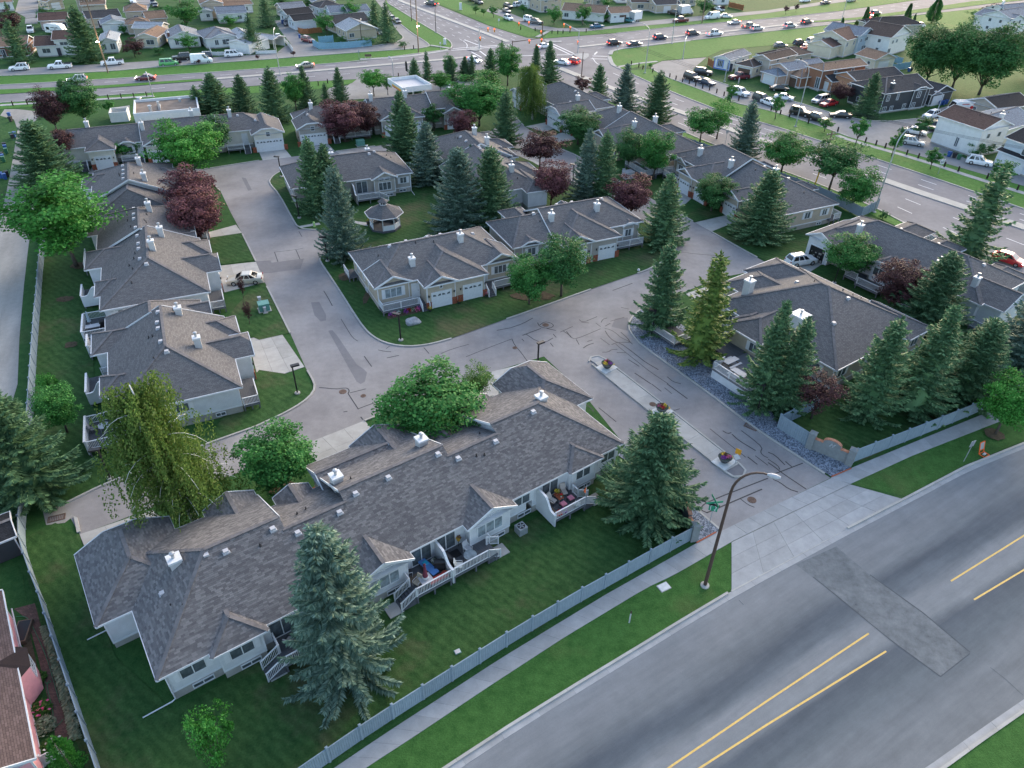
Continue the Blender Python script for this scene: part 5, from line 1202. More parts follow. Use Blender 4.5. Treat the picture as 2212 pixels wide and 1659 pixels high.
LM={'spruce':leaf_mat('spruce_green',(0.040,0.101,0.046),(0.113,0.217,0.102),(0.192,0.304,0.147),.05),'blue':leaf_mat('spruce_blue_green',(0.058,0.112,0.083),(0.150,0.232,0.176),(0.255,0.350,0.273),.05),'yspruce':leaf_mat('spruce_yellow_green',(0.057,0.116,0.028),(0.150,0.232,0.050),(0.285,0.310,0.078),.05),'dgreen':leaf_mat('leaf_dark_green',(0.023,0.092,0.026),(0.060,0.183,0.055),(0.093,0.238,0.080),.2),'green':leaf_mat('leaf_green',(0.027,0.129,0.028),(0.066,0.234,0.052),(0.107,0.308,0.087),.25),'bright':leaf_mat('leaf_bright_green',(0.033,0.159,0.023),(0.070,0.266,0.045),(0.122,0.352,0.082),.25),'olive':leaf_mat('leaf_olive_green',(0.056,0.139,0.031),(0.132,0.256,0.065),(0.232,0.310,0.109),.25),'maroon':leaf_mat('leaf_maroon',(0.062,0.024,0.031),(0.145,0.055,0.065),(0.255,0.111,0.120),.15),'dmaroon':leaf_mat('leaf_dark_maroon',(0.031,0.016,0.020),(0.078,0.033,0.037),(0.155,0.070,0.070),.15),'birch':leaf_mat('birch_leaf',(.065,.125,.026),(.13,.21,.05),(.19,.235,.08),.25),}
PROTO={}
def reg(key,tr,v,f,H,Rr,bark='bark'):
 PROTO[key]=(tr.mesh('trunk',M_[bark],True),mesh_of('crown',v,f,LM['green']),H,Rr)
reg('s1',*spruce_proto(1,dens=1.5,lw=.75,sparse=.14));reg('s2',*spruce_proto(2,Rr=2.0,dens=1.5,wide=.92,lw=.75,sparse=.1));reg('s3',*spruce_proto(3,Rr=2.4,wide=.75,dens=1.9,lw=.6));reg('s4',*spruce_proto(4,Rr=1.9,sparse=.28))
reg('s5',*spruce_proto(5,Rr=2.5,wide=.72,dens=2.4,lw=.5));reg('slow',*spruce_proto(6,Rr=2.0,dens=.55))
reg('d1',*decid_proto(1));reg('d2',*decid_proto(2,nclump=115,per=115));reg('d3',*decid_proto(3,base=.12,nclump=140));reg('d4',*decid_proto(4,base=.3,nclump=105));reg('dlow',*decid_proto(7,base=.12,nclump=60,per=62,leaf=.36));reg('dsmall',*decid_proto(8,H=5,Rr=1.4,base=.26,nclump=46,per=75,leaf=.19));reg('airy',*decid_proto(9,base=.2,nclump=90,per=80,airy=.2));reg('big',*decid_proto(12,H=15,Rr=5.6,base=.12,nclump=220,per=100,leaf=.36));reg('bush',*decid_proto(13,H=3,Rr=1.7,base=.02,nclump=40,per=70,leaf=.15))
reg('birch',*birch_proto(1),bark='bark_birch');reg('col',*column_proto(1));reg('thuja',*column_proto(2,H=3,Rr=1.0,n=2600,leaf=.14))
def tree(key,base,top,wpx,mat,label,cat='tree',name=None,group=None,d=True,h=None,rmul=1.0):
 """base: (grid x, grid y) of the trunk foot; top: grid y of the tip; wpx: crown width on the grid"""
 b=D(*base)if d else base;tm,cm,H,Rr=PROTO[key]
 hh=h or height_at(b,top);rad=px_size(b,wpx,hh*.4)/2*(1.06 if key=='s5' else 1.2 if key[0]=='s' else 1.12)
 nm=name or{'s':'spruce_tree','b':'weeping_birch' if key=='birch' else 'shrub'}.get(key[0],'deciduous_tree')
 t=thing(nm,label,cat,(b[0],b[1],0),R.random()*6.28 if key!='birch' else 0.3,group)
 sc=(rad/Rr,rad/Rr,hh/H)
 k=(hh/H+rad/Rr)/2
 link('trunk',tm,t,scale=(k,k,hh/H));link('crown',cm,t,scale=sc,mat=LM[mat])
 TREES.append((nm,label,round(hh,1),round(rad,1)));return t
TREES=[]
SP=[('s5',(748,1440),1138,245,'blue','largest spruce, standing on the back lawn in front of the nearest row'),('s3',(1395,1105),893,190,'spruce','big spruce on the lawn between the nearest row and the entrance road'),('s1',(1421,712),520,108,'spruce','spruce in the gravel bed at the top of the entrance road'),('s4',(1512,775),545,125,'yspruce','yellow green spruce in the gravel bed beside the picnic deck'),('s2',(1640,872),650,105,'spruce','taller left spruce of the pair in front of the large bungalow'),('s1',(1688,885),684,112,'spruce','shorter right spruce of the pair in front of the large bungalow'),('s1',(1867,895),685,128,'spruce','leftmost spruce of the row behind the right roadside fence'),('s2',(1968,885),660,130,'spruce','second spruce from the left behind the right roadside fence'),('s3',(2075,860),690,140,'spruce','third spruce from the left behind the right roadside fence'),('s1',(2185,815),595,160,'blue','blue green spruce at the right edge behind the roadside fence'),('s3',(1993,715),545,140,'spruce','dark spruce beside the maroon tree right of the large bungalow roof'),('s4',(2082,570),358,120,'spruce','tall sparse spruce by the highway near the red moving car'),('s3',(1636,513),366,115,'spruce','spruce on the lawn in front of the beige row beside the highway'),('s2',(1428,525),375,98,'spruce','spruce on the corner lawn right of the stepped roof duplex'),('s2',(1264,428),277,72,'blue','left tree of the twin spruces beside the ring street'),('s1',(1300,428),282,76,'spruce','right tree of the twin spruces beside the ring street'),('s5',(994,488),318,132,'blue','broad silvery spruce right of the gazebo'),('s3',(1060,478),316,105,'spruce','dark spruce behind the broad silvery one near the gazebo'),('s2',(926,395),262,88,'blue','blue spruce above the gazebo, right of the taupe duplex'),('s1',(882,345),222,80,'spruce','middle spruce of the three right of the taupe duplex'),('s2',(871,339),196,76,'spruce','tallest spruce behind the taupe duplex beside the top street'),('s1',(686,460),295,84,'spruce','dark green spruce left of the gazebo nearest the street'),('s2',(716,452),310,78,'spruce','grey green spruce between the dark spruce and the gazebo'),('s3',(744,557),358,90,'blue','silvery blue spruce in front of the gazebo by the street corner'),('s2',(1018,392),312,34,'blue','slim small spruce in front of the white row inside the ring'),('s1',(1092,318),194,68,'spruce','spruce between the top centre row and the ring street maroon tree'),('s3',(112,402),258,120,'spruce','wide spruce beside the gravel lane at the upper left'),('s1',(96,352),262,70,'spruce','spruce behind the wide one beside the gravel lane'),('s1',(150,238),172,46,'spruce','narrow spruce near the highway at the upper left'),('s5',(70,1062),838,235,'spruce','huge spruce overhanging the left fence by the dead end'),('s2',(470,246),158,84,'spruce','broadest spruce behind the top left row, near the flat roofed shop'),('slow',(432,248),184,44,'spruce','small spruce beside the flat roofed shop wall'),('s1',(530,246),160,58,'spruce','spruce right of the broadest one behind the top left row'),('s1',(598,262),144,72,'spruce','large dark spruce between the two top rows'),('s2',(664,232),142,44,'spruce','spruce behind the left end of the top centre row'),('slow',(705,220),178,26,'spruce','smallest spruce behind the top centre row'),('s2',(736,220),145,38,'spruce','slender spruce left of the side road behind the top centre row'),('s1',(898,202),125,42,'spruce','spruce in front of the fuel station canopy'),('s4',(923,172),110,26,'spruce','thin spruce beside the fuel station canopy'),('s1',(974,182),120,34,'spruce','spruce right of the fuel station canopy'),('s2',(1005,172),122,36,'spruce','spruce second right of the fuel station canopy'),('slow',(1020,170),117,24,'spruce','thin spruce in front of the white police car at the junction'),('s1',(1060,172),104,40,'spruce','tall spruce just left of the junction'),('slow',(1084,150),86,18,'spruce','thinnest spruce at the left edge of the junction'),('s1',(1158,150),95,26,'spruce','left spruce of the pair at the junction corner'),('s2',(1186,175),88,42,'spruce','right spruce of the pair at the junction corner'),('s1',(1290,228),138,50,'spruce','left spruce of three along the highway verge'),('s2',(1346,242),137,60,'blue','middle spruce of three along the highway verge'),('s1',(1414,265),153,74,'spruce','right spruce of three along the highway verge'),('s1',(1604,340),216,68,'blue','spruce behind the beige row, right of the green roadside trees'),('s1',(192,132),12,78,'spruce','very large spruce among the houses at the upper left'),('s4',(48,136),40,52,'spruce','sparse pine in front of the brick bungalow at the upper left'),('slow',(549,112),28,44,'spruce','spruce beside the white fence near the carport'),('slow',(578,58),-6,42,'spruce','spruce at the top behind the carport'),('slow',(838,92),4,42,'spruce','spruce at the street end left of the junction verge'),('slow',(812,66),0,36,'spruce','spruce behind the grey gabled bungalow near the street end'),('s1',(1868,252),155,58,'spruce','spruce in front of the charcoal house on the right'),('slow',(30,60),2,20,'spruce','small spruce at the upper left corner near the side street'),]
for a in SP:tree(*a)
LV=[('d3',(938,945),812,200,'green','green tree between the nearest row and the street, by the driveway'),('airy',(1034,880),783,66,'olive','small loose crowned tree beside the green one behind the nearest row'),('d2',(612,1056),938,165,'green','green tree in a soil ring beside the weeping birch'),('bush',(478,1640),1530,104,'bright','small bright green shrub on the lower left lawn'),('bush',(118,862),800,46,'bright','small bright green bush by the left fence'),('d2',(146,935),838,92,'green','green tree partly behind the huge spruce at the left fence'),('d1',(167,577),388,205,'bright','large bright green tree by the gravel lane on the left'),('d3',(418,385),262,135,'bright','bright round tree in front of the top left row'),('d1',(473,334),252,72,'dgreen','dark green tree right of the bright round one at the top left row'),('dsmall',(278,347),302,54,'green','small green tree between the cream garages of the top left row'),('d3',(250,512+0),368,10,'maroon',''),('d2',(1248,312),235,92,'dgreen','dense green tree in front of the highway row, upper right of the ring'),('d1',(1356,368),282,76,'dgreen','darker tree of the two round trees before the highway row'),('d2',(1410,388),282,82,'green','brighter tree of the two round trees before the highway row'),('d4',(1511,312),234,82,'green','green tree on the highway side behind the beige rows, left one'),('airy',(1548,300),212,66,'bright','loose bright tree behind the left highway side tree'),('d1',(1687,375),288,104,'green','round green tree by the highway fence, upper of three'),('d4',(1789,414),302,112,'dgreen','large forked tree by the highway lamp, middle of three'),('d2',(1838,458),362,86,'green','green tree by the highway fence, lowest of three'),('d3',(1536,457),376,82,'dgreen','round tree between the gabled garages beside the highway row'),('d1',(1824,602),512,108,'green','green tree in front of the open garage row'),('d3',(1143,657),552,96,'green','left green tree of the two beside the centre driveways'),('d2',(1212,640),512,112,'dgreen','right taller green tree of the two beside the centre driveways'),('d2',(2150,938),812,118,'bright','bright tree on the right boulevard verge by the signs'),('big',(1999,181),52,118,'dgreen','left cottonwood of the three large trees in the park'),('big',(2056,192),45,110,'dgreen','middle cottonwood of the three large trees in the park'),('big',(2114,205),50,128,'dgreen','right cottonwood of the three large trees in the park'),('big',(2222,170),60,90,'dgreen','cottonwood cut off by the right edge of the park'),('d4',(808,208),149,52,'bright','bright round tree behind the top centre row beside the side road'),('airy',(838,205),158,26,'green','slim tree beside the bright round tree near the fuel station'),('d2',(952,196),156,46,'bright','round green tree right of the fuel station canopy'),('d1',(972,178),118,30,'green','green tree behind the canopy spruce'),('d3',(1035,272),158,118,'green','very large round green tree at the end of the top centre row'),('d1',(640,238),160,48,'green','green tree between the spruces behind the top centre row'),('d2',(1096,185),96,60,'green','tall green tree at the junction corner'),('dsmall',(938,283),225,42,'dgreen','small dark tree in front of the top centre row'),('d1',(190,276),170,82,'dgreen','broad dark green tree beside the flat roofed shop'),('dsmall',(240,250),215,26,'green','small tree right of the broad dark tree near the shop'),('dlow',(405,60),-4,72,'green','big green tree among the houses at the top left'),('dlow',(412,112),70,40,'green','round tree in front of the blue roofed bungalow'),('dlow',(350,32),12,24,'dgreen','small dark tree beside the row of parked white cars'),('dlow',(102,46),14,42,'dgreen','dark bushy tree behind the brown roofed bungalow'),('dlow',(268,75),52,18,'green','slim tree between the pale bungalows'),('dlow',(498,56),34,36,'bright','bright green tree behind the blue gabled house'),('dlow',(707,74),24,42,'green','round tree beside the dark twin garages'),('dlow',(610,16),-6,50,'green','green tree at the top behind the grey garage'),('dlow',(668,20),-4,34,'dgreen','dark tree at the top beside the beige gable house'),('dlow',(760,45),0,40,'bright','bright tree behind the slate roofed cluster'),('dlow',(1197,53),10,34,'green','round tree on the corner lawn beyond the junction'),('dlow',(1258,54),4,36,'green','tall green tree between the tan roofed bungalows beyond the junction'),('dlow',(1302,46),25,32,'bright','bright round tree before the brown roofed garage'),('dlow',(1310,18),-6,28,'green','green tree at the top behind the brown roofed garage'),('dlow',(1520,32),-6,40,'dgreen','dark tree beside the large white van at the top'),('dsmall',(1130,30),8,18,'green','small tree left of the junction corner houses'),('dsmall',(1028,30),12,16,'green','first sapling on the far verge left of the parked cars'),('dsmall',(1044,34),18,14,'green','second sapling on the far verge left of the parked cars'),('dsmall',(1066,38),12,20,'green','third sapling on the far verge beside the parked cars'),('dsmall',(1577,222),180,26,'green','leafy sapling beside the white parked off road wagon'),('dsmall',(1674,258),204,26,'green','slim leafy sapling by the black parked wagons'),('dsmall',(1781,284),256,32,'green','bushy sapling beside the no stopping sign lamp'),('dsmall',(1846,316),252,36,'green','sapling at the mouth of the gravel parking strip'),('dsmall',(1925,338),286,28,'green','sapling beside the tall grey street lamp'),('dsmall',(1983,302),252,40,'dgreen','dark small tree in front of the white two storey house'),('dsmall',(2009,366),320,34,'green','sapling beside the speed limit sign'),('dsmall',(2150,406),346,48,'green','young tree in front of the pale blue garages'),('bush',(2108,336),302,60,'dgreen','dark shrubs against the white two storey house'),('bush',(1946,292),272,20,'dgreen','small shrub by the white parked car under the tree'),('bush',(1906,474),454,22,'dgreen','clipped shrub outside the highway fence corner'),('bush',(1405,146),135,10,'bright','single round bush beside the cul de sac'),('bush',(1571,222),203,16,'green','round bush beside the verge bollards'),('bush',(870,110-8),88,24,'dgreen','dark hedge bush by the grey gabled bungalow'),('bush',(738,92),76,24,'dgreen','round bush behind the blue fence, left one'),('bush',(795,98),78,40,'dgreen','long dark bush behind the blue fence, right one'),('bush',(345,118),100,26,'dgreen','round bush on the lawn before the tan bungalow'),('thuja',(166,1672),1598,66,'bright','clipped green cedar at the lower left corner fence'),('birch',(424,1132),818,262,'birch','weeping birch with white trunk behind the nearest row'),('birch',(1150,258),134,74,'birch','tall weeping birch at the upper centre by the wide garage'),('col',(1861,72),16,16,'dgreen','tall narrow poplar, left one beside the highway'),('col',(1884,66),30,24,'green','shorter bushy poplar right of the left narrow poplar'),('col',(1951,66),8,16,'dgreen','narrow poplar before the park houses'),('col',(1967,68),30,8,'dgreen','thin poplar right of the narrow park poplar'),('col',(2012,50),-2,30,'dgreen','widest and tallest poplar beside the highway'),('col',(1815,66),38,9,'dgreen','small slim poplar left of the poplar group'),('col',(1846,68),44,14,'olive','low leafy poplar left of the tall poplars'),('d3',(437,525),408,112,'maroon','front maroon tree of the pair beside the left street'),('d1',(425,472),366,110,'maroon','rear maroon tree of the pair beside the left street'),('dsmall',(420,530),462,74,'dmaroon','low brownish maroon tree at the foot of the pair'),('d3',(746,306),216,92,'maroon','left maroon tree in front of the top centre row'),('d2',(793,299),222,62,'dmaroon','right darker maroon tree in front of the top centre row'),('d3',(1000,304),236,56,'maroon','small round maroon tree at the right of the top centre row'),('d4',(1165.7,368),283,92,'dmaroon','dark maroon tree in the centre of the ring street'),('d3',(1190,444),348,80,'maroon','maroon tree just behind the stepped roof duplex'),('d3',(1358,472),378,84,'maroon','maroon tree on the corner beside the twin spruces'),('d2',(1925,674),566,108,'dmaroon','dark maroon tree between the large bungalow and the open garage row'),('airy',(1752,905),806,100,'dmaroon','maroon shrubby tree in front of the large bungalow corner'),('d2',(150,358),280,60,'dmaroon','maroon tree left of the top left row'),('d1',(125,290),192,66,'dmaroon','tall dark maroon tree by the highway at the upper left'),('dsmall',(1258,208),164,38,'dmaroon','narrow maroon tree beside the highway fence'),('dlow',(292,122),80,50,'dmaroon','dark maroon tree before the tan bungalow at the upper left'),('dlow',(25,75),20,56,'dmaroon','dark maroon tree at the upper left corner'),('airy',(527,645),596,15,'dmaroon','upper maroon sapling on the left street lawn'),('airy',(540,700),650,18,'dmaroon','lower maroon sapling on the left street lawn'),('d1',(1811,224),180,48,'dmaroon','brown leaved tree before the peach garage house'),('dlow',(2138,38),8,44,'dmaroon','maroon tree behind the blue roofed houses at the upper right'),('bush',(2112,40),20,46,'bright','yellow green bushes by the highway at the upper right'),('dsmall',(1697,30),12,12,'dmaroon','first dark sapling on the far verge at the top right'),('dsmall',(1719,26),8,10,'dmaroon','second dark sapling on the far verge at the top right'),('dsmall',(1538,27),14,10,'dmaroon','dark sapling left of the second on the far verge'),('dsmall',(1560,24),12,12,'dmaroon','dark sapling in the middle of the far verge'),('dsmall',(634,122),110,11,'dmaroon','small maroon sapling on the left highway verge, right one'),('dsmall',(557,130),118,9,'dmaroon','small maroon sapling on the left highway verge, left one'),('dsmall',(430,140),128,9,'dmaroon','small maroon sapling in front of the white panel van'),('dsmall',(390,141),130,8,'dmaroon','small maroon sapling in front of the green minivan'),]
for a in LV:
 if a[5]:
  cat='shrub' if a[0]in('bush','thuja')else 'tree';tree(*a,cat=cat,name='shrub' if cat=='shrub' else None)
  # ================================================================== VEHICLES
def hull(mb,prof,w,zb,taper=.93,rnd=.10):
 """closed car shell: side outline prof [(x, ztop)], straight sides with rolled upper edge"""
 n=len(prof);rings=[]
 for i,(x,z)in enumerate(prof):
  e=.82 if i in(0,n-1)else(.94 if i in(1,n-2)else 1.0);hw=w/2*e;zz=max(z,zb+.12)
  rings.append([(x,-hw*.93,zb),(x,-hw,zb+.16),(x,-hw,zb+(zz-zb)*.62),(x,-hw*taper,zz-rnd*.35),(x,-hw*(taper-.10),zz),(x,hw*(taper-.10),zz),(x,hw*taper,zz-rnd*.35),(x,hw,zb+(zz-zb)*.62),(x,hw,zb+.16),(x,hw*.93,zb)])
 b=len(mb.v);k=len(rings[0])
 for r_ in rings:mb.v+=r_
 for i in range(n-1):
  for j in range(k):
   j2=(j+1)%k;mb.f.append((b+i*k+j,b+(i+1)*k+j,b+(i+1)*k+j2,b+i*k+j2));mb.uv.append(None)
 mb.f.append(tuple(b+j for j in range(k)));mb.uv.append(None);mb.f.append(tuple(b+(n-1)*k+j for j in reversed(range(k))));mb.uv.append(None)
def quad_in(q,s,off):
 """shrink quad q towards its middle by s and lift along its normal"""
 q=[Vector(p)for p in q];c=sum(q,Vector())/4;n=(q[1]-q[0]).cross(q[2]-q[1]).normalized()
 return[tuple(c+(p-c)*s+n*off)for p in q]
M_['tyre']=plain('tyre_rubber',(.012,.012,.013),.8,.2);M_['rim']=plain('alloy_rim',(.42,.43,.45),.35,.5,.6)
M_['carglass']=glass_mat('car_glass',(.012,.015,.018),.06);M_['lens']=plain('headlamp_lens',(.7,.72,.75),.2,.6);M_['tail']=plain('tail_lamp',(.35,.02,.02),.3,.5);M_['trim']=plain('black_trim',(.02,.02,.022),.55,.3);M_['plate']=plain('licence_plate',(.7,.7,.72),.5,.3)
WHEEL={}
def wheel_meshes(r):
 if r not in WHEEL:
  t=MB();a=[]
  for k,(rr,y)in enumerate([(r*.6,-.11),(r*.94,-.11),(r,-.07),(r,.07),(r*.94,.11),(r*.6,.11)]):
   for j in range(16):an=6.2832*j/16;t.v.append((rr*math.cos(an),y,rr*math.sin(an)))
  for k in range(5):
   for j in range(16):t.f.append((k*16+j,k*16+(j+1)%16,(k+1)*16+(j+1)%16,(k+1)*16+j));t.uv.append(None)
  m=MB()
  for sgn in(-1,1):
   b=len(m.v);m.v.append((0,sgn*.085,0))
   for j in range(10):
    an=6.2832*j/10;q=.66 if j%2 else .62;m.v.append((r*q*math.cos(an),sgn*(.10 if j%2 else .075),r*q*math.sin(an)))
   for j in range(10):m.f.append((b,b+1+j,b+1+(j+1)%10));m.uv.append(None)
  WHEEL[r]=(t.mesh('wheel',M_['tyre']),m.mesh('rim',M_['rim']))
 return WHEEL[r]
CARS={}
def car_meshes(kind):
 if kind in CARS:return CARS[kind]
 P=dict(sedan=dict(L=4.75,W=1.82,prof=[(-2.37,.62),(-2.25,.93),(-1.5,.98),(-.9,.95),(.9,.93),(1.5,.86),(2.2,.72),(2.37,.5)],cab=(-1.75,-.95,.35,1.15),belt=.93,roof=1.45,wb=(-1.4,1.42),wr=.33),suv=dict(L=4.65,W=1.86,prof=[(-2.32,.6),(-2.27,1.0),(-1.6,1.05),(-.8,1.05),(.75,1.05),(1.3,1.0),(2.1,.88),(2.32,.55)],cab=(-2.22,-1.85,.25,1.05),belt=1.04,roof=1.70,wb=(-1.35,1.38),wr=.37),bigsuv=dict(L=4.95,W=1.98,prof=[(-2.47,.6),(-2.42,1.1),(-1.6,1.14),(-.8,1.14),(.75,1.14),(1.3,1.12),(2.3,1.05),(2.47,.6)],cab=(-2.40,-2.2,.35,.98),belt=1.13,roof=1.86,wb=(-1.42,1.5),wr=.40),minivan=dict(L=5.05,W=1.96,prof=[(-2.52,.6),(-2.46,1.0),(-1.6,1.05),(-.8,1.05),(1.0,1.04),(1.6,.96),(2.3,.8),(2.52,.5)],cab=(-2.42,-2.1,.75,1.6),belt=1.03,roof=1.75,wb=(-1.5,1.55),wr=.35),pickup=dict(L=5.7,W=1.98,prof=[(-2.85,.65),(-2.8,1.08),(-2.0,1.1),(-1.0,1.1),(1.0,1.12),(1.6,1.1),(2.65,1.02),(2.85,.6)],cab=(-.95,-.75,.65,1.25),belt=1.1,roof=1.86,wb=(-1.75,1.85),wr=.40,bed=(-2.7,-1.05)),van=dict(L=5.6,W=2.0,prof=[(-2.8,.6),(-2.76,1.25),(-1.6,1.28),(0,1.28),(1.4,1.28),(1.9,1.2),(2.6,1.0),(2.8,.55)],cab=(-2.75,-2.68,1.05,1.95),belt=1.26,roof=2.35,wb=(-1.7,1.75),wr=.36,closed=True),hatch=dict(L=4.3,W=1.8,prof=[(-2.15,.6),(-2.1,.95),(-1.5,.98),(-.8,.98),(.8,.96),(1.3,.9),(2.0,.76),(2.15,.5)],cab=(-2.02,-1.45,.3,1.15),belt=.96,roof=1.52,wb=(-1.28,1.3),wr=.33))[kind]
 body=MB();hull(body,P['prof'],P['W'],.24)
 x0,x1,x2,x3=P['cab'];b,rf,W=P['belt']-.03,P['roof'],P['W'];wb_,wt=W/2*.88,W/2*.70
 B=[(x0,-wb_,b),(x3,-wb_,b),(x3,wb_,b),(x0,wb_,b)];Tt=[(x1,-wt,rf-.06),(x2,-wt,rf-.06),(x2,wt,rf-.06),(x1,wt,rf-.06)];Tc=[(x1+.1,-wt*.86,rf),(x2-.12,-wt*.86,rf),(x2-.12,wt*.86,rf),(x1+.1,wt*.86,rf)]
 for lo,hi in((B,Tt),(Tt,Tc)):
  for i in range(4):j=(i+1)%4;body.poly([lo[i],lo[j],hi[j],hi[i]])
 body.poly(Tc)
 if 'bed' in P:
  a0,a1=P['bed'];z=1.13
 gl=[]
 fr=quad_in([B[1],B[2],Tt[2],Tt[1]],.86,.012);re=quad_in([B[3],B[0],Tt[0],Tt[3]],.84,.012)
 m=MB();m.poly(fr);gl.append(('windscreen',m))
 m=MB();m.poly(re);gl.append(('rear_window',m))
 for(i,j,sg)in((0,1,-1),(2,3,1)):
  q=[Vector(B[i]),Vector(B[j]),Vector(Tt[j]),Vector(Tt[i])];cuts=[.06,.38,.68,.94]if P['L']>4.5 and 'bed' not in P else[.06,.52,.94]
  if P.get('closed'):cuts=[.74,.96]if sg<0 else[.04,.26]
  for c0,c1 in zip(cuts,cuts[1:]):
   qq=[q[0].lerp(q[1],c0+.01),q[0].lerp(q[1],c1-.01),q[3].lerp(q[2],c1-.01),q[3].lerp(q[2],c0+.01)]
   m=MB();m.poly([tuple(p)for p in quad_in(qq,.90,.012)]);gl.append(('side_window',m))
 out=dict(P=P,body=body.mesh('body',plain('tmp',(.5,.5,.5))if 'tmp' not in bpy.data.materials else bpy.data.materials['tmp'],True),gl=[(n,m.mesh(n,M_['carglass']))for n,m in gl])
 me=out['body'];me.set_sharp_from_angle(angle=math.radians(38))
 L2=P['L']/2
 m=MB();m.box(L2-.14,L2-.005,-W/2*.86,-W/2*.55,.66,.80);out['hl']=m.mesh('headlight',M_['lens'])
 m=MB();m.box(-L2+.01,-L2+.12,-W/2*.88,-W/2*.66,.78,.98);out['tl']=m.mesh('taillight',M_['tail'])
 m=MB();m.box(L2-.10,L2+.01,-W/2*.5,W/2*.5,.38,.62);out['gr']=m.mesh('grille',M_['trim'])
 m=MB();m.box(-L2-.005,-L2+.05,-.26,.26,.55,.68);out['pl']=m.mesh('licence_plate',M_['plate'])
 if 'bed' in P:
  a0,a1=P['bed'];m=MB();m.poly([(a0,-.78,1.108),(a1,-.78,1.108),(a1,.78,1.108),(a0,.78,1.108)]);m.box(a0-.06,a1,-.86,-.78,1.09,1.17);m.box(a0-.06,a1,.78,.86,1.09,1.17);out['bed']=m.mesh('cargo_bed',M_['trim'])
 if kind in('suv','bigsuv','minivan'):
  m=MB();m.bar((x1+.15,-wt*.9,rf+.04),(x2-.3,-wt*.9,rf+.04),.04,.05);m.bar((x1+.15,wt*.9,rf+.04),(x2-.3,wt*.9,rf+.04),.04,.05);out['rr']=m.mesh('roof_rails',M_['trim'])
 CARS[kind]=out;return out
PAINT={}
def paint(name,c,metal=.0):
 if name not in PAINT:
  t=NT('car_paint_'+name);n=t.noise(t.coords('Object'),2.0,3);t.b.inputs['Coat Weight'].default_value=.6;t.b.inputs['Coat Roughness'].default_value=.08
  PAINT[name]=t.done(t.ramp(n,[(.3,sc3(c,.92)),(.7,sc3(c,1.05))]),.35,.5,metal)
 return PAINT[name]
PC=dict(white=(.78,.79,.80),silver=(.48,.49,.50),grey=(.16,.17,.18),black=(.012,.012,.014),red=(.52,.02,.025),maroon=(.16,.02,.03),blue=(.06,.16,.26),navy=(.02,.03,.06),beige=(.56,.52,.44),gold=(.40,.33,.24),green=(.10,.42,.12),teal=(.07,.22,.22),orange=(.6,.2,.06),dark=(.05,.055,.06))
def car(kind,col,rear,front,label,cat='car',group='cars',lit=False,name=None):
 """rear, front: ground points under the two ends; the car keeps its real length"""
 a,b=Vector(rear),Vector(front);c=(a+b)/2;ang=math.atan2(b.y-a.y,b.x-a.x)
 p=car_meshes(kind);t=thing(name or{'pickup':'pickup_truck','van':'panel_van','suv':'suv','bigsuv':'suv','minivan':'minivan','hatch':'hatchback'}.get(kind,'sedan'),label,cat,(c.x,c.y,.02),ang,group)
 link('body',p['body'],t,mat=paint(col,PC[col],.3 if col in('silver','grey','beige','gold')else 0))
 for n,m in p['gl']:link(n,m,t)
 P=p['P'];wm,rm=wheel_meshes(P['wr'])
 for x in P['wb']:
  for sg in(-1,1):w=link('wheel',wm,t,loc=(x,sg*(P['W']/2-.09),P['wr']));link('rim',rm,w)
 for sg in(1,-1):
  o=link('headlight',p['hl'],t,scale=(1,sg,1));
  if lit:o.material_slots[0].link='OBJECT';o.material_slots[0].material=M_['headlight']
  o=link('taillight',p['tl'],t,scale=(1,sg,1))
  if lit:o.material_slots[0].link='OBJECT';o.material_slots[0].material=M_['redlight']
 link('grille',p['gr'],t);link('licence_plate',p['pl'],t)
 for k in('bed','rr'):
  if k in p:link('cargo_bed' if k=='bed' else 'roof_rails',p[k],t)
 return t
def tc(c,r,k,col,a,b,lab,**kw):return car(k,col,T(c,r,*a),T(c,r,*b),lab,**kw)
gp=dict(group='cars parked on the upper left frontage road')
tc(0,0,'suv','white',(255,600),(90,612),'white crossover at the far left of the upper left frontage road',**gp)
tc(0,0,'pickup','white',(618,585),(428,597),'white pickup parked left of the tall power pole',cat='pickup',**gp)
tc(0,0,'pickup','white',(1060,553),(890,568),'white pickup parked right of the tall power pole',cat='pickup',**gp)
tc(0,0,'minivan','green',(1390,570),(1538,560),'green and orange painted minivan on the frontage road',cat='van',**gp)
tc(0,0,'bigsuv','black',(1655,513),(1492,524),'black wagon parked behind the green minivan',**gp)
tc(0,0,'suv','navy',(1825,500),(1700,508),'dark blue wagon half hidden by the white panel van',**gp)
tc(0,0,'van','white',(1680,547),(1815,540),'white panel van with dark graphics on the frontage road',cat='van',**gp)
tc(0,0,'minivan','white',(1953,493),(2090,485),'white minivan parked by the white fence',cat='van',**gp)
mv=dict(group='cars driving on the highways',lit=True)
tc(0,0,'suv','silver',(745,703),(600,714),'silver wagon driving left on the upper left highway',**mv)
tc(0,0,'sedan','maroon',(1345,690),(1183,694),'dark red sedan driving left past the grey lamp',**mv)
tc(1,0,'sedan','gold',(493,581),(365,590),'gold sedan driving left on the upper left highway',**mv)
py=dict(group='cars parked among the upper left houses')
tc(0,0,'pickup','white',(272,250),(268,305),'white pickup parked in a yard beside a shed',cat='pickup',**py)
tc(0,0,'suv','white',(1165,0),(1145,42),'first white car of the row on the upper side street',**py)
tc(0,0,'sedan','white',(1180,40),(1165,74),'middle white car of the row on the upper side street',**py)
tc(0,0,'sedan','white',(1190,75),(1178,105),'last white car of the row on the upper side street',**py)
tc(0,0,'suv','grey',(1330,20),(1320,55),'grey car across from the white row on the side street',**py)
tc(0,0,'sedan','black',(1352,45),(1345,72),'black car across from the white row on the side street',**py)
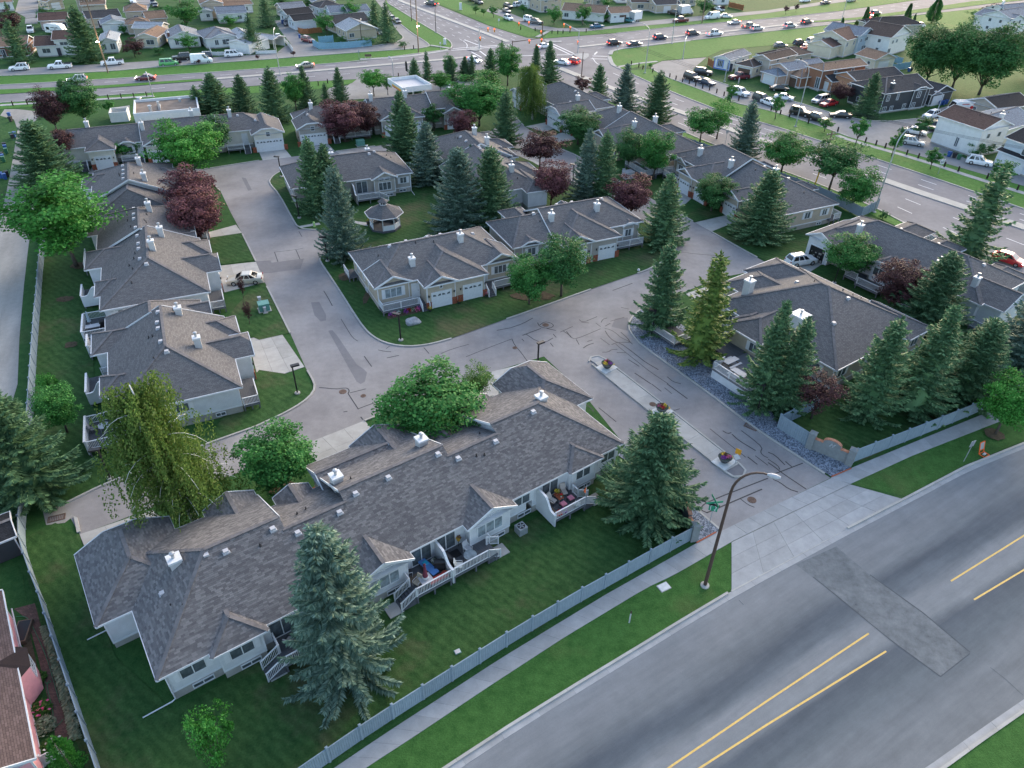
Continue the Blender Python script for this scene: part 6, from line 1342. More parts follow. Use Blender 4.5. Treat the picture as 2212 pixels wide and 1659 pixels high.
tc(0,0,'suv','navy',(360,35),(340,5),'blue and white car at the top of the left side street',**py)
tc(1,0,'sedan','black',(1165,162),(1195,185),'black car at the street end near the junction verge',**py)
tc(1,0,'sedan','dark',(1200,185),(1240,212),'dark car with white hood at the street end',**py)
tc(1,0,'suv','grey',(1055,290),(1078,305),'grey car half hidden under the street end spruce',**py)
tc(1,0,'suv','maroon',(415,355),(488,372),'red wagon parked beside the rear lane and blue fence',**py)
tc(1,0,'suv','dark',(262,200),(275,238),'dark jeep parked beside the twin garages',**py)
tc(1,0,'sedan','silver',(190,318),(196,358),'silver car inside the carport',**py)
tc(1,0,'pickup','dark',(1548,52),(1488,40),'grey pickup driving away up the far road',cat='pickup',**mv)
tc(1,0,'sedan','white',(1835,520),(1940,552),'white and black police car waiting at the junction',**mv)
pt=dict(group='cars parked beyond the junction')
tc(1,0,'suv','dark',(1900,25),(1950,42),'dark car on the far frontage road, left one',**pt);tc(1,0,'sedan','black',(1845,0),(1895,18),'black car at the top of the far frontage road',**pt)
tc(1,0,'suv','black',(2145,60),(2212,80),'black wagon in the far driveway beside the tree',**pt);tc(1,0,'sedan','dark',(2135,95),(2195,122),'dark sedan below the black wagon on the far road',**pt);tc(1,0,'suv','white',(2150,160),(2212,185),'white hatchback on the far frontage road',**pt)
tc(2,0,'suv','white',(15,62),(92,52),'white wagon on the driveway at the top beyond the junction',**pt)
tc(2,0,'bigsuv','white',(118,180),(190,195),'white wagon parked behind the grey one beyond the junction',**pt);tc(2,0,'suv','grey',(178,200),(248,212),'grey wagon in front of the white one beyond the junction',**pt)
tc(2,0,'sedan','blue',(688,243),(778,238),'blue sedan on the far frontage road',**pt);tc(2,0,'sedan','teal',(985,185),(1035,195),'teal sedan beside the white cube trailer',**pt)
tc(2,0,'pickup','black',(1360,120),(1450,138),'black pickup in front of the white cube truck',cat='pickup',**pt);tc(2,0,'pickup','maroon',(1508,188),(1400,195),'red pickup on the far frontage road',cat='pickup',**pt)
tc(2,0,'van','white',(1780,160),(1670,168),'white high roof van on the far frontage road',cat='van',**pt);tc(2,0,'sedan','white',(1798,152),(1888,155),'white sedan beside the high roof van',**pt);tc(2,0,'sedan','white',(1752,80),(1828,102),'white electric sedan on a far driveway',**pt)
for k,col,a,b,lab in(('sedan','silver',(1968,205),(1868,213),'silver sedan driving on the far lanes'),('pickup','grey',(1992,250),(2100,238),'grey pickup driving right on the upper right highway'),('suv','silver',(2060,268),(2165,258),'silver wagon beside the grey pickup'),('pickup','white',(1670,315),(1820,300),'white pickup driving right on the upper right highway'),('suv','dark',(1505,310),(1612,300),'dark grey wagon ahead of the white pickup'),('suv','navy',(1228,345),(1325,336),'navy wagon on the upper right highway'),('suv','black',(830,395),(935,385),'black wagon leaving the junction on the right'),('sedan','dark',(1003,402),(1105,392),'silver topped sedan leaving the junction'),('sedan','white',(482,565),(385,548),'white rounded sedan waiting at the junction'),('suv','red',(560,558),(478,540),'red wagon beside the white sedan at the junction'),('sedan','white',(215,425),(330,405),'white sedan behind the junction spruces')):
 tc(2,0,k,col,a,b,lab,cat='pickup' if k=='pickup' else 'car',**mv)
for k,col,a,b,lab in(('suv','silver',(135,245),(235,235),'silver wagon on the right highway, left of the lamp'),('suv','dark',(285,212),(378,200),'dark wagon on the right highway near the lamp'),('sedan','red',(855,172),(935,160),'red car on the right highway behind the poplar'),('suv','dark',(885,135),(965,125),'dark car beyond the red one on the right highway')):
 tc(3,0,k,col,a,b,lab,**mv)
pr=dict(group='cars parked along the right cul de sac')
for c,k,col,a,b,lab in((2,'bigsuv','black',(1590,640),(1710,655),'dark wagon on the inner side of the cul de sac'),(2,'bigsuv','black',(1490,672),(1618,712),'black jeep parked by the bollards'),(2,'sedan','navy',(1618,715),(1742,748),'black car with a roof box by the bollards'),(2,'pickup','maroon',(2040,678),(1875,690),'maroon pickup on the brown garage driveway'),(2,'bigsuv','white',(1910,805),(2035,845),'white off road wagon parked by the bollards'),(2,'bigsuv','dark',(2110,865),(2205,895),'dark wagon ahead of the white off road wagon'),(3,'sedan','white',(-40,890),(55,925),'white sedan at the left of the cul de sac row'),(3,'sedan','black',(25,780),(160,785),'black sports sedan on the peach garage driveway'),(3,'sedan','white',(65,850),(205,870),'white sedan in front of the brown garage'),(3,'minivan','silver',(525,868),(375,900),'silver minivan on the peach driveway'),(3,'sedan','red',(575,905),(465,925),'red car beside the silver minivan'),(3,'bigsuv','black',(195,980),(360,1015),'black wagon parked by the lamp'),(3,'suv','black',(370,1030),(495,1065),'black wagon behind the sapling by the lamp'),(3,'sedan','black',(700,1020),(540,1010),'black coupe driving past the charcoal house'),(3,'suv','white',(1455,1005),(1350,1030),'white wagon beside the white two storey house'),(3,'sedan','black',(1935,905),(1780,900),'black sedan parked by the park'),(3,'suv','silver',(1150,1235),(1335,1265),'silver crossover on the gravel strip'),(3,'suv','white',(1715,1405),(1920,1440),'white crossover on the gravel strip by the garages'),(3,'sedan','white',(1220,1150),(1310,1165),'white car under the small dark tree'),(3,'suv','navy',(1440,1090),(1405,1140),'dark car beside the white two storey house'),(3,'hatch','grey',(55,412),(155,410),'grey hatchback behind the dark brown roof'),(3,'suv','navy',(220,395),(325,385),'navy wagon behind the cream house'),(3,'suv','silver',(328,380),(420,362),'silver wagon behind the cream house'),(3,'sedan','red',(290,435),(340,415),'red and white car beside the cream house'),(3,'sedan','white',(280,20),(355,15),'white sedan on the far driveway at the top right'),(3,'sedan','navy',(455,40),(530,30),'navy sedan on the far frontage road at the top right'),(3,'suv','silver',(680,20),(755,10),'silver wagon on the far frontage road at the top right'),(3,'minivan','white',(1195,258),(1260,250),'left white van behind the black roof'),(3,'minivan','white',(1275,245),(1335,235),'right white van behind the black roof')):
 tc(c,0,k,col,a,b,lab,cat='pickup' if k=='pickup' else 'car',**pr)
car('sedan','beige',T(0,1,2300,770),T(0,1,1945,795),'beige sedan on the left street driveway',group='cars in the complex')
car('suv','white',T(3,1,155,640),T(3,1,398,605),'white crossover in front of the open garage',group='cars in the complex')
tc(3,1,'hatch','red',(1945,570),(2190,650),'bright red hatchback driving on the right highway',**mv)
# ---- trucks and trailers
def box_truck(c,ang,label,L=4.2,W=2.3,h=2.5,cab=True,col=(.75,.76,.78),name='box_truck',text=None,cat='truck'):
 t=thing(name,label,cat,(c[0],c[1],.02),ang)
 m=MB();m.box(-L/2,L/2,-W/2,W/2,.75,.75+h);m.build('cargo_box',paint('tr'+label[:8],col),t)
 m=MB()
 for x in(-L/2,L/2):m.box(x-.03,x+.03,-W/2-.02,W/2+.02,.72,.80+h)
 for s in(-1,1):m.bar((-L/2,s*W/2,.78+h),(L/2,s*W/2,.78+h),.07,.07)
 m.build('edge_trim',M_['metal'],t)
 m=MB();m.box(-L/2+.1,L/2+(1.9 if cab else .9),-.4,.4,.5,.72);m.build('chassis',M_['black'],t)
 if cab:
  m=MB();hull(m,[(L/2+.05,1.3),(L/2+.1,2.1),(L/2+.5,2.2),(L/2+1.0,2.1),(L/2+1.45,1.35),(L/2+1.9,1.2),(L/2+2.0,.7)],W*.88,.45);o=m.build('cab',paint('tr'+label[:8],col),t)
  m=MB();m.poly([(L/2+1.06,-W*.34,2.02),(L/2+1.47,-W*.38,1.42),(L/2+1.47,W*.38,1.42),(L/2+1.06,W*.34,2.02)]);m.build('windscreen',M_['carglass'],o)
 wm,rm=wheel_meshes(.40)
 for x in((-L/2+.9,L/2+1.2)if cab else(-.3,.55)):
  for s in(-1,1):w=link('wheel',wm,t,loc=(x,s*(W/2-.12),.40));link('rim',rm,w)
 return t
def dirang(a,b):return math.atan2(b[1]-a[1],b[0]-a[0])
a,b=T(2,0,1085,190),T(2,0,1035,160);box_truck(T(2,0,1065,185),dirang(T(2,0,1030,200),T(2,0,1115,185)),'white cube trailer beside the white garage',cab=False,name='cargo_trailer',cat='trailer')
box_truck(T(2,0,1478,132),dirang(T(2,0,1430,140),T(2,0,1525,130)),'white cube truck on the driveway at the top',cab=True)
# food truck with red signs
A,B_=T(3,0,1812,985),T(3,0,1540,985);c=lerp(A,B_,.5);an=dirang(A,B_)
ft=thing('food_truck','white food truck with red lettering beside the charcoal garage','truck',(c[0],c[1],.02),an)
m=MB();m.box(-3.3,2.3,-1.15,1.15,.55,3.0);m.build('body',paint('foodtruck',(.76,.76,.77)),ft)
m=MB();m.v=[(2.3,-1.15,.55),(3.4,-1.1,.55),(3.4,1.1,.55),(2.3,1.15,.55),(2.3,-1.15,2.9),(2.75,-1.05,2.85),(2.75,1.05,2.85),(2.3,1.15,2.9),(3.4,-1.1,1.35),(3.4,1.1,1.35)];m.f=[(0,1,8,5,4),(3,7,6,9,2),(1,2,9,8),(8,9,6,5),(4,5,6,7)];m.uv=[None]*5;m.build('cab',paint('foodtruck',(.76,.76,.77)),ft)
m=MB();m.poly([(3.36,-.95,1.48),(3.36,.95,1.48),(2.82,.92,2.7),(2.82,-.92,2.7)]);o=m.build('windscreen',M_['carglass'],ft);o.location.x=.02
m=MB();m.box(-2.2,-1.2,-.5,.5,3.0,3.35);m.build('roof_vent',M_['metal'],ft);m=MB();m.box(-3.2,2.2,-1.18,-1.152,.6,.95);m.build('skirt_stripe',paint('red',PC['red']),ft)
for sg in(-1,1):
 m=MB()
 for(x0,x1,z0,z1)in((-.1,1.6,2.35,2.6),(-2.8,-1.1,2.35,2.6)):
  n=9
  for i in range(n):xx=x0+(x1-x0)*i/n;m.box(xx,xx+(x1-x0)/n*.72,sg*1.152,sg*1.158,z0,z1)if sg>0 else m.box(xx,xx+(x1-x0)/n*.72,-1.158,-1.152,z0,z1)
 m.build('side_lettering',paint('red',PC['red']),ft)
 for x in(-.9,2.0):
  m=MB();pts=[(x+.42*math.cos(k*.524),sg*1.156,1.75+.42*math.sin(k*.524))for k in range(12)];m.poly(pts if sg<0 else pts[::-1]);m.build('round_emblem',paint('red',PC['red']),ft)
wm,rm=wheel_meshes(.40)
for x in(-2.2,2.4):
 for s in(-1,1):w=link('wheel',wm,ft,loc=(x,s*1.04,.40));link('rim',rm,w)
 # travel trailer
A,B_=T(0,0,430,290),T(0,0,560,298);c=lerp(A,B_,.5);rv=thing('travel_trailer','white travel trailer in a backyard at the upper left','trailer',(c[0],c[1],.02),dirang(A,B_))
m=MB();hull(m,[(-3.1,1.4),(-3.0,2.7),(-1,2.95),(1.5,2.95),(2.6,2.6),(3.1,1.2)],2.4,.5,.96);m.build('body',paint('rv',(.78,.78,.78)),rv)
m=MB();m.box(-2.2,-1.2,-1.24,-1.21,1.4,2.1);m.build('window',M_['carglass'],rv);m=MB();m.box(-1.0,2.2,-1.235,-1.212,1.0,1.18);m.box(-.6,1.8,-1.235,-1.212,1.9,2.1);m.build('side_stripes',M_['trim'],rv);m=MB();m.box(.5,1.1,-1.24,-1.21,.6,2.2);m.build('door',M_['vent'],rv)
for x in(-.5,.35):
 for s in(-1,1):w=link('wheel',wm,rv,loc=(x,s*1.05,.40));link('rim',rm,w)
 # ================================================================== BACKGROUND HOUSES
def rmat(n,c):
 if n not in M_:M_[n]=shingle_mat('roof_'+n,sc3(c,.8),sc3(c,1.2),sc3(c,.35))
 return M_[n]
for n,c in dict(r_brown=(.115,.075,.065),r_tan=(.24,.165,.12),r_dark=(.06,.062,.068),r_grey=(.22,.235,.26),r_light=(.34,.37,.40),r_blue=(.19,.22,.26),r_black=(.035,.036,.04),r_choc=(.09,.07,.062),r_red=(.115,.085,.082)).items():rmat(n,c)
for n,c in dict(w_white=(.70,.70,.68),w_cream=(.62,.57,.45),w_beige=(.46,.39,.30),w_pink=(.45,.33,.29),w_brick=(.15,.065,.045),w_blue=(.42,.50,.56),w_lblue=(.55,.60,.65),w_char=(.05,.055,.062),w_peach=(.52,.36,.28),w_brown=(.26,.125,.075),w_orange=(.42,.22,.13),w_taupe=(.40,.36,.31)).items():M_[n]=siding_mat('wall_'+n,c,.16)
M_['garage_brown']=plain('brown_garage_door',(.11,.07,.05),.6,.3);M_['dred']=plain('dark_door',(.03,.03,.05),.5,.4);M_['brown_gd']=M_['garage_brown']
def bg(label,pl,pr,depth,roof,wall,st=1,ax='x',ends='gg',e=None,extra=(),wins=None,door=None,gar=None,chim=None,k=.36,name='house',cat='house',shift=0,ov=.4,found=.3,pipes=True,gl='glass'):
 """house from the two ground points under its camera-facing wall; local x runs along that wall, y goes back"""
 A,B=Vector(pl),Vector(pr);W=(B-A).length;ang=math.degrees(math.atan2(B.y-A.y,B.x-A.x));e=e or(2.9 if st==1 else 5.3)
 h=House(name,label,cat,(A.x,A.y),ang,wall,roof,e,k,ov,found)
 h.block(-ov,W+ov,-ov,depth+ov,ax,ends[0],ends[1])
 for b in extra:h.block(*b[:7],**(b[7]if len(b)>7 else{}))
 if wins is None:
  n=max(1,int(W/3.2));wins=[(W*(i+.5)/n,1.0,1.4,1.2)for i in range(n)]
  if st==2:wins+=[(x,3.4,1.3,1.1)for x,*_ in wins]
 for x,z,w,hh in wins:h.window(x,0,'S',z,w,hh,1,gl=gl)
 if depth>5 and door!='none':
  for y in(depth*.3,depth*.7):
   h.window(0,y,'W',1.1,1.0,1.0,0);h.window(W,y,'E',1.1,1.0,1.0,0)
   if st==2:h.window(0,y,'W',3.5,1.0,1.0,0);h.window(W,y,'E',3.5,1.0,1.0,0)
 if isinstance(door,(int,float)):h.door(door,0,'S',.15,.95,2.0,'dred')
 if gar:h.garage(gar[0],gar[1]if len(gar)>2 else 0,gar[-2]if len(gar)>2 else 'S',gar[-1],brick=False,fans=0,mat='white' if 'brown' not in label else 'garage_brown')
 if chim:h.chimney(chim[0],chim[1],.8,1.4,mat=M_[chim[2]]if len(chim)>2 else M_['w_white'])
 if pipes:h.pipes([(W*.35,depth*.6),(W*.62,depth*.4)])
 h.finish();return h
t0=lambda x,y:T(0,0,x,y);t1=lambda x,y:T(1,0,x,y);t2=lambda x,y:T(2,0,x,y);t3=lambda x,y:T(3,0,x,y)
bg('brick and tan roofed bungalow at the left edge of the frontage road',t0(-60,508),t0(255,494),9,'r_tan','w_brick',ends='gg',door=3.0)
h=bg('white bungalow with brown roof and a taller right wing',t0(342,497),t0(505,488),8.5,'r_brown','w_white',ends='gg',door=5.2,wins=[(2.2,1.0,2.0,1.2)]);
bg('taller two storey wing house with brown roof beside the big spruce',t0(506,486),t0(690,478),8,'r_brown','w_white',st=2,e=4.2,wins=[(2.3,2.7,2.0,.9),(3.4,.5,2.4,.6)])
bg('white house with dark window trim and pale grey roof',t0(885,466),t0(1032,458),10,'r_light','w_white',ax='y',ends='gg',e=3.2,wins=[(1.0,1.0,1.0,1.5),(3.2,1.0,1.3,1.6)])
bg('tan roofed bungalow behind the dark maroon tree',t0(1195,418),t0(1372,418),11,'r_tan','w_cream',ax='y',ends='gg',wins=[(3.8,1.0,2.2,1.3)])
bg('blue grey roofed bungalow with a brick chimney',t0(1478,425),t0(1740,405),10,'r_grey','w_white',ax='y',ends='gg',chim=(.3,1.2,'w_brick'),wins=[(2.0,1.0,1.0,1.4),(4.6,1.0,1.4,1.3)])
bg('pale blue roofed white bungalow with twin front windows',t0(1795,425),t0(2065,398),11,'r_grey','w_white',ax='y',ends='hh',extra=[(1.5,8.5,-.8,5,'y','j','g')],wins=[(2.8,.9,1.1,1.4),(5.4,.9,2.0,1.4)])
bg('white roofed house edge beside the white fence',t0(2085,420),t0(2210,408),10,'r_light','w_white',ax='y',ends='gg')
bg('brown roofed pinkish bungalow behind the travel trailer',t0(372,268),t0(605,255),8,'r_brown','w_pink',ends='gg',door=6.5,wins=[(1.6,1.0,1.8,1.0),(4.3,1.0,.9,.8),(8.0,1.0,1.8,1.0)])
bg('dark roofed beige bungalow with a small deck',t0(785,250),t0(1062,225),8,'r_dark','w_beige',ends='gg',door=3.0,wins=[(5.2,1.0,1.0,1.3),(8.6,1.0,1.8,1.0)])
bg('tan roofed split level house, left half',t0(1108,215),t0(1290,205),9,'r_tan','w_beige',st=1,e=3.9,ends='hh',wins=[(3.0,1.5,1.4,1.1)])
bg('tan roofed split level house, right half with a porch light',t0(1295,252),t0(1458,238),8,'r_tan','w_beige',ends='gg',door=1.6,wins=[(3.6,1.0,1.0,1.0)])
bg('grey gabled garage behind the pale roofed houses',t0(905,300),t0(1110,285),7,'r_blue','w_white',ax='y',ends='gg',wins=[],gar=(4.0,3.2),name='garage',cat='garage',pipes=False)
bg('tan roofed garage behind the split level house',t0(1118,302),t0(1322,285),7,'r_tan','w_beige',ax='y',ends='hh',wins=[],gar=(4.0,3.2),name='garage',cat='garage',pipes=False)
bg('pale blue roofed shed behind the maroon tree bungalow',t0(1175,330),t0(1400,335),6,'r_light','w_taupe',ends='gg',wins=[],name='shed',cat='shed',pipes=False)
bg('tan two level house at the top behind the big spruce',t0(690,115),t0(895,105),9,'r_tan','w_beige',st=2,e=4.4,ends='hh',extra=[(1,9,-3,4,'x','g','g',dict(e=2.9))],wins=[(2.2,3.0,1.2,.9)])
bg('tan roofed two storey house with a white side wing',t0(1762,165),t0(1945,155),9,'r_tan','w_beige',st=2,e=4.6,ends='gg',wins=[(1.6,1.0,1.2,1.1)],ax='y')
bg('tan roofed house at the upper left corner',t0(-60,112),t0(130,95),9,'r_tan','w_white',ends='gg')
bg('tan roofed garage by the left side street',t0(430,95),t0(562,78),7,'r_tan','w_beige',ax='y',ends='gg',wins=[],name='garage',cat='garage',gar=(2.6,2.6),pipes=False)
bg('blue roofed bungalow at the top behind the bright tree',t0(1900,205),t0(2140,190),8,'r_blue','w_white',ends='gg')
bg('tan roofed bungalow at the top with a white gable',t0(1960,135),t0(2190,112),8,'r_tan','w_white',ends='gg')
bg('grey roofed bungalow at the very top behind the tan one',t0(1940,55),t0(2112,50),7,'r_grey','w_beige',ends='gg')
bg('small white garage with a window beside the big green tree',t0(1740,185),t0(1845,180),6,'r_light','w_white',ax='y',ends='gg',wins=[(2.5,1.1,1.1,1.1)],name='garage',cat='garage',pipes=False)
bg('pale grey garage at the head of the rear lane',t1(235,155),t1(430,138),6.5,'r_grey','w_taupe',ends='gg',wins=[],name='garage',cat='garage',pipes=False)
bg('rear one of the dark roofed twin garages',t1(290,215),t1(500,190),6.5,'r_black','w_lblue',ends='gg',wins=[],name='garage',cat='garage',pipes=False)
bg('front one of the dark roofed twin garages',t1(345,268),t1(525,250),6.5,'r_black','w_lblue',ends='gg',wins=[],name='garage',cat='garage',pipes=False)
bg('beige gabled house at the top with blue grey roof',t1(500,95),t1(690,85),9,'r_blue','w_beige',ax='y',ends='gg')
bg('slate roofed blue house behind the round tree',t1(560,150),t1(760,130),8,'r_dark','w_blue',ends='hh')
bg('blue walled house with grey gable behind the dark roof',t1(655,190),t1(812,180),8,'r_blue','w_blue',ends='gg')
bg('dark roofed beige bungalow behind the blue fence',t1(700,295),t1(990,262),9,'r_dark','w_beige',ends='gg',wins=[(1.0,.6,1.2,1.8),(6,1.0,1.4,1.1)])
bg('pale roofed beige bungalow by the blue fence corner',t1(790,355),t1(1045,330),9,'r_light','w_beige',ax='y',ends='gg',wins=[(1.6,.9,1.6,1.2)])
bg('slate roofed house between the street end spruces',t1(815,190),t1(990,175),8,'r_blue','w_lblue',ends='gg')
# carport with a long pale roof
A,B_=t1(165,425),t1(235,395);h=House('carport','white carport with long pale roof beside the rear lane','carport',A,math.degrees(dirang(A,t1(240,402))),'w_white','r_light',2.7,.22,.3,.05)
h.block(-.5,5.0,-.3,8,'y','g','g',walls=False);h.block(-9,.2,1.5,9,'x','g','g')
for x in(-.2,4.7):
 for y in(.1,7.6):m=MB();m.box(x-.07,x+.07,y-.07,y+.07,0,2.65);m.build('post',M_['white'],h.t)
m=MB();m.box(4.66,4.74,.2,7.6,.1,2.6);m.build('side_wall',M_['siding_white'],h.t);h.finish()
# beyond the junction
bg('beige brown roofed house at the top beyond the junction',t2(245,112),t2(420,100),9,'r_choc','w_beige',st=2,e=4.2,ends='gg',chim=(9,4,'w_beige'),door=2)
bg('white roof gable house at the top left beyond the junction',t2(140,78),t2(245,70),8,'r_choc','w_white',ends='gg')
bg('tan roofed white bungalow on the corner beyond the junction',t2(432,168),t2(790,195),9,'r_tan','w_white',ends='gg',wins=[(1.5,.9,1.6,1.3),(6,.9,1.4,1.2)])
bg('brown roofed white garage beyond the junction',t2(850,195),t2(1032,185),7,'r_tan','w_white',ax='x',ends='gg',wins=[(1.6,1.0,.9,1.0)],name='garage',cat='garage',gar=(4.6,2.6),pipes=False)
bg('beige bungalow with grey roof at the top centre',t2(1030,95),t2(1240,95),8,'r_choc','w_beige',ends='gg',wins=[(3.4,.9,2.4,1.3)])
bg('grey roofed garage house with lit porch lamps at the top',t2(1240,118),t2(1440,108),8,'r_dark','w_beige',ax='x',ends='gg',wins=[],gar=(4.6,2.6))
bg('brown roofed house at the top right of the porch lamps',t2(1440,60),t2(1580,52),8,'r_red','w_beige',ends='gg')
bg('white house with black window frames at the top',t2(1765,48),t2(1868,44),8,'r_choc','w_white',ends='gg',st=2,e=4.6)
bg('blue and white house at the very top behind the fence',t2(905,30),t2(1010,30),8,'r_light','w_white',ends='gg')
bg('brown roofed house at the top behind the round trees',t2(690,62),t2(790,58),8,'r_choc','w_taupe',ends='gg')
bg('grey roofed house at the very top above the parked cars',t2(1380,18),t2(1560,12),8,'r_grey','w_cream',ends='gg')
# right neighbourhood
h=bg('white bungalow with bright blue trim by the cul de sac',t2(1738,592),t2(1868,618),11,'r_grey','w_white',ax='y',ends='jg',wins=[(4.4,.4,.9,1.9)],door=5.2)
M_['bluetrim']=plain('bright_blue_trim',(.05,.16,.52),.5,.4)
W_=math.dist(t2(1738,592),t2(1868,618));m=MB()
for(x0,x1,z0,z1)in((.02,.22,.2,2.8),(W_-.22,W_-.02,.2,2.8),(.2,W_-.2,.15,.4),(.9,1.1,.7,2.6),(2.7,2.9,.7,2.6),(.9,2.9,2.45,2.6),(.9,2.9,.7,.85)):m.box(x0,x1,-.07,.0,z0,z1)
m.build('blue_trim',M_['bluetrim'],h.t);h.window(1.9,0,'S',.85,1.5,1.6,2)
bg('brown roofed garage house behind the maroon pickup',t2(1920,650),t2(2060,680),9,'r_choc','w_cream',ax='y',ends='hh',wins=[],gar=(2.6,3.6))
bg('brown roofed house right of the brown garage house',t2(2068,640),t2(2200,672),12,'r_choc','w_taupe',st=2,e=4.4,ax='y',ends='gg',wins=[(2,2.6,1.2,1.1)],door=1.2)
bg('low dark brown roofed house behind the grey hatchback',t3(-110,560),t3(60,605),15,'r_choc','w_taupe',ax='y',ends='hh',wins=[])
bg('peach house with blue grey roof and white garage grid',t3(5,700),t3(145,745),13,'r_blue','w_peach',st=1,e=3.9,ax='y',ends='gg',wins=[(1.0,2.6,1.4,.8)],extra=[(-.6,5.6,-3.2,2,'y','h','g',dict(e=2.7))],gar=(2.5,-2.8,'S',3.6))
bg('brown brick house with tan roof and brown garage door',t3(295,745),t3(430,790),15,'r_tan','w_brown',st=2,e=5.0,ax='y',ends='hg',wins=[(4.6,.6,1.4,2.6)],extra=[(-4.6,2.2,-3.4,4,'y','h','g',dict(e=2.8))],gar=(-1.3,-3.0,'S',3.6),chim=(7.6,9,'w_brown'),k=.34)
bg('orange brick house with dark roof and string lights',t3(550,790),t3(720,850),15,'r_dark','w_orange',st=1,e=4.2,ax='y',ends='gg',wins=[(5.0,.6,1.4,2.4)],extra=[(-4.8,1.5,-2.2,4,'y','g','g',dict(e=2.8))],gar=(-1.7,-1.8,'S',3.4),k=.34)
h=bg('charcoal house with white trim and white garage',t3(958,985),t3(1345,930),10,'r_dark','w_char',st=1,e=4.6,ends='hg',wins=[(1.2,.5,1.2,1.0),(3.4,.5,1.0,1.0),(1.4,2.7,1.0,1.4),(4.4,2.7,.7,1.4),(7.4,.5,1.0,1.1),(10.0,.5,1.1,1.2),(10.8,2.7,1.2,1.4)],extra=[(8.6,13.4,-.7,6,'y','j','g')],chim=(3.0,1.2,'w_char'))
bg('charcoal garage with white door beside the charcoal house',t3(1380,925),t3(1562,885),7,'r_dark','w_char',e=2.9,ax='y',ends='gg',wins=[],gar=(3.0,3.8),name='garage',cat='garage',pipes=False)
bg('cream two storey house with a steep brown roof',t3(640,500),t3(785,455),10,'r_brown','w_cream',st=2,e=4.8,ax='x',ends='gg',extra=[(-6,.5,1,9,'x','g','g',dict(e=3.4))],wins=[(1.0,2.9,1.0,1.2),(5.2,2.9,1.0,1.2)])
bg('pale blue two storey house with blue grey roof',t3(748,475),t3(868,440),11,'r_blue','w_blue',st=2,ax='y',ends='gg',wins=[(1.6,3.3,1.1,1.0),(4.4,3.3,1.1,1.0),(3.8,.8,1.4,1.4)])
bg('white two storey house with brown roof by the park fence',t3(1010,492),t3(1178,440),10,'r_choc','w_white',st=2,ax='y',ends='gg',wins=[(2.4,3.3,1.1,1.0),(5.0,3.3,1.1,1.0),(1.4,.8,1.8,1.4)])
bg('low house with a black roof behind the white two storey house',t3(905,345),t3(1300,330),9,'r_black','w_taupe',ends='hh',st=2,e=4.2,wins=[])
bg('tan roofed detached garage by the blue park fence',t3(905,612),t3(1070,592),7,'r_tan','w_cream',ax='y',ends='gg',wins=[],gar=(3.4,3.6),name='garage',cat='garage',pipes=False)
bg('tall white sided house with brown roof by the gravel strip',t3(1400,1232),t3(1762,1362),8,'r_brown','w_white',st=2,e=5.6,ends='gg',wins=[(5.6,.9,.8,1.9)],chim=(8.4,6.6),ov=.5)
bg('cream house with blue grey roof at the right edge',t3(1965,1280),t3(2240,1190),9,'r_blue','w_cream',st=1,e=3.6,ax='x',ends='gg',wins=[])
bg('low dark roofed house behind the tall white house',t3(1950,1060),t3(2230,1010),8,'r_black','w_taupe',ends='gg',wins=[])
h=bg('pale blue house with white garage doors at the right edge',t3(1975,1420),t3(2330,1560),8,'r_black','w_lblue',st=2,e=5.2,ends='gg',wins=[(5.2,3.4,1.8,1.1)],gar=(3.4,4.6),extra=[(-.5,12,-1.2,1.5,'x','g','g',dict(e=2.9,k=.3))])
bg('white two storey house with blue grey roof at the upper right edge',t3(2035,310),t3(2260,270),9,'r_blue','w_white',st=2,ends='gg',wins=[(2.2,3.4,1.1,1.1),(4.6,3.4,1.1,1.1)])
bg('long grey roofed house behind the park trees',t3(1750,250),t3(2040,310),8,'r_grey','w_white',st=2,e=4.6,ends='gg',wins=[])
bg('blue roofed house with a white chimney at the upper right corner',t3(2040,190),t3(2300,165),9,'r_blue','w_white',st=2,e=3.2,ends='gg',chim=(2.2,4.5),wins=[])
# ---- commercial: flat roofed shop, waste enclosure, fuel canopy
A,B_=T(0,0,1150,985,3.9),T(0,0,1720,935,3.9);an=dirang(A,B_);L_=math.dist(A,B_)
sh=thing('shop_building','flat roofed white shop behind the top left row','shop',(A[0],A[1],0),an);dp=math.dist(A,T(0,0,1122,868,3.9))
m=MB();m.box(0,L_,0,dp,0,3.4);m.build('wall',M_['w_white'],sh);m=MB();m.box(.3,L_-.3,.3,dp-.3,3.4,3.46);m.build('roof',plain('tar_gravel_roof',(.20,.165,.14),.95,.1,var=.25,scale=.7),sh)
m=MB()
for(x0,x1,y0,y1)in((0,L_,0,.3),(0,L_,dp-.3,dp),(0,.3,.3,dp-.3),(L_-.3,L_,.3,dp-.3)):m.box(x0,x1,y0,y1,3.4,3.95)
m.build('parapet',M_['white'],sh)
for x,y,r_,hh in((3.2,2.5,.3,1.0),(4.9,3.0,.22,1.5),(1.0,11,.4,.6),(9,8,.3,.5)):m=MB();m.lathe([(r_,3.46),(r_,3.46+hh),(r_*1.4,3.5+hh),(r_*1.3,3.65+hh)],10,x,y);m.build('roof_vent',M_['metal'],sh)
m=MB();m.box(4.7,5.1,3.2,6.4,3.46,3.8);m.build('duct',M_['metal'],sh)
A,B_=t0(962,1060),t0(1118,1048);en=thing('waste_enclosure','white walled waste enclosure beside the shop','enclosure',(A[0],A[1],0),dirang(A,B_));L2=math.dist(A,B_)
for(x0,x1,y0,y1)in((0,L2,0,.2),(0,L2,3.6,3.8),(0,.2,.2,3.6),(L2-.2,L2,.2,3.6)):m=MB();m.box(x0,x1,y0,y1,0,2.0);m.build('wall',M_['w_white'],en)
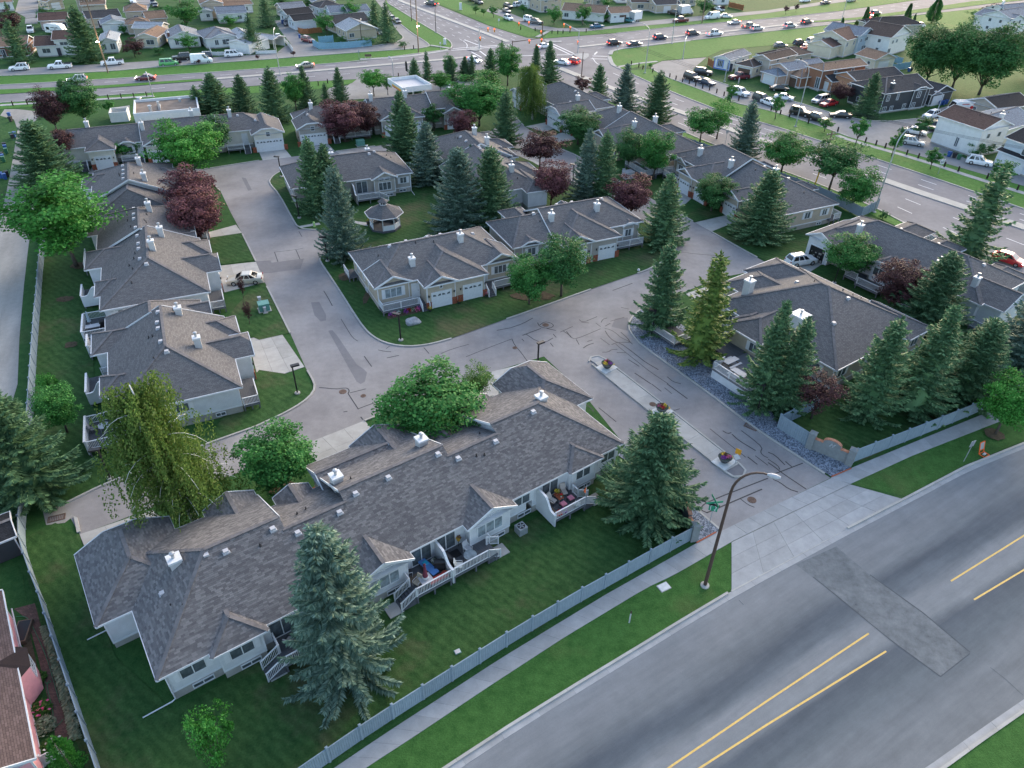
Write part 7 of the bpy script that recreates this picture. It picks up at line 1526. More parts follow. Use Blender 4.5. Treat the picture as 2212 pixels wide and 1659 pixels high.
m=MB();m.box(.8,2.6,.9,2.4,.1,1.4);tag(m.build('waste_bin',M_['dark']),'dark waste bin inside the white enclosure','bin');bpy.data.objects[m and 'waste_bin'].matrix_world=en.matrix_basis.copy()
A,B_=t1(1272,805),t1(1512,775);cn=thing('fuel_canopy','white fuel station canopy with yellow and red stripe','canopy',(A[0],A[1],0),dirang(A,B_));L3=math.dist(A,B_);
zc=4.6;off=D(553+1190/4,705/4,zc);c0=D(553+1268/4,790/4,zc);c1=D(553+1512/4,760/4,zc);cn.location=(c0[0],c0[1],0);cn.rotation_euler=(0,0,dirang(c0,c1));L3=math.dist(c0,c1);dp=math.dist(c0,off)
m=MB();m.box(0,L3,0,dp,zc,zc+.15);m.build('canopy_deck',M_['vent'],cn);m=MB()
for(x0,x1,y0,y1)in((0,L3,-.15,0),(0,L3,dp,dp+.15),(-.15,0,-.15,dp+.15),(L3,L3+.15,-.15,dp+.15)):m.box(x0,x1,y0,y1,zc-.3,zc+.85)
m.build('fascia',M_['white'],cn);m=MB();m.box(-.17,-.15,.5,dp*.7,zc-.05,zc+.25);m.build('yellow_stripe',plain('canopy_yellow',(.75,.42,.03),.5),cn);m=MB();m.box(-.18,-.16,.5,dp*.7,zc-.25,zc-.05);m.build('red_stripe',paint('red',PC['red']),cn)
for x in(1.5,L3-1.5):
 for y in(1.5,dp-1.5):m=MB();m.box(x-.15,x+.15,y-.15,y+.15,0,zc);m.build('column',M_['white'],cn)
A,B_=D(1106+330/4,0)if False else t1(820,640),t1(1200,780)
sheet('station_forecourt',TT(1,0,[(870,685),(1000,690),(1500,650),(1900,640),(1950,760),(1500,830),(1000,850),(700,870),(560,830),(640,760),(790,740)]),.02,M_['asph_front'])
sheet('station_forecourt',TT(0,0,[(980,930),(1120,910),(1130,1040),(950,1050)]),.02,M_['asph_front'])
sheet('station_forecourt',TT(0,0,[(1340,812),(1620,785),(1900,800),(1650,850)]),.021,M_['asph_front'])
# ================================================================== FENCES, LAMPS, STREET FURNITURE, GARDEN THINGS
_t=NT('blue_grey_fence_paint');_co=_t.coords('Object');_n=_t.noise(_t.coords('Object',(6,6,.6)),3,5,.7);_oi=_t.n('ShaderNodeObjectInfo')
_c=_t.mix(.5,_t.ramp(_n,[(.25,(.17,.23,.28)),(.75,(.26,.325,.375))]),_t.ramp(_oi.outputs['Random'],[(0,(.82,.82,.82)),(1,(1.12,1.12,1.12))]),'MULTIPLY');M_['fence']=_t.done(_c,.8,.2)
M_['fence_blue']=plain('pale_blue_fence_paint',(.20,.36,.46),.8,.2);M_['fence_white']=plain('white_fence_paint',(.66,.67,.67),.7,.2);M_['fence_brown']=wood_mat('brown_fence_boards',(.30,.13,.06))
FEN={}
def fence_meshes(mat,h):
 if(mat,h)not in FEN:
  p=MB();n=15
  for i in range(n):p.box(i/n+.003,(i+1)/n-.003,-.018-.006*(i%2),.018,.06,h-.08)
  p.box(0,1,-.035,.035,h-.10,h-.04);p.box(0,1,-.035,.035,.05,.12)
  q=MB();q.box(-.07,.07,-.07,.07,0,h+.06);q.box(-.095,.095,-.095,.095,h+.06,h+.12);q.box(-.05,.05,-.05,.05,h+.12,h+.16)
  FEN[(mat,h)]=(p.mesh('panel',M_[mat]),q.mesh('post',M_[mat]))
 return FEN[(mat,h)]
def fence(pts,label,mat='fence',h=1.75,bay=2.44,sm=1,cat='fence'):
 p=smooth(pts,sm)if sm else pts;L=sum(math.dist(a,b)for a,b in zip(p,p[1:]));n=max(1,round(L/bay));q=[along(p,i/n)for i in range(n+1)]
 pm,qm=fence_meshes(mat,h);t=thing('fence',label,cat,(q[0][0],q[0][1],0))
 for i,c in enumerate(q):
  a=dirang(q[min(i,n-1)],q[min(i,n-1)+1]);link('post',qm,t,loc=(c[0]-q[0][0],c[1]-q[0][1],0),rz=a)
  if i<n:l=math.dist(c,q[i+1]);link('panel',pm,t,loc=(c[0]-q[0][0],c[1]-q[0][1],.02),rz=a,scale=(l,1,1))
 return t
fence(extend(DD([(704,1652),(775.5,1602),(844,1556.75),(1090.5,1399),(1144.75,1365.5),(1249.75,1303),(1441,1195),(1491,1168)]),14,0),'blue grey board fence along the sidewalk left of the entrance',sm=0)
fence(DD([(1842,999),(1873.75,986.5),(1946.5,957.75),(2016.5,930),(2084,902.75),(2121,886),(2240,838)]),'blue grey board fence along the sidewalk right of the entrance',sm=0)
lf=[T(0,1,x,y,1.8)for x,y in((335,520),(320,665),(306,852),(285,1058),(266,1298),(247,1560))]+[T(0,2,x,y,1.8)for x,y in((232,120),(190,700),(165,975),(135,1245),(165,1345),(205,1485),(260,1640))]+[T(0,3,x,y,1.8)for x,y in((320,130),(433,492),(572,908),(733,1390),(820,1650))]
lf=extend(lf,16,10);fence(lf,'long blue grey fence between the gravel lane and the left lawns',sm=0)
fence([T(3,2,80,385),T(3,2,205,465),T(3,2,332,545)],'short fence between the gravel bed and the right entrance sign',sm=0,h=1.85)
fence([T(3,2,80,385),T(3,2,240,300),T(3,2,420,215)],'fence turning back behind the maroon tree at the right entrance',sm=0)
fence(DD([(1395,290),(1514,326),(1614,368),(1693,396),(1789,433),(1858,470)]),'blue grey fence along the highway behind the beige rows')
fence(DD([(1858,470),(1893,452)]),'short fence closing the corner beside the highway lamp',sm=0)
fence(DD([(1985,522),(2030,544),(2094,580),(2180,622),(2240,652)]),'blue grey fence along the highway beside the red moving car')
fence(TT(1,0,[(495,398),(550,428),(760,421),(1000,398)]),'pale blue fence round the corner bungalow by the frontage road','fence_blue',1.8,sm=0)
fence(TT(1,0,[(545,372),(670,362)]),'pale blue fence section behind the corner fence','fence_blue',1.8,sm=0)
fence(TT(1,0,[(370,285),(420,300),(520,285),(570,282)]),'brown board fence beside the twin garages','fence_brown',1.6,sm=0)
fence(TT(1,0,[(238,350),(280,395),(320,448)]),'white picket fence beside the carport drive','fence_white',1.1,sm=0)
fence(TT(1,0,[(0,468),(180,462)]),'low white fence before the small spruces by the carport','fence_white',.9,sm=0)
fence(TT(0,0,[(1800,400),(1835,485),(2130,468)]),'low white fence round the pale blue roofed bungalow','fence_white',1.0,sm=0)
fence(TT(0,0,[(2060,330),(2160,465)]),'white board fence leading back beside the pale blue roofed bungalow','fence_white',1.5,sm=0)
fence(TT(3,0,[(930,490),(1060,530),(1150,560)]),'pale blue park fence behind the white two storey house','fence_blue',1.8,sm=0)
fence(TT(3,0,[(1068,615),(1220,592)]),'pale blue fence beside the detached tan garage','fence_blue',1.8,sm=0)
fence(TT(2,0,[(1690,560),(1735,590)]),'brown fence beside the blue trimmed bungalow','fence_brown',1.8,sm=0)
fence(TT(2,0,[(850,200),(965,192)]),'white fence in front of the brown roofed garage','fence_white',1.6,sm=0)
fence(TT(2,0,[(1870,60),(1995,90)]),'dark fence beside the far electric sedan','fence_brown',1.8,sm=0)
# ---- entrance signs: two piers and a curved-top wall with brick coping
M_['stone']=plain('grey_stucco',(.19,.205,.21),.9,.2,var=.12,scale=3);M_['stone_d']=plain('dark_grey_stucco',(.075,.085,.09),.9,.2)
def sign_wall(a,b,label,mat='stone',emblem=True):
 L=math.dist(a,b);t=thing('entrance_sign_wall',label,'sign',(a[0],a[1],.05),dirang(a,b))
 for x in(0,L):
  m=MB();m.box(x-.32,x+.32,-.32,.32,0,2.0);o=m.build('pier',M_['stone'],t);m=MB();m.v=[(x-.36,-.36,2.0),(x+.36,-.36,2.0),(x+.36,.36,2.0),(x-.36,.36,2.0),(x,0,2.28)];m.f=[(0,1,4),(1,2,4),(2,3,4),(3,0,4),(3,2,1,0)];m.uv=[None]*5;m.build('pier_cap',M_['stone'],o)
 def top(f):
  u=abs(f-.5)*2
  if u>.52:return 1.42+.10*max(0,(.62-u))/.1*.3
  return 1.55+.5*math.sqrt(max(0,1-(u/.52)**2))
 n=28;m=MB()
 for i in range(n):
  f0,f1=i/n,(i+1)/n;x0=.3+(L-.6)*f0;x1=.3+(L-.6)*f1;z0,z1=top(f0),top(f1)
  m.poly([(x0,-.12,0),(x1,-.12,0),(x1,-.12,z1),(x0,-.12,z0)]);m.poly([(x1,.12,0),(x0,.12,0),(x0,.12,z0),(x1,.12,z1)]);m.poly([(x0,-.12,z0),(x1,-.12,z1),(x1,.12,z1),(x0,.12,z0)])
 w=m.build('sign_face',M_[mat],t)
 for i in range(n):
  f=(i+.5)/n;x=.3+(L-.6)*f;z=top(f);s=(top(f+.02)-top(f-.02))/(.04*(L-.6));d=Vector((1,0,s)).normalized()*((L-.6)/n*.47*math.sqrt(1+s*s));m=MB();m.bar(Vector((x,0,z+.03))-d,Vector((x,0,z+.03))+d,.34,.09);m.build('coping_brick',M_['brickcap'],w)
 if emblem:
  m=MB()
  for x0 in(-.2,.06):m.poly([(L/2+x0-.06,-.14,1.28),(L/2+x0+.08,-.14,1.28),(L/2+x0+.26,-.14,1.72),(L/2+x0+.12,-.14,1.72)])
  m.poly([(L/2-.02,-.141,1.46),(L/2+.26,-.141,1.46),(L/2+.3,-.141,1.56),(L/2+.02,-.141,1.56)]);m.build('emblem',M_['metal'],w)
 return t
M_['brickcap']=plain('orange_brick_coping',(.40,.20,.13),.9,.2,var=.35,scale=5)
sign_wall(T(3,2,350,555),T(3,2,692,700),'grey entrance sign wall with curved brick top, right of the entrance')
sign_wall(D(1457,1088),D(1496,1166),'dark backed entrance sign wall with curved brick top, left of the entrance','stone_d',False)
# ---- black post-top lamps
m=MB();m.lathe([(.3,0),(.3,.16),(.27,.18)],16);LB=m.mesh('base',M_['kerb']);m=MB();m.box(-.07,.07,-.07,.07,.16,3.6);LP=m.mesh('post',M_['black']);m=MB();m.box(-.16,.75,-.2,.2,3.58,3.76);LH=m.mesh('lamp_head',M_['black']);m=MB();m.box(.15,.68,-.15,.15,3.555,3.582);LG=m.mesh('lens',M_['vent'])
def post_lamp(p,ang,label):
 t=thing('post_lamp',label,'lamp',(p[0],p[1],.05),ang,'black post lamps in the complex');link('base',LB,t);link('post',LP,t);h=link('lamp_head',LH,t);link('lens',LG,h)
post_lamp(T(1,2,360,85),.5,'black post lamp on the left corner lawn above the street junction')
post_lamp(T(1,1,1252,1285),2.8,'black post lamp beside the boulder on the centre corner lawn')
post_lamp(T(1,1,620,600),2.8,'black post lamp at the foot of the silvery blue spruce')
post_lamp(T(1,1,375,228),2.8,'black post lamp near the path left of the gazebo')
post_lamp(T(1,0,222,1530),3.0,'black post lamp at the left corner of the taupe duplex')
post_lamp(D(1161,800),.6,'black post lamp rising behind the nearest row by the street')
post_lamp(D(1407,727),2.8,'black post lamp under the spruce in the gravel bed')
post_lamp(T(2,2,2115,245),2.8,'black post lamp under the spruce pair by the entrance')
post_lamp(T(3,1,570,790),2.6,'black post lamp behind the large bungalow roof')
post_lamp(T(0,2,955,820),3.4,'black post lamp at the dead end under the birch')
post_lamp(D(425,384),.5,'black post lamp behind the maroon pair by the top left street')
post_lamp(D(1237,400),2.6,'black post lamp behind the maroon tree on the ring street')
# ---- tall street lamps
def street_lamp(b,top_y,head,label,mat='metal',r=.12,lit=False,name='street_lamp'):
 """b: foot; head: (grid x, grid y) reading of the luminaire"""
 h=height_at(b,top_y);hd=D(head[0],head[1],h-.3);t=thing(name,label,'street lamp',(b[0],b[1],0),0,'street lamps');d=Vector((hd[0]-b[0],hd[1]-b[1],0));L=d.length
 if L>4.2:d*=4.2/L;L=4.2
 if L<1.0:d=Vector((1.6,-.6,0));L=d.length
 m=MB();m.lathe([(.36,0),(.36,.14),(.2,.2)],14);m.build('base',M_['kerb'],t)
 m=MB();m.tube([(0,0,.1),(0,0,h*.8)],[r,r*.72],10);m.build('pole',M_[mat],t)
 pts=[Vector((0,0,h*.8))]
 for i in range(1,9):
  f=i/8;pts.append(Vector((d.x*(1-math.cos(f*1.57)),d.y*(1-math.cos(f*1.57)),h*.8+h*.2*math.sin(f*1.57)-.25*f*f)))
 m=MB();m.tube(pts,[r*.72-r*.28*i/8 for i in range(9)],8);m.build('arm',M_[mat],t)
 e=pts[-1];dn=d.normalized();m=MB();m.tube([e-dn*.15,e+dn*.1,e+dn*.45,e+dn*.75],[.08,.17,.19,.08],10);o=m.build('lamp_head',M_['vent'],t);o.scale=(1,1,1)
 m=MB();m.lathe([(.13,e.z-.16),(.13,e.z-.1)],10,e.x+dn.x*.4,e.y+dn.y*.4);m.build('lens',M_['lampon']if lit else M_['lens'],o)
 return t
street_lamp(T(2,3,1665,85),1003,(1662,1027),'tall rusty brown street lamp at the near sidewalk by the entrance','rust',.15)
street_lamp(T(3,1,915,175),275,(1974,275),'tall grey street lamp between the highway trees')
street_lamp(T(3,0,237,1095),130,(1726,131),'tall grey street lamp with a no stopping sign on the verge')
street_lamp(T(2,0,1148,632),47,(1366,48),'tall grey street lamp on the verge by the cul de sac path')
street_lamp(T(2,0,1475,507),84,(1490,61),'grey lamp on the grass slope above the cul de sac')
street_lamp(T(2,0,1380,378),-8,(1460,-8),'tall lamp in the upper right highway median')
street_lamp(T(2,0,1835,705),124,(1595,124),'grey lamp in front of the blue trimmed bungalow')
street_lamp(T(3,0,625,218),-12,(1830,-12),'tall lamp by the right highway beside the moving wagons')
street_lamp(T(3,0,1445,1010),198,(2026,199),'grey lamp beside the charcoal garage')
street_lamp(T(0,0,1325,838),158,(316,158),'grey lamp behind the flat roofed shop')
street_lamp(T(1,0,1190,685),123,(842,124),'grey lamp beside the fuel canopy')
street_lamp(T(1,0,210,650),63,(592,62),'grey lamp on the highway median near the carport')
street_lamp(T(1,0,1555,282),12,(950,8),'dark street lamp on the far road at the top','black')
street_lamp(T(1,0,918,405),42,(779,42),'dark street lamp at the blue fence','black')
# ---- power poles, wires
def power_pole(b,h,label,arms=2,lamp=None,r=.19,mat='polewood'):
 t=thing('power_pole',label,'utility pole',(b[0],b[1],0),.45,'power poles');m=MB();m.tube([(0,0,-.2),(0,0,h)],[r,r*.65],10);m.build('pole',M_[mat],t)
 for k in range(arms):
  m=MB();m.box(-1.3,1.3,-.06,.06,h-.7-k*1.1,h-.55-k*1.1);o=m.build('crossarm',M_['wood'],t)
  for x in(-1.15,-.5,.5,1.15):m=MB();m.lathe([(.05,h-.55-k*1.1),(.07,h-.45-k*1.1),(.04,h-.35-k*1.1)],8,x,0);m.build('insulator',M_['vent'],o)
 if lamp:
  z=lamp;m=MB();m.tube([(0,0,z-.3),(-.2,-.9,z+.1),(-.25,-1.3,z+.1)],.04,6);o=m.build('lamp_arm',M_['metal'],t);m=MB();m.lathe([(.05,z+.14),(.28,z+.06),(.30,z-.04),(.12,z-.12)],12,-.25,-1.4);m.build('lamp_glow',M_['lampon'],o)
 return t
pA,pB=T(0,0,935,632),T(1,0,1405,452);pC=T(0,0,1600,212);pD=T(2,0,600,668);pE=D(1783,338);pF=T(2,0,1640,200)
power_pole(pA,17,'tall wooden power pole with a glowing lamp on the left highway verge',2,height_at(pA,88));power_pole(pB,17,'tall wooden power pole with a glowing lamp near the junction',2,height_at(pB,54))
power_pole(pC,13,'wooden power pole among the houses behind the blue roofs',1);power_pole(pD,height_at(pD,112),'dark pole beside the highway median at the junction',0,None,.14,'rust');power_pole(pE,height_at(pE,283),'power pole with white crossarm between the highway trees',2);power_pole(pF,14,'wooden power pole by the far frontage road',1);power_pole(T(1,0,1345,182),13,'thin dark power pole left of the far road',0,None,.14,'rust');power_pole(T(0,0,18,310),11,'wooden pole at the left edge behind the pine',1)
wr=MB()
def wire(a,b,za,zb,sag=1.2):
 pts=[(a[0]+(b[0]-a[0])*i/16,a[1]+(b[1]-a[1])*i/16,za+(zb-za)*i/16-sag*4*(i/16)*(1-i/16))for i in range(17)];wr.tube(pts,.022,4,False)
pL=(pA[0]-(pB[0]-pA[0])*.8,pA[1]-(pB[1]-pA[1])*.8-4)
for dz in(16.4,15.4,14.3,12.6,11.4):wire(pA,pB,dz,dz,1.4);wire(pL,pA,dz,dz,1.2)
for dx in(-1.1,0,1.1):wire((pE[0]+dx,pE[1]),(pD[0]+dx,pD[1]+14),9.0,10.5,1.3);wire((pE[0]+dx,pE[1]),(pE[0]+70+dx,pE[1]-45),9.0,9.0,1.2)
wire((pD[0]+2,pD[1]+20),(pB[0]+40,pB[1]+60),9,9,.8)
tag(wr.build('overhead_wires',M_['black']),'thin overhead wires strung between the power poles','wires',kind='stuff')
m=MB();b=T(3,0,400,1615);t=thing('pole_guard','yellow guy wire guard beside the middle highway tree','pole guard',(b[0],b[1],0));m.tube([(0,0,0),(.25,.15,3.2)],.13,8);m.build('sleeve',plain('yellow_plastic',(.62,.36,.05),.5),t)
# ---- traffic signals
M_['sigyel']=plain('signal_yellow',(.62,.30,.03),.5,.4)
def signal(b,h,arm_to,label,heads=2,mat='metal'):
 t=thing('traffic_signal',label,'traffic light',(b[0],b[1],0),0,'traffic signals');m=MB();m.tube([(0,0,0),(0,0,h+.3)],[.16,.11],10);m.build('pole',M_[mat],t);d=Vector((arm_to[0]-b[0],arm_to[1]-b[1],0));m=MB();m.tube([(0,0,h),tuple(d+Vector((0,0,h+.4)))],[.11,.06],8);m.build('mast_arm',M_[mat],t);s=Vector((-d.y,d.x,0)).normalized()
 spots=[d*(1-.42*k)+Vector((0,0,h-.2))for k in range(heads)]+[d.normalized()*.35+Vector((0,0,2.9))]
 for p in spots:
  m=MB();m.box(p.x-.19,p.x+.19,p.y-.16,p.y+.16,p.z-.55,p.z+.55);o=m.build('signal_head',M_['sigyel'],t)
  for k in range(3):m=MB();m.lathe([(.14,p.z-.42+k*.34),(.14,p.z-.30+k*.34)],8,p.x,p.y-.12);m.build('signal_lens',M_['redlight']if k==2 else M_['black'],o)
signal(T(2,0,258,368),5.8,D(1120,95-0),'brown traffic signal mast at the far side of the junction',2,'rust');signal(T(2,0,568,462),6.0,T(2,0,440,400),'grey traffic signal mast on the right traffic island');signal(T(1,0,1930,425),5.8,T(1,0,2060,440),'grey traffic signal mast on the left traffic island');signal(D(1106,140),5.8,D(1168,134),'brown traffic signal mast behind the junction spruces',2,'rust')
# ---- bollards
m=MB();m.v=[(-.11,-.11,0),(.11,-.11,0),(.11,.11,0),(-.11,.11,0),(-.11,-.11,.95),(.11,-.11,.95),(.11,.11,1.08),(-.11,.11,1.08)];m.f=[(3,2,1,0),(4,5,6,7),(0,1,5,4),(1,2,6,5),(2,3,7,6),(3,0,4,7)];m.uv=[None]*6;BO=m.mesh('bollard',plain('dark_timber_bollard',(.035,.026,.022),.85,.2))
NTH='first second third fourth fifth sixth seventh eighth ninth tenth eleventh twelfth thirteenth fourteenth fifteenth sixteenth'.split()
for row,(c,pts,where)in enumerate(((2,[(1030,560),(1095,580),(1130,600),(1215,625),(1310,655),(1362,670),(1415,690),(1472,710),(1530,725),(1585,745),(1645,765),(1705,780),(1767,805),(1830,830),(1895,850),(1957,870)],'verge bollard counted from the cul de sac path'),(3,[(25,960),(105,990),(183,1015),(345,1070),(600,1140),(840,1230),(930,1255),(1010,1280),(1195,1340),(1295,1370),(1520,1445),(1640,1485),(1890,1545),(2150,1645)],'verge bollard counted from the black wagons towards the right edge'),(0,[(115,915),(240,905),(360,895),(940,860),(1050,850),(1160,845),(1270,835)],'bollard from the left beside the upper left highway walk'),(1,[(540,740),(620,720),(1232,668),(1330,660),(1285,432),(1362,424)],'bollard from the left along the left highway near the side road'),(2,[(345,290),(395,292),(440,290),(500,285),(640,280),(75,258),(200,270)],'bollard in the list along the far frontage walk'))):
 for i,p in enumerate(pts):
  q=T(c,0,*p);o=link('bollard',BO,None,loc=(q[0],q[1],0),rz=.4);tag(o,f'{NTH[i]} dark timber {where}','bollard','dark timber bollards on the verges')
  # ---- bins
m=MB();m.v=[(-.24,-.26,.06),(.24,-.26,.06),(.24,.26,.06),(-.24,.26,.06),(-.30,-.34,.98),(.30,-.34,.98),(.30,.34,.98),(-.30,.34,.98)];m.f=[(3,2,1,0),(0,1,5,4),(1,2,6,5),(2,3,7,6),(3,0,4,7),(4,5,6,7)];m.uv=[None]*6;BN=m.mesh('tub',M_['dark']);m=MB();m.box(-.32,.32,-.36,.36,.98,1.06);BL=m.mesh('lid',M_['dark'])
BC=dict(blue=plain('blue_bin',(.03,.09,.28),.5),black=M_['dark'],green=plain('green_bin',(.03,.13,.07),.5))
for c,r,x,y,col,lab in((0,0,88,1015,'blue','blue bin at the top of the gravel lane'),(0,0,98,1050,'black','black bin at the top of the gravel lane'),(0,0,105,1190,'green','green bin of the lane trio below the first pair'),(0,0,118,1205,'black','black bin of the lane trio below the first pair'),(0,0,132,1185,'blue','blue bin of the lane trio below the first pair'),(0,0,48,1280,'black','black bin of the third lane cluster'),(0,0,55,1300,'blue','blue bin of the third lane cluster'),(0,0,62,1328,'green','green bin of the third lane cluster'),(0,0,22,1365,'black','black bin of the fourth lane cluster'),(0,0,30,1382,'blue','blue bin of the fourth lane cluster'),(0,0,38,1400,'green','green bin of the fourth lane cluster'),(0,0,18,1540,'blue','left blue bin of the lowest lane cluster'),(0,0,48,1550,'blue','right blue bin of the lowest lane cluster'),(0,0,66,1528,'black','black bin of the lowest lane cluster'),(3,0,1560,1355,'blue','blue bin beside the white two storey house shrubs'),(3,0,1605,1365,'black','black bin beside the white two storey house shrubs'),(3,0,1645,1378,'green','green bin beside the white two storey house shrubs'),(3,0,1485,910,'blue','left blue bin beside the charcoal garage'),(3,0,1512,908,'blue','middle blue bin beside the charcoal garage'),(3,0,1535,900,'blue','right blue bin beside the charcoal garage'),(3,0,1215,620,'blue','blue bin by the park fence'),(3,0,1235,612,'black','dark bin by the park fence'),(1,0,228,205,'blue','blue bin by the dark jeep'),(1,0,240,200,'blue','second blue bin right behind the dark jeep'),(1,0,378,330,'blue','blue bin beside the red wagon in the lane'),(2,0,300,0,'black','dark bin at the far top corner'),(2,0,1252-0,470,'black','')):
 if not lab:continue
 q=T(c,r,x,y);t=thing('wheelie_bin',lab,'bin',(q[0],q[1],0),R.uniform(-.5,.5)+.4,'wheelie bins');link('tub',BN,t,mat=BC[col]);link('lid',BL,t,mat=BC[col])
q=Bz(1248,498);t=thing('planter_barrel','dark barrel planter beside the wide arched garage','planter',(q[0],q[1],0));m=MB();m.lathe([(.28,0),(.36,.5),(.3,.9)],12);m.build('tub',M_['dark'],t);m=MB();m.lathe([(.29,.88),(.2,.95)],12);m.build('soil',M_['dirt'],t)
# ---- gazebo
M_['gazwhite']=plain('gazebo_white',(.74,.77,.79),.6,.3,var=.05)
def ring(rad,n=8,a0=math.pi/8):return[(rad*math.cos(a0+2*math.pi*i/n),rad*math.sin(a0+2*math.pi*i/n))for i in range(n)]
gc=T(1,1,1118,305);ga=thing('gazebo','white octagonal gazebo with grey shingled roof on the lawn','gazebo',(gc[0],gc[1],.07),.43)
m=MB();m.prism(ring(2.5),0,.3);m.build('platform',M_['deck'],ga);r0=ring(2.3)
for i in range(8):
 a,b=r0[i],r0[(i+1)%8];m=MB();m.bar((*a,.3),(*a,2.5),.12,.12,(1,0,0));m.build('post',M_['white'],ga)
 if i!=4:m=MB();m.bar((*a,.68),(*b,.68),.06,.78);o=m.build('panel',M_['gazwhite'],ga);m=MB();m.bar((*a,1.09),(*b,1.09),.12,.06);m.build('top_rail',M_['white'],o)
 m=MB();m.bar((*a,2.45),(*b,2.45),.10,.16);m.build('header',M_['white'],ga)
 if i not in(3,4):m=MB();c0,c1=lerp(a,(0,0),.1),lerp(b,(0,0),.1);d0,d1=lerp(a,(0,0),.32),lerp(b,(0,0),.32);m.poly([(*c0,.75),(*c1,.75),(*d1,.75),(*d0,.75)]);m.build('bench',M_['deck'],ga)
m=MB();e,tp=ring(3.0),ring(.62)
for i in range(8):
 j=(i+1)%8;q=[Vector((*e[i],2.45)),Vector((*e[j],2.45)),Vector((*tp[j],3.75)),Vector((*tp[i],3.75))];u=(q[1]-q[0]).normalized();nn=(q[1]-q[0]).cross(q[3]-q[0]).normalized();v=nn.cross(u);m.poly([tuple(x)for x in q],[((x-q[0]).dot(u),(x-q[0]).dot(v))for x in q])
ro=m.build('roof',M_['roof'],ga);m=MB()
for i in range(8):j=(i+1)%8;m.bar((*e[i],2.41),(*e[j],2.41),.07,.12)
m.build('eave_trim',M_['white'],ga);cu=MB();cr_=ring(.55)
for i in range(8):cu.bar((*cr_[i],3.7),(*cr_[i],4.2),.07,.07,(1,0,0));cu.bar((*cr_[i],3.78),(*cr_[(i+1)%8],3.78),.07,.1);cu.bar((*cr_[i],4.18),(*cr_[(i+1)%8],4.18),.07,.1)
cu.build('cupola',M_['white'],ga);m=MB();m.prism(ring(.4),3.7,4.15);m.build('cupola_screen',M_['black'],ga);m=MB();e2=ring(.85)
for i in range(8):m.poly([(*e2[i],4.2),(*e2[(i+1)%8],4.2),(0,0,4.75)],[(0,0),(.6,0),(.3,.9)])
m.build('cupola_roof',M_['roof'],ga)
# ---- flowers and pots
FL={n:leaf_mat('flower_'+n,a,b,None,.1)for n,(a,b)in dict(purple=((.16,.02,.22),(.36,.06,.40)),pink=((.5,.04,.18),(.7,.15,.32)),yellow=((.55,.36,.02),(.75,.52,.06)),red=((.4,.01,.02),(.6,.05,.05)),white=((.6,.6,.6),(.75,.75,.72)),leaf=((.03,.10,.02),(.09,.2,.04)),brown=((.12,.06,.03),(.22,.11,.06)),pale=((.16,.22,.13),(.30,.36,.24))).items()}
def tuft(name,parent,c,r,h,mat,n=90,seed=1,leaf=.10):
 rr=random.Random(seed);v,f=[],[]
 for i in range(n):
  a=rr.random()*6.28;q=r*math.sqrt(rr.random());p=Vector((c[0]+q*math.cos(a),c[1]+q*math.sin(a),c[2]+h*rr.random()*(1-.6*q/r)));nn=Vector((rr.uniform(-1,1),rr.uniform(-1,1),1)).normalized();d=nn.orthogonal();rhomb(v,f,p,d,nn,leaf,leaf*.4)
 return link(name,mesh_of(name,v,f,FL[mat]),parent)
def bowl(p,label,sc=1.0,z=.11,seed=1,cols=('purple','pink','yellow')):
 t=thing('flower_planter',label,'planter',(p[0],p[1],z),.7,'flower planters on the entrance median');m=MB();m.box(-1.0,1.0,-.8,.8,0,.05);m.build('base_slab',M_['slab_w'],t);m=MB();m.lathe([(.30,.05),(.5,.3),(.66,.62),(.70,.66),(.60,.66),(.58,.6)],18);m.build('bowl',M_['stone_d'],t)
 tuft('foliage',t,(0,0,.6),.6,.25,'leaf',90,seed);tuft('grass_plume',t,(0,0,.75),.12,.5,'brown',40,seed+1,.16)
 for i,c in enumerate(cols):a=i*2.1+seed;tuft('blossom',t,(.3*math.cos(a),.3*math.sin(a),.66),.3,.22,c,70,seed+3+i)
 tuft('trailing_flowers',t,(.5,-.4,.35),.25,.35,'yellow',50,seed+9);return t
M_['slab_w']=plain('pale_paver',(.58,.59,.58),.8,.2)
bowl(T(2,1,818,1525),'grey flower bowl at the upper end of the entrance median',seed=1,cols=('pink','yellow','purple'));bowl(T(2,2,1290,245),'grey flower bowl in the middle of the entrance median',seed=21,cols=('pink','red','yellow'));bowl(T(2,2,1830,680),'grey flower bowl at the lower end of the entrance median',seed=41,cols=('purple','pink','yellow'))
m=MB();rr=random.Random(4);bm=bmesh.new();bmesh.ops.create_icosphere(bm,subdivisions=3,radius=1.0)
for v in bm.verts:n=1+.16*math.sin(3*v.co.x+1)*math.cos(2.5*v.co.y)+.1*math.sin(5*v.co.z+2*v.co.x);v.co=Vector((v.co.x*1.1*n,v.co.y*.7*n,max(-.1,v.co.z*.75*n)))
me=bpy.data.meshes.new('boulder');bm.to_mesh(me);bm.free();me.materials.append(plain('grey_granite',(.30,.31,.33),.9,.2,var=.3,scale=2.5,bump=.6));p=T(1,1,1355,1135);tag(link('boulder',me,None,loc=(p[0],p[1],.1),rz=.5),'pale grey boulder on the centre corner lawn','boulder')
def utility(p,label,s,mat,group=None):
 t=thing('utility_box',label,'utility box',(p[0],p[1],.05),.45);x,y,z=s;m=MB();m.box(-x-.15,x+.15,-y-.15,y+.15,0,.08);m.build('pad',M_['kerb'],t);m=MB();m.box(-x,x,-y,y,.08,z);m.build('cabinet',mat,t);m=MB();m.box(-x-.04,x+.04,-y-.04,y+.04,z,z+.07);m.build('lid',mat,t)
ug=plain('utility_green',(.10,.26,.22),.5,.4)
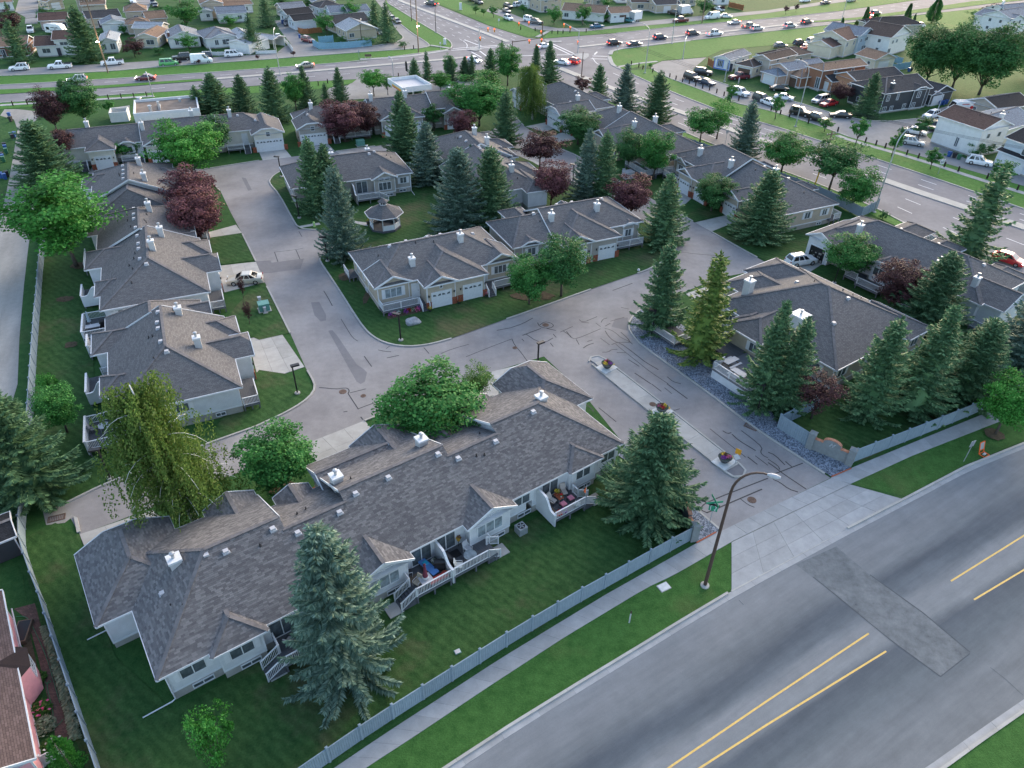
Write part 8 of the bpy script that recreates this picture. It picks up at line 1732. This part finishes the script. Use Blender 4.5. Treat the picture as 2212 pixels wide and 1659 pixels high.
utility(T(1,1,75,1020),'green transformer box on the left street lawn',(.65,.55,1.0),ug);utility(T(1,1,38,965),'pale pedestal behind the green transformer',(.18,.16,.9),M_['vent']);utility(T(1,1,83,1045),'short pedestal in front of the green transformer',(.15,.13,.75),M_['vent']);utility(T(1,0,905,1258),'green transformer on the lawn before the maroon trees',(.75,.6,1.0),ug);utility(T(2,0,1000,1535),'grey transformer near the twin spruces',(.9,.7,1.1),M_['vent']);utility(T(2,0,963,1515),'pale pedestal beside the grey transformer',(.2,.2,1.1),M_['vent']);utility(T(3,0,2130,915),'grey utility cabinet by the park',(.7,.3,1.4),M_['vent']);utility(T(1,0,1632,385),'white utility cabinet at the junction verge',(.35,.3,1.6),M_['white']);utility(T(1,0,1768,85),'white cabinet pillar on the far verge',(.4,.3,2.2),M_['white'])
p=T(2,3,1312,97);m=MB();m.box(-.45,.45,-.32,.32,0,.05);t=thing('vault_lid','pale grey vault lid in the near verge','lid',(p[0],p[1],.03),.5);m.build('lid',M_['slab_w'],t);m=MB();m.box(-.5,.5,-.37,.37,-.02,.02);m.build('frame',M_['kerb'],t)
p=T(1,3,1742,658);t=thing('vault_lid','small green white valve lid on the back lawn','lid',(p[0],p[1],.06),.5);m=MB();m.box(-.2,.2,-.16,.16,0,.06);m.build('lid',M_['vent'],t);m=MB();m.box(-.24,.24,-.2,.2,-.02,.03);m.build('frame',ug,t)
# ---- signs
def text_mesh(s,size,mat,ext=.004):
 cu=bpy.data.curves.new('lettering','FONT');cu.body=s;cu.size=size;cu.align_x='CENTER';cu.align_y='CENTER';cu.extrude=ext;o=bpy.data.objects.new('lettering_tmp',cu);COL.objects.link(o)
 bpy.context.view_layer.update();me=bpy.data.meshes.new_from_object(o.evaluated_get(bpy.context.evaluated_depsgraph_get()));bpy.data.objects.remove(o);me.materials.clear();me.materials.append(mat);return me
def sign(p,ang,h,w,hh,face,label,texts=(),post=True,z0=None):
 t=thing('road_sign',label,'sign',(p[0],p[1],0),ang);m=MB();m.box(-.035,.035,-.02,.02,0,h);m.build('post',M_['metal'],t);m=MB();m.box(-w/2,w/2,-.04,-.022,h-hh,h);o=m.build('sign_face',face,t)
 for s,size,mat,dz in texts:l=link('lettering',text_mesh(s,size,mat),o);l.location=(0,-.048,h-hh/2+dz);l.rotation_euler=(math.pi/2,0,0)
 return t
sign(T(3,0,1467,1505),.1,2.9,.75,.95,M_['white'],'white speed limit 60 sign on the right verge',(('60',.62,M_['black'],-.08),('MAXIMUM',.13,M_['black'],.34)))
sign(T(3,2,1690,670),math.pi+.4,2.7,.6,.75,M_['metal'],'grey backed road sign on the near right verge');sign(T(1,0,1595,440),.2,2.4,.4,.5,M_['white'],'small white sign on the junction verge');sign(T(1,0,2098,230),.2,2.4,.5,.7,M_['white'],'white sign on the far verge right of the road');sign(T(1,0,893,515),.2,2.4,.35,.5,M_['metal'],'bus stop sign beside the bench on the left highway');sign(T(2,0,908,460),.2,2.2,.4,.5,M_['redsign']if 'redsign' in M_ else M_['white'],'small sign at the right junction kerb');sign(T(2,0,1840,1250),.2,3.0,.5,.7,M_['metal'],'grey sign beside the highway verge spruce')
p=T(2,2,1695,1240);t=sign(p,-.35,2.9,.75,.75,M_['green_sign'],'green route sign with a white loop below crossed street name blades');m=MB()
m.tube([(-.2,-.055,2.25),(-.22,-.055,2.45),(-.24,-.055,2.7),(-.1,-.055,2.82),(.1,-.055,2.82),(.24,-.055,2.68),(.2,-.055,2.45),(.1,-.055,2.32),(.22,-.055,2.25)],.035,6);m.build('white_loop',M_['white'],t)
for a in(.5,2.1):m=MB();m.box(-.75,.75,-.015,.015,3.05,3.27);o=m.build('name_blade',M_['green_sign'],t);o.rotation_euler=(0,0,a);o.location.z=0 if a<1 else .24
m=MB();m.box(-.5,.5,-.2,-.05,2.92,3.05);m.build('dark_bracket',M_['black'],t)
p=T(2,2,1925,700);t=thing('keep_right_sign','yellow and white marker signs at the median tip','sign',(p[0],p[1],.1),-.6);m=MB();m.box(-.03,.03,-.02,.02,0,2.0);m.build('post',M_['metal'],t);m=MB();m.box(-.28,.28,-.04,-.02,1.35,2.0);m.build('yellow_plate',plain('hazard_yellow',(.65,.30,.02),.5),t);m=MB();m.poly([(-.38,-.045,1.0),(0,-.045,.6),(.38,-.045,1.0),(0,-.045,1.4)]);m.build('white_plate',M_['white'],t)
p=T(3,2,1840,600);t=thing('folding_sign','orange folding sign stand lying open on the right verge','sign',(p[0],p[1],.05),.5)
m=MB();[m.bar(a,b,.08,.06)for a,b in(((-.4,0,.05),(.4,0,.05)),((-.4,0,.05),(-.4,-.6,.05)),((.4,0,.05),(.4,-.6,.05)),((-.4,-.6,.05),(.4,-.6,.05)),((-.35,0,.05),(-.35,.35,1.2)),((.35,0,.05),(.35,.35,1.2)),((-.35,.35,1.2),(.35,.35,1.2)),((-.35,.1,.4),(.35,.1,.4)))];m.build('frame',M_['orange'],t);m=MB();m.poly([(-.3,.11,.42),(.3,.11,.42),(.3,.33,1.15),(-.3,.33,1.15)]);m.build('panel',M_['metal'],t);m=MB();m.box(-.15,.15,-.4,-.2,.05,.18);m.build('weight',M_['vent'],t)
p=T(2,3,1012,405);t=thing('marker_post','thin pale marker post in the near verge','post',(p[0],p[1],0));m=MB();m.box(-.05,.05,-.02,.02,0,1.5);m.build('stake',M_['vent'],t);m=MB();m.box(-.055,.055,-.025,.025,1.2,1.5);m.build('band',M_['rust'],t)
p=T(1,0,970,505);t=thing('bench','wooden bench at the bus stop on the left highway verge','bench',(p[0],p[1],.08),.1)
for k,(y0,z0)in enumerate(((-.2,.45),(0,.45),(.2,.48))):m=MB();m.box(-.9,.9,y0-.08,y0+.08,z0,z0+.05);m.build('seat_slat',M_['wood'],t)
m=MB();m.box(-.9,.9,.26,.3,.5,.95);m.build('backrest',M_['wood'],t)
for x in(-.8,.8):m=MB();m.box(x-.05,x+.05,-.25,.3,0,.45);m.build('leg',M_['kerb'],t)
p=T(1,0,1315,665);t=thing('feather_flag','black feather flag beside the fuel station','flag',(p[0],p[1],0));m=MB();m.tube([(0,0,0),(0,0,3.2),(-.25,0,4.0)],.03,6);m.build('pole',M_['metal'],t);m=MB();m.poly([(0,.01,1.2),(-.55,.01,1.5),(-.6,.01,3.5),(-.25,.01,4.0),(0,.01,3.2)]);m.build('banner',M_['black'],t)
for rz,y in((0.0,-1.16),(math.pi,1.16)):
 o=link('truck_name',text_mesh('LUCKY PANDA',.42,paint('red',PC['red'])),ft);o.rotation_euler=(math.pi/2,0,rz);o.location=(.6,y,1.68)
 # ---- deck furniture
def chair(p,ang,label,seat=(.55,.56,.58),frame='metal',z=0,rec=False,group=None):
 t=thing('patio_chair',label,'chair',(p[0],p[1],z),ang,group);sm=plain('seat_fabric_%d'%len(bpy.data.materials),seat,.9,.2)
 m=MB();m.box(-.27,.27,-.28,.25,.36,.46);m.build('seat',sm,t);m=MB();m.v=[(-.27,.22,.42),(.27,.22,.42),(.27,.52 if rec else .36,1.0),(-.27,.52 if rec else .36,1.0),(-.27,.32,.42),(.27,.32,.42),(.27,.62 if rec else .44,1.0),(-.27,.62 if rec else .44,1.0)];m.f=[(0,1,2,3),(7,6,5,4),(0,4,5,1),(1,5,6,2),(2,6,7,3),(3,7,4,0)];m.uv=[None]*6;m.build('backrest',sm,t)
 for sx in(-.28,.28):
  m=MB();m.tube([(sx,-.26,.62),(sx,.3,.64)],.025,6);m.build('armrest',M_[frame],t)
  for sy in(-.25,.25):m=MB();m.tube([(sx,sy,0),(sx,sy,.62)],.02,6);m.build('leg',M_[frame],t)
 return t
def table(p,ang,label,L=1.2,W=.8,h=.72,mat='vent',z=0,round_=False,legs=True,name='patio_table'):
 t=thing(name,label,'table',(p[0],p[1],z),ang);m=MB()
 if round_:m.lathe([(L/2,h-.04),(L/2,h)],20)
 else:m.box(-L/2,L/2,-W/2,W/2,h-.05,h)
 m.build('tabletop',M_[mat],t)
 for sx in(-1,1):
  for sy in(-1,1):m=MB();k=.3 if round_ else .45;m.tube([(sx*L*k,sy*W*k,0),(sx*L*k*.9,sy*W*k*.9,h-.05)],.025,6);m.build('leg',M_['metal'],t)
 return t
def pot(p,label,z=0,r=.2,h=.35,mat='terracotta',fl='red',seed=1):
 t=thing('flower_pot',label,'flower pot',(p[0],p[1],z));m=MB();m.lathe([(r*.7,0),(r,h),(r*1.08,h),(r*1.08,h*.9)],14);m.build('pot',M_[mat],t);tuft('foliage',t,(0,0,h),r*1.5,r*1.6,'leaf',60,seed,.1);tuft('blossom',t,(0,0,h+.1),r*1.4,r*1.5,fl,50,seed+1,.08);return t
def FW(x,y,h=FRONT):
 a=math.radians(h.ang);return(h.O[0]+x*math.cos(a)-y*math.sin(a),h.O[1]+x*math.sin(a)+y*math.cos(a))
fa=math.radians(36.2);ZD=.96
chair(FW(8.6,-.6),fa+2.2,'grey folding lounge chair on the leftmost back deck',(.30,.30,.31),'black',ZD)
t=thing('sun_lounger','blue sun lounger with turquoise cushion on the umbrella deck','lounger',(*FW(20.3,-.5),ZD),fa+1.75);m=MB();m.box(-.95,.95,-.32,.32,.32,.40);m.build('bed',plain('blue_canvas',(.10,.24,.52),.8),t);m=MB();m.box(.2,.6,-.2,.2,.40,.52);m.build('cushion',plain('turquoise',(.03,.38,.55),.8),t)
for sx in(-.8,.8):
 for sy in(-.28,.28):m=MB();m.tube([(sx,sy,0),(sx,sy,.34)],.02,6);m.build('leg',M_['black'],t)
t=thing('closed_umbrella','closed maroon patio umbrella with white fringe on the deck','umbrella',(*FW(19.4,-1.6),ZD),0);m=MB();m.tube([(0,0,0),(0,0,2.5)],.025,8);m.build('pole',M_['vent'],t);m=MB();m.lathe([(.24,.95),(.2,1.2),(.13,1.7),(.09,2.2),(.13,2.3),(.03,2.5)],10);m.build('canopy',plain('maroon_canvas',(.14,.03,.05),.9),t);m=MB();m.lathe([(.27,.82),(.25,1.0)],10);m.build('fringe',M_['white'],t)
table(FW(19.4,-1.6),fa,'pale table under the closed maroon umbrella',1.0,.8,.7,'vent',ZD);chair(FW(18.8,-1.35),fa-1.2,'beige deck chair left of the umbrella table',(.42,.36,.28),'vent',ZD);chair(FW(18.7,-.1),fa+1.3,'dark folding chair by the deck wall',(.05,.05,.055),'vent',ZD)
t=thing('lounge_bench','red cushioned bench along the deck railing','bench',(*FW(20.4,-1.9),ZD),fa);m=MB();m.box(-.8,.8,-.25,.25,.3,.42);m.build('cushion',plain('red_cushion',(.42,.05,.04),.8),t);m=MB();m.box(-.8,.8,-.25,.25,.05,.3);m.build('base',M_['deckrim'],t)
t=thing('barbecue','black and silver barbecue beside the privacy screen','barbecue',(*FW(21.1,-.95),ZD),fa+2.6);m=MB();m.box(-.45,.45,-.28,.28,.1,.75);m.build('cart',M_['dark'],t);m=MB();m.tube([(-.45,0,.85),(.45,0,.85)],.27,12);m.build('hood',M_['black'],t);m=MB();m.box(-.75,-.46,-.25,.25,.72,.78);m.build('side_shelf',M_['metal'],t);m=MB();m.box(-.46,.46,-.30,-.26,.6,.74);m.build('control_panel',M_['metal'],t)
t=thing('fire_bowl','round red rimmed bowl on the umbrella deck','bowl',(*FW(21.1,-1.75),ZD));m=MB();m.lathe([(.16,0),(.26,.3),(.28,.32),(.22,.3)],14);m.build('bowl',M_['terracotta'],t);m=MB();m.lathe([(.2,.26),(.2,.29)],12);m.build('filling',M_['vent'],t)
pot(FW(20.9,-.2),'white flower pot by the deck privacy screen',ZD,.16,.28,'white','white',5)
for x,y,l,sx,sy,lab,mt in((18.8,-.55,0,.55,.3,'brown doormat on the umbrella deck','wood'),(22.6,-.35,0,.75,.4,'black rug on the middle deck','black'),(34.0,-1.75,0,.9,.3,'brown runner rug on the red furniture deck','wood'),(32.5,-1.2,0,.3,1.0,'brown planks along the screen of the red furniture deck','wood')):
 m=MB();m.box(-sx,sx,-sy,sy,0,.02);m.box(-sx+.05,sx-.05,-sy+.05,sy-.05,.02,.024);tag(m.build('rug',M_[mt],None,loc=(*FW(x,y),ZD+.005),rz=fa),lab,'rug')
chair(FW(23.9,-.75),fa+.2,'white frame armchair on the middle deck',(.36,.37,.39),'white',ZD);table(FW(23.6,-1.6),fa,'round glass table on the middle deck',1.1,1.1,.68,'glass_l',ZD,True);chair(FW(22.4,-1.8),fa+1.0,'white slatted chair behind the middle deck railing',(.62,.61,.56),'white',ZD)
t=thing('covered_grill','black covered grill beside the privacy screen on the middle deck','grill',(*FW(21.95,-.9),ZD),fa);m=MB();m.v=[(-.3,-.6,0),(.3,-.6,0),(.3,.6,0),(-.3,.6,0),(-.22,-.5,.95),(.22,-.5,1.0),(.22,.5,1.0),(-.22,.5,.95)];m.f=[(0,1,5,4),(1,2,6,5),(2,3,7,6),(3,0,4,7),(4,5,6,7)];m.uv=[None]*5;m.build('cover',M_['black'],t);m=MB();m.box(-.1,.1,-.4,.4,1.0,1.06);m.build('cover_fold',M_['dark'],t)
t=thing('plant_stand','yellow pot on a tall stand by the patio door','planter',(*FW(23.6,.2),ZD));m=MB();m.tube([(0,0,0),(0,0,.7)],.03,6);m.build('stand',M_['black'],t);m=MB();m.lathe([(.12,.7),(.2,1.0),(.22,1.0)],12);m.build('pot',plain('yellow_pot',(.55,.32,.03),.6),t);tuft('foliage',t,(0,0,1.0),.2,.2,'brown',40,3)
chair(FW(33.1,-.45),fa+.3,'left beige recliner on the red furniture deck',(.52,.47,.42),'black',ZD,True);chair(FW(34.6,-.2),fa-.3,'right brown backed recliner on the red furniture deck',(.44,.38,.33),'black',ZD,True)
table(FW(33.85,-.35),fa,'red side table between the two recliners',.55,.9,.5,'redtable' if 'redtable' in M_ else 'terracotta',ZD)
pot(FW(33.8,-.1),'red pot of flowers on the red side table',ZD+.5,.18,.25,'terracotta','yellow',7);pot(FW(33.95,-.6),'white pot on the red side table',ZD+.5,.1,.15,'white','red',9)
for x,y,lab in((33.7,-1.25,'left pink ottoman on the red furniture deck'),(34.7,-1.05,'right pink ottoman on the red furniture deck')):
 t=thing('ottoman',lab,'ottoman',(*FW(x,y),ZD),fa);m=MB();m.box(-.25,.25,-.25,.25,.28,.4);m.build('cushion',plain('pink_cushion',(.50,.18,.24),.9),t)
 for sx in(-.22,.22):
  for sy in(-.22,.22):m=MB();m.box(sx-.02,sx+.02,sy-.02,sy+.02,0,.28);m.build('leg',M_['black'],t)
for x,c,lab in((32.6,'red','red flower box on the deck railing'),(33.2,'purple','blue and white flower box on the deck railing'),(34.7,'white','white flowers by the deck railing')):
 t=thing('flower_box',lab,'flower box',(*FW(x,-1.95),ZD),fa);m=MB();m.box(-.3,.3,-.12,.12,.0,.25);m.build('box',M_['deckrim'],t);tuft('blossom',t,(0,0,.25),.32,.3,c,90,int(x*10));tuft('foliage',t,(0,0,.2),.32,.2,'leaf',60,int(x*11))
t=thing('flag','small orange flag on the deck corner post','flag',(*FW(35.5,-2.1),ZD));m=MB();m.tube([(0,0,0),(0,0,2.4)],.02,6);m.build('staff',M_['white'],t);m=MB();m.poly([(0,0,1.3),(-.1,.05,1.3),(-.22,.1,1.5),(-.04,.02,2.1),(0,0,2.1)]);m.build('cloth',M_['orange'],t)
for i,(x,y,lab)in enumerate(((29.3,-.9,'grey air conditioner by the gable wall of the nearest row'),)):
 t=thing('air_conditioner',lab,'air conditioner',(*FW(x,y),0),fa);m=MB();m.box(-.42,.42,-.42,.42,.05,.85);m.build('housing',M_['metal'],t);m=MB();m.lathe([(.34,.85),(.34,.88)],16);o=m.build('fan_grille',M_['dark'],t);m=MB();[m.bar((0,0,.89),(.3*math.cos(k*1.26),.3*math.sin(k*1.26),.89),.1,.01)for k in range(5)];m.build('fan_blades',M_['metal'],o)
 # shovel, concrete pads at stair feet
for x,y in((7.0,-1.5),(16.4,-1.7),(26.6,-1.6),(37.2,-1.6)):p=FW(x,y);m=MB();m.box(-.6,.6,-.6,.6,0,.09);o=m.build('stair_pad',M_['slab'],None,loc=(p[0],p[1],.05),rz=fa);tag(o,kind='structure')
# decks elsewhere
LW=lambda x,y:FW(x,y,type('h',(),dict(O=(-38.71,52.92),ang=25.4)));la=math.radians(25.4)
table(LW(-1.0,1.6),la,'round pale table on the deck under the birch',1.1,1.1,.7,'vent',.96,True);chair(LW(-2.0,1.9),la+1.6,'tall backed chair left of the round birch deck table',(.25,.25,.26),'black',.96);chair(LW(.1,1.2),la-1.6,'dark chair right of the round birch deck table',(.2,.2,.21),'black',.96);table(LW(.6,-.5),la,'small white slatted table by the birch deck railing',.6,.6,.45,'white',.96)
LW3=lambda x,y:FW(x,y,type('h',(),dict(O=(-48.81,72.38),ang=24.2)))
table(LW3(-1.3,.2),la,'long pale table on the middle left deck',1.6,.8,.7,'vent',.96);t=thing('closed_umbrella','closed blue grey patio umbrella on the middle left deck','umbrella',(*LW3(-1.6,1.0),.96));m=MB();m.tube([(0,0,0),(0,0,2.3)],.025,8);m.build('pole',M_['vent'],t);m=MB();m.lathe([(.22,.9),(.14,1.6),(.1,2.1),(.03,2.3)],10);m.build('canopy',M_['fence'],t)
t=thing('barbecue','black barbecue on the middle left deck','barbecue',(*LW3(-.1,.6),.96),la);m=MB();m.box(-.5,.5,-.3,.3,.1,.8);m.build('cart',M_['black'],t);m=MB();m.tube([(-.45,0,.85),(.45,0,.85)],.25,10);m.build('hood',M_['dark'],t)
CW=lambda x,y:FW(x,y,CLUB);ca_=math.radians(35.1)
for x,y,a,lab in((-6.2,8.9,ca_,'picnic table at the upper end of the large bungalow deck'),(-7.3,6.8,ca_+1.57,'middle picnic table along the large bungalow deck railing'),(-7.3,4.4,ca_+1.57,'picnic table at the lower end of the large bungalow deck')):
 t=thing('picnic_table',lab,'picnic table',(*CW(x,y),1.31),a);tg=plain('grey_tabletop_%d'%len(bpy.data.materials),(.36,.38,.41),.7)
 m=MB();m.box(-.95,.95,-.38,.38,.70,.75);m.build('tabletop',tg,t)
 for s in(-1,1):m=MB();m.box(-.95,.95,s*.72-.14,s*.72+.14,.42,.47);m.build('bench',tg,t);m=MB();m.bar((s*.7,-.7,.1),(s*.7,0,.7),.08,.08);m.bar((s*.7,.7,.1),(s*.7,0,.7),.08,.08);m.bar((s*.7,-.8,.42),(s*.7,.8,.42),.06,.08);m.build('leg_frame',M_['wood'],t)
 # flower bed before the centre duplex, pots by garages
HW=lambda x,y:FW(x,y,type('h',(),dict(O=(-17.45,78.95),ang=27.6)))
t=thing('flower_bed','bed of purple and pink flowers below the centre duplex porch','flower bed',(*HW(3.2,-1.8),.08),math.radians(27.6))
for i in range(9):tuft('blossom',t,(-2.0+i*.5,R.uniform(-.2,.2),.1),.35,.7,('purple','pink','white','leaf','purple','red','pale','pink','purple')[i],70,60+i)
m=MB();m.box(-2.5,2.5,-.45,.45,0,.03);m.build('soil',M_['dirt'],t)
for x,y,f,lab in((6.2,-2.6,'yellow','pot of yellow flowers left of the centre garage door'),(10.35,-2.4,'red','red flower pot between the centre garage doors'),(14.4,-2.3,'pink','bench pot of pink flowers right of the centre garage doors')):pot(HW(x,y),lab,.06,.22,.3,'dark',f,int(x*7))
pot(T(1,1,970,285),'orange flower tub at the gazebo entrance',.08,.28,.55,'dark','yellow',71);pot(T(2,0,1500*0+2016*0+1400,1535)if False else Cz(500,505),'pink flower tub between the gabled garages',.05,.4,.4,'dark','pink',73)
p=T(1,1,505,300);t=thing('fire_hydrant','lime yellow fire hydrant at the gazebo path','hydrant',(p[0],p[1],.07));m=MB();m.lathe([(.2,0),(.14,.05),(.13,.55),(.18,.58),(.15,.72),(.05,.8)],12);m.build('barrel',plain('lime_paint',(.30,.50,.16),.5),t);m=MB();m.tube([(-.22,0,.45),(.22,0,.45)],.07,8);m.build('nozzles',M_['vent'],t)
for c,r,x,y,lab in((1,1,1170,1045,'white garden stones below the centre porch'),(2,1,1093,682,'white marker stone at the driveway kerb')):p=T(c,r,x,y);m=MB();m.lathe([(.2,0),(.22,.1),(.12,.25),(.02,.3)],8);tag(m.build('marker_stone',M_['white'],None,loc=(p[0],p[1],.08)),lab,'stone')
p=T(1,1,455,120);t=thing('cargo_trailer','dark low trailer parked under the spruce by the taupe duplex','trailer',(p[0],p[1],.08),.45);m=MB();m.box(-1.6,1.6,-.8,.8,.55,.75);m.build('bed',M_['dark'],t);m=MB();[m.bar(a,b,.05,.05)for a,b in(((-1.6,-.8,1.1),(1.6,-.8,1.1)),((-1.6,.8,1.1),(1.6,.8,1.1)),((-1.6,-.8,.7),(-1.6,-.8,1.1)),((1.6,-.8,.7),(1.6,-.8,1.1)))];m.build('side_rails',M_['black'],t);m=MB();m.bar((1.6,0,.6),(2.6,0,.5),.08,.08);m.build('tow_bar',M_['black'],t)
wm,rm=wheel_meshes(.33)
for s in(-1,1):w=link('wheel',wm,t,loc=(0,s*.95,.33));link('rim',rm,w)
# ---- pink house, garden path, shed at the lower left
ph=bg('pink house with red brown shingle roof at the lower left edge',D(104,1690),D(33,1345),8,'r_red',plain('pink_stucco',(.64,.30,.33),.8,.2,var=.08),st=1,e=3.3,ends='gg',wins=[],k=.42,ov=.35,door='none')
ph.window(6.2,.35,'S',1.2,1.3,1.3,0,grid=True)if False else None
W_=math.dist(D(104,1690),D(33,1345));m=MB();bx0=W_*.42;m.v=[(bx0,-.02,.3),(bx0+.9,-.9,.3),(bx0+2.4,-.9,.3),(bx0+3.3,-.02,.3),(bx0,-.02,3.1),(bx0+.9,-.9,3.1),(bx0+2.4,-.9,3.1),(bx0+3.3,-.02,3.1)];m.f=[(0,1,5,4),(1,2,6,5),(2,3,7,6),(4,5,6,7)];m.uv=[None]*4;o=m.build('bay',ph.wall,ph.t)
ph.window(bx0+1.65,-.92,'S',1.5,1.2,1.3,0,grid=True,snap=False);ph.window(W_*.83,0,'S',1.6,.9,1.0,0)
m=MB();m.v=[(bx0-.1,0,3.1),(bx0+.8,-1.05,3.1),(bx0+2.5,-1.05,3.1),(bx0+3.4,0,3.1),(bx0+1.65,.6,3.75)];m.f=[(0,1,4),(1,2,4),(2,3,4)];m.uv=[None]*3;m.build('bay_roof',M_['r_red'],ph.t)
gp_l=TT(0,3,[(120,285),(240,380),(330,700),(400,1000),(460,1250),(500,1550)]);gp_r=TT(0,3,[(310,235),(345,420),(430,730),(500,1000),(560,1240),(600,1430)])
_t=NT('brick_paving');_b=_t.n('ShaderNodeTexBrick');_t.l(_t.coords('Object'),_b.inputs['Vector']);_b.inputs['Color1'].default_value=(.13,.075,.06,1);_b.inputs['Color2'].default_value=(.20,.115,.09,1);_b.inputs['Mortar'].default_value=(.06,.05,.045,1);_b.inputs['Scale'].default_value=1;_b.inputs['Brick Width'].default_value=.22;_b.inputs['Row Height'].default_value=.11;_b.inputs['Mortar Size'].default_value=.008;_t.bump(_b.outputs['Fac'],-.3,.01)
M_['paver']=_t.done(_t.mix(.5,_b.outputs['Color'],_t.ramp(_t.noise(_t.coords('Object'),1.2),[(.3,(.6,.6,.6)),(.7,(1.2,1.2,1.2))]),'MULTIPLY'),.9,.2)
sheet('garden_path',gp_l+gp_r[::-1],.03,M_['paver']);sheet('garden_soil',TT(0,3,[(150,405),(235,375),(360,960),(310,1000)]),.026,M_['dirt']);sheet('garden_soil',gp_r+TT(0,3,[(690,1420),(570,960),(420,540),(330,260)])[0:],.034,M_['dirt'])
v,f=[],[];rr=random.Random(9);la_=TT(0,3,[(345,470),(430,740),(500,1000),(560,1230),(600,1440)]);lb_=TT(0,3,[(400,470),(490,740),(575,1000),(640,1230),(690,1420)])
for i in range(2600):
 u=rr.random();x,y=lerp(along(la_,u),along(lb_,u),rr.random());nn=Vector((rr.uniform(-.6,.6),rr.uniform(-.6,.6),1)).normalized();rhomb(v,f,Vector((x,y,rr.uniform(.08,.42))),nn.orthogonal(),nn,rr.uniform(.12,.26),.06)
tag(link('ground_cover',mesh_of('ground_cover',v,f,FL['pale'])),'pale variegated ground cover along the left fence by the pink house','plants',kind='stuff')
for c,lab,s in(((345,1180),'leafy peony bush with pink blooms under the pink bay window',1.0),((375,1320),'pale leafy perennial clump beside the pink wall',1.0),((445,1500),'dark peony bush with pale blooms by the pink house corner',1.0),((330,900),'small green perennial by the pink bay window',.7)):
 p=T(0,3,*c);t=thing('garden_shrub',lab,'shrub',(p[0],p[1],.03));tuft('foliage',t,(0,0,0),.75*s,.8*s,'leaf' if 'peony' in lab or 'green' in lab else 'pale',420,int(c[0]),.16)
 if 'bloom' in lab:tuft('blossom',t,(.2,0,.5),.6,.3,'pink' if 'pink blooms' in lab else 'white',18,5,.2)
m=MB();m.tube([(*p,.07)for p in smooth(TT(0,3,[(140,355),(235,350),(290,450),(370,620),(430,780),(480,960),(520,1100)]),2)],.02,6,False);m.tube([(*p,.07)for p in smooth(TT(0,3,[(290,880),(350,840),(385,900),(400,940),(450,915),(420,905),(405,960),(440,1080),(465,1200),(455,1290),(500,1305),(550,1240)]),2)],.02,6,False);tag(m.build('garden_hose',plain('green_hose',(.05,.22,.10),.5)),'green garden hose looping along the brick path','hose')
m=MB()
for k in range(2):
 p=T(0,3,195,500);
t=thing('raised_bed','dark raised garden bed beside the pink house wall','garden bed',(*T(0,3,205,500),0),.25+1.57);m=MB();m.box(-1.0,1.0,-.5,.5,0,.4);m.build('soil_box',M_['wood'],t);m=MB();m.box(-.9,.9,-.4,.4,.4,.42);m.build('dark_mulch',M_['black'],t)
sp=T(0,2,150,1600);an=dirang(T(0,2,0,1640),T(0,2,190,1560));t=House('garden_shed','black sided garden shed behind the left fence','shed',T(0,2,-200,1640),math.degrees(an),M_['w_char'],'r_black',2.3,.3,.2,.05);t.block(-.2,3.6,-.2,3.2,'x','g','g');t.window(1.6,0,'S',1.1,.8,.5,0);t.finish()
sheet('garden_lawn',TT(0,2,[(-60,1700),(0,1620),(140,1560),(200,1659)])+TT(0,3,[(230,230),(0,260),(-60,200)]),.02,M_['grass'])
fence(TT(0,3,[(390,1640),(560,1550)]),'white lattice fence at the lower left corner','fence_white',1.2,1.2,sm=0)
t=thing('drain_pipe','white drain pipe along the pink house wall','pipe',(*T(0,3,110,290),0));m=MB();a=Vector((*T(0,3,100,280,2.6),2.6))-t.location;b=Vector((*T(0,3,175,600,.6),.6))-t.location;m.tube([a,b],.05,6);m.build('pipe',M_['white'],t);m=MB();m.tube([b,b+Vector((0,0,-.5))],.055,6);m.build('elbow',M_['white'],t)
# ---- a person on the driveway by the maroon pickup
p=T(2,0,1955,728);me=bpy.data.meshes.new('person');J=[(0,0,.95),(0,0,1.2),(0,0,1.45),(0,-.02,1.56),(0,-.03,1.68),(.17,0,1.42),(.22,.02,1.15),(.2,-.08,.93),(-.17,0,1.42),(-.22,.02,1.15),(-.2,-.08,.93),(.09,0,.9),(.1,-.03,.5),(.1,.02,.08),(.11,-.12,.04),(-.09,0,.9),(-.1,.04,.5),(-.1,.06,.08),(-.11,-.08,.04)]
E_=[(0,1),(1,2),(2,3),(3,4),(2,5),(5,6),(6,7),(2,8),(8,9),(9,10),(0,11),(11,12),(12,13),(13,14),(0,15),(15,16),(16,17),(17,18)];RD=[.15,.14,.13,.055,.10,.06,.045,.035,.06,.045,.035,.085,.06,.045,.04,.085,.06,.045,.04]
me.from_pydata(J,E_,[]);o=link('person',me,None,loc=(p[0],p[1],.03),rz=.6);tag(o,'person in pale clothes standing on the brown garage driveway','person');sk=o.modifiers.new('skin','SKIN');
for i,sv in enumerate(me.skin_vertices[0].data):sv.radius=(RD[i],RD[i]);sv.use_root=(i==0)
o.modifiers.new('sub','SUBSURF').levels=1;o.modifiers['sub'].render_levels=1;me.materials.append(plain('pale_clothes',(.55,.50,.52),.9,.2))
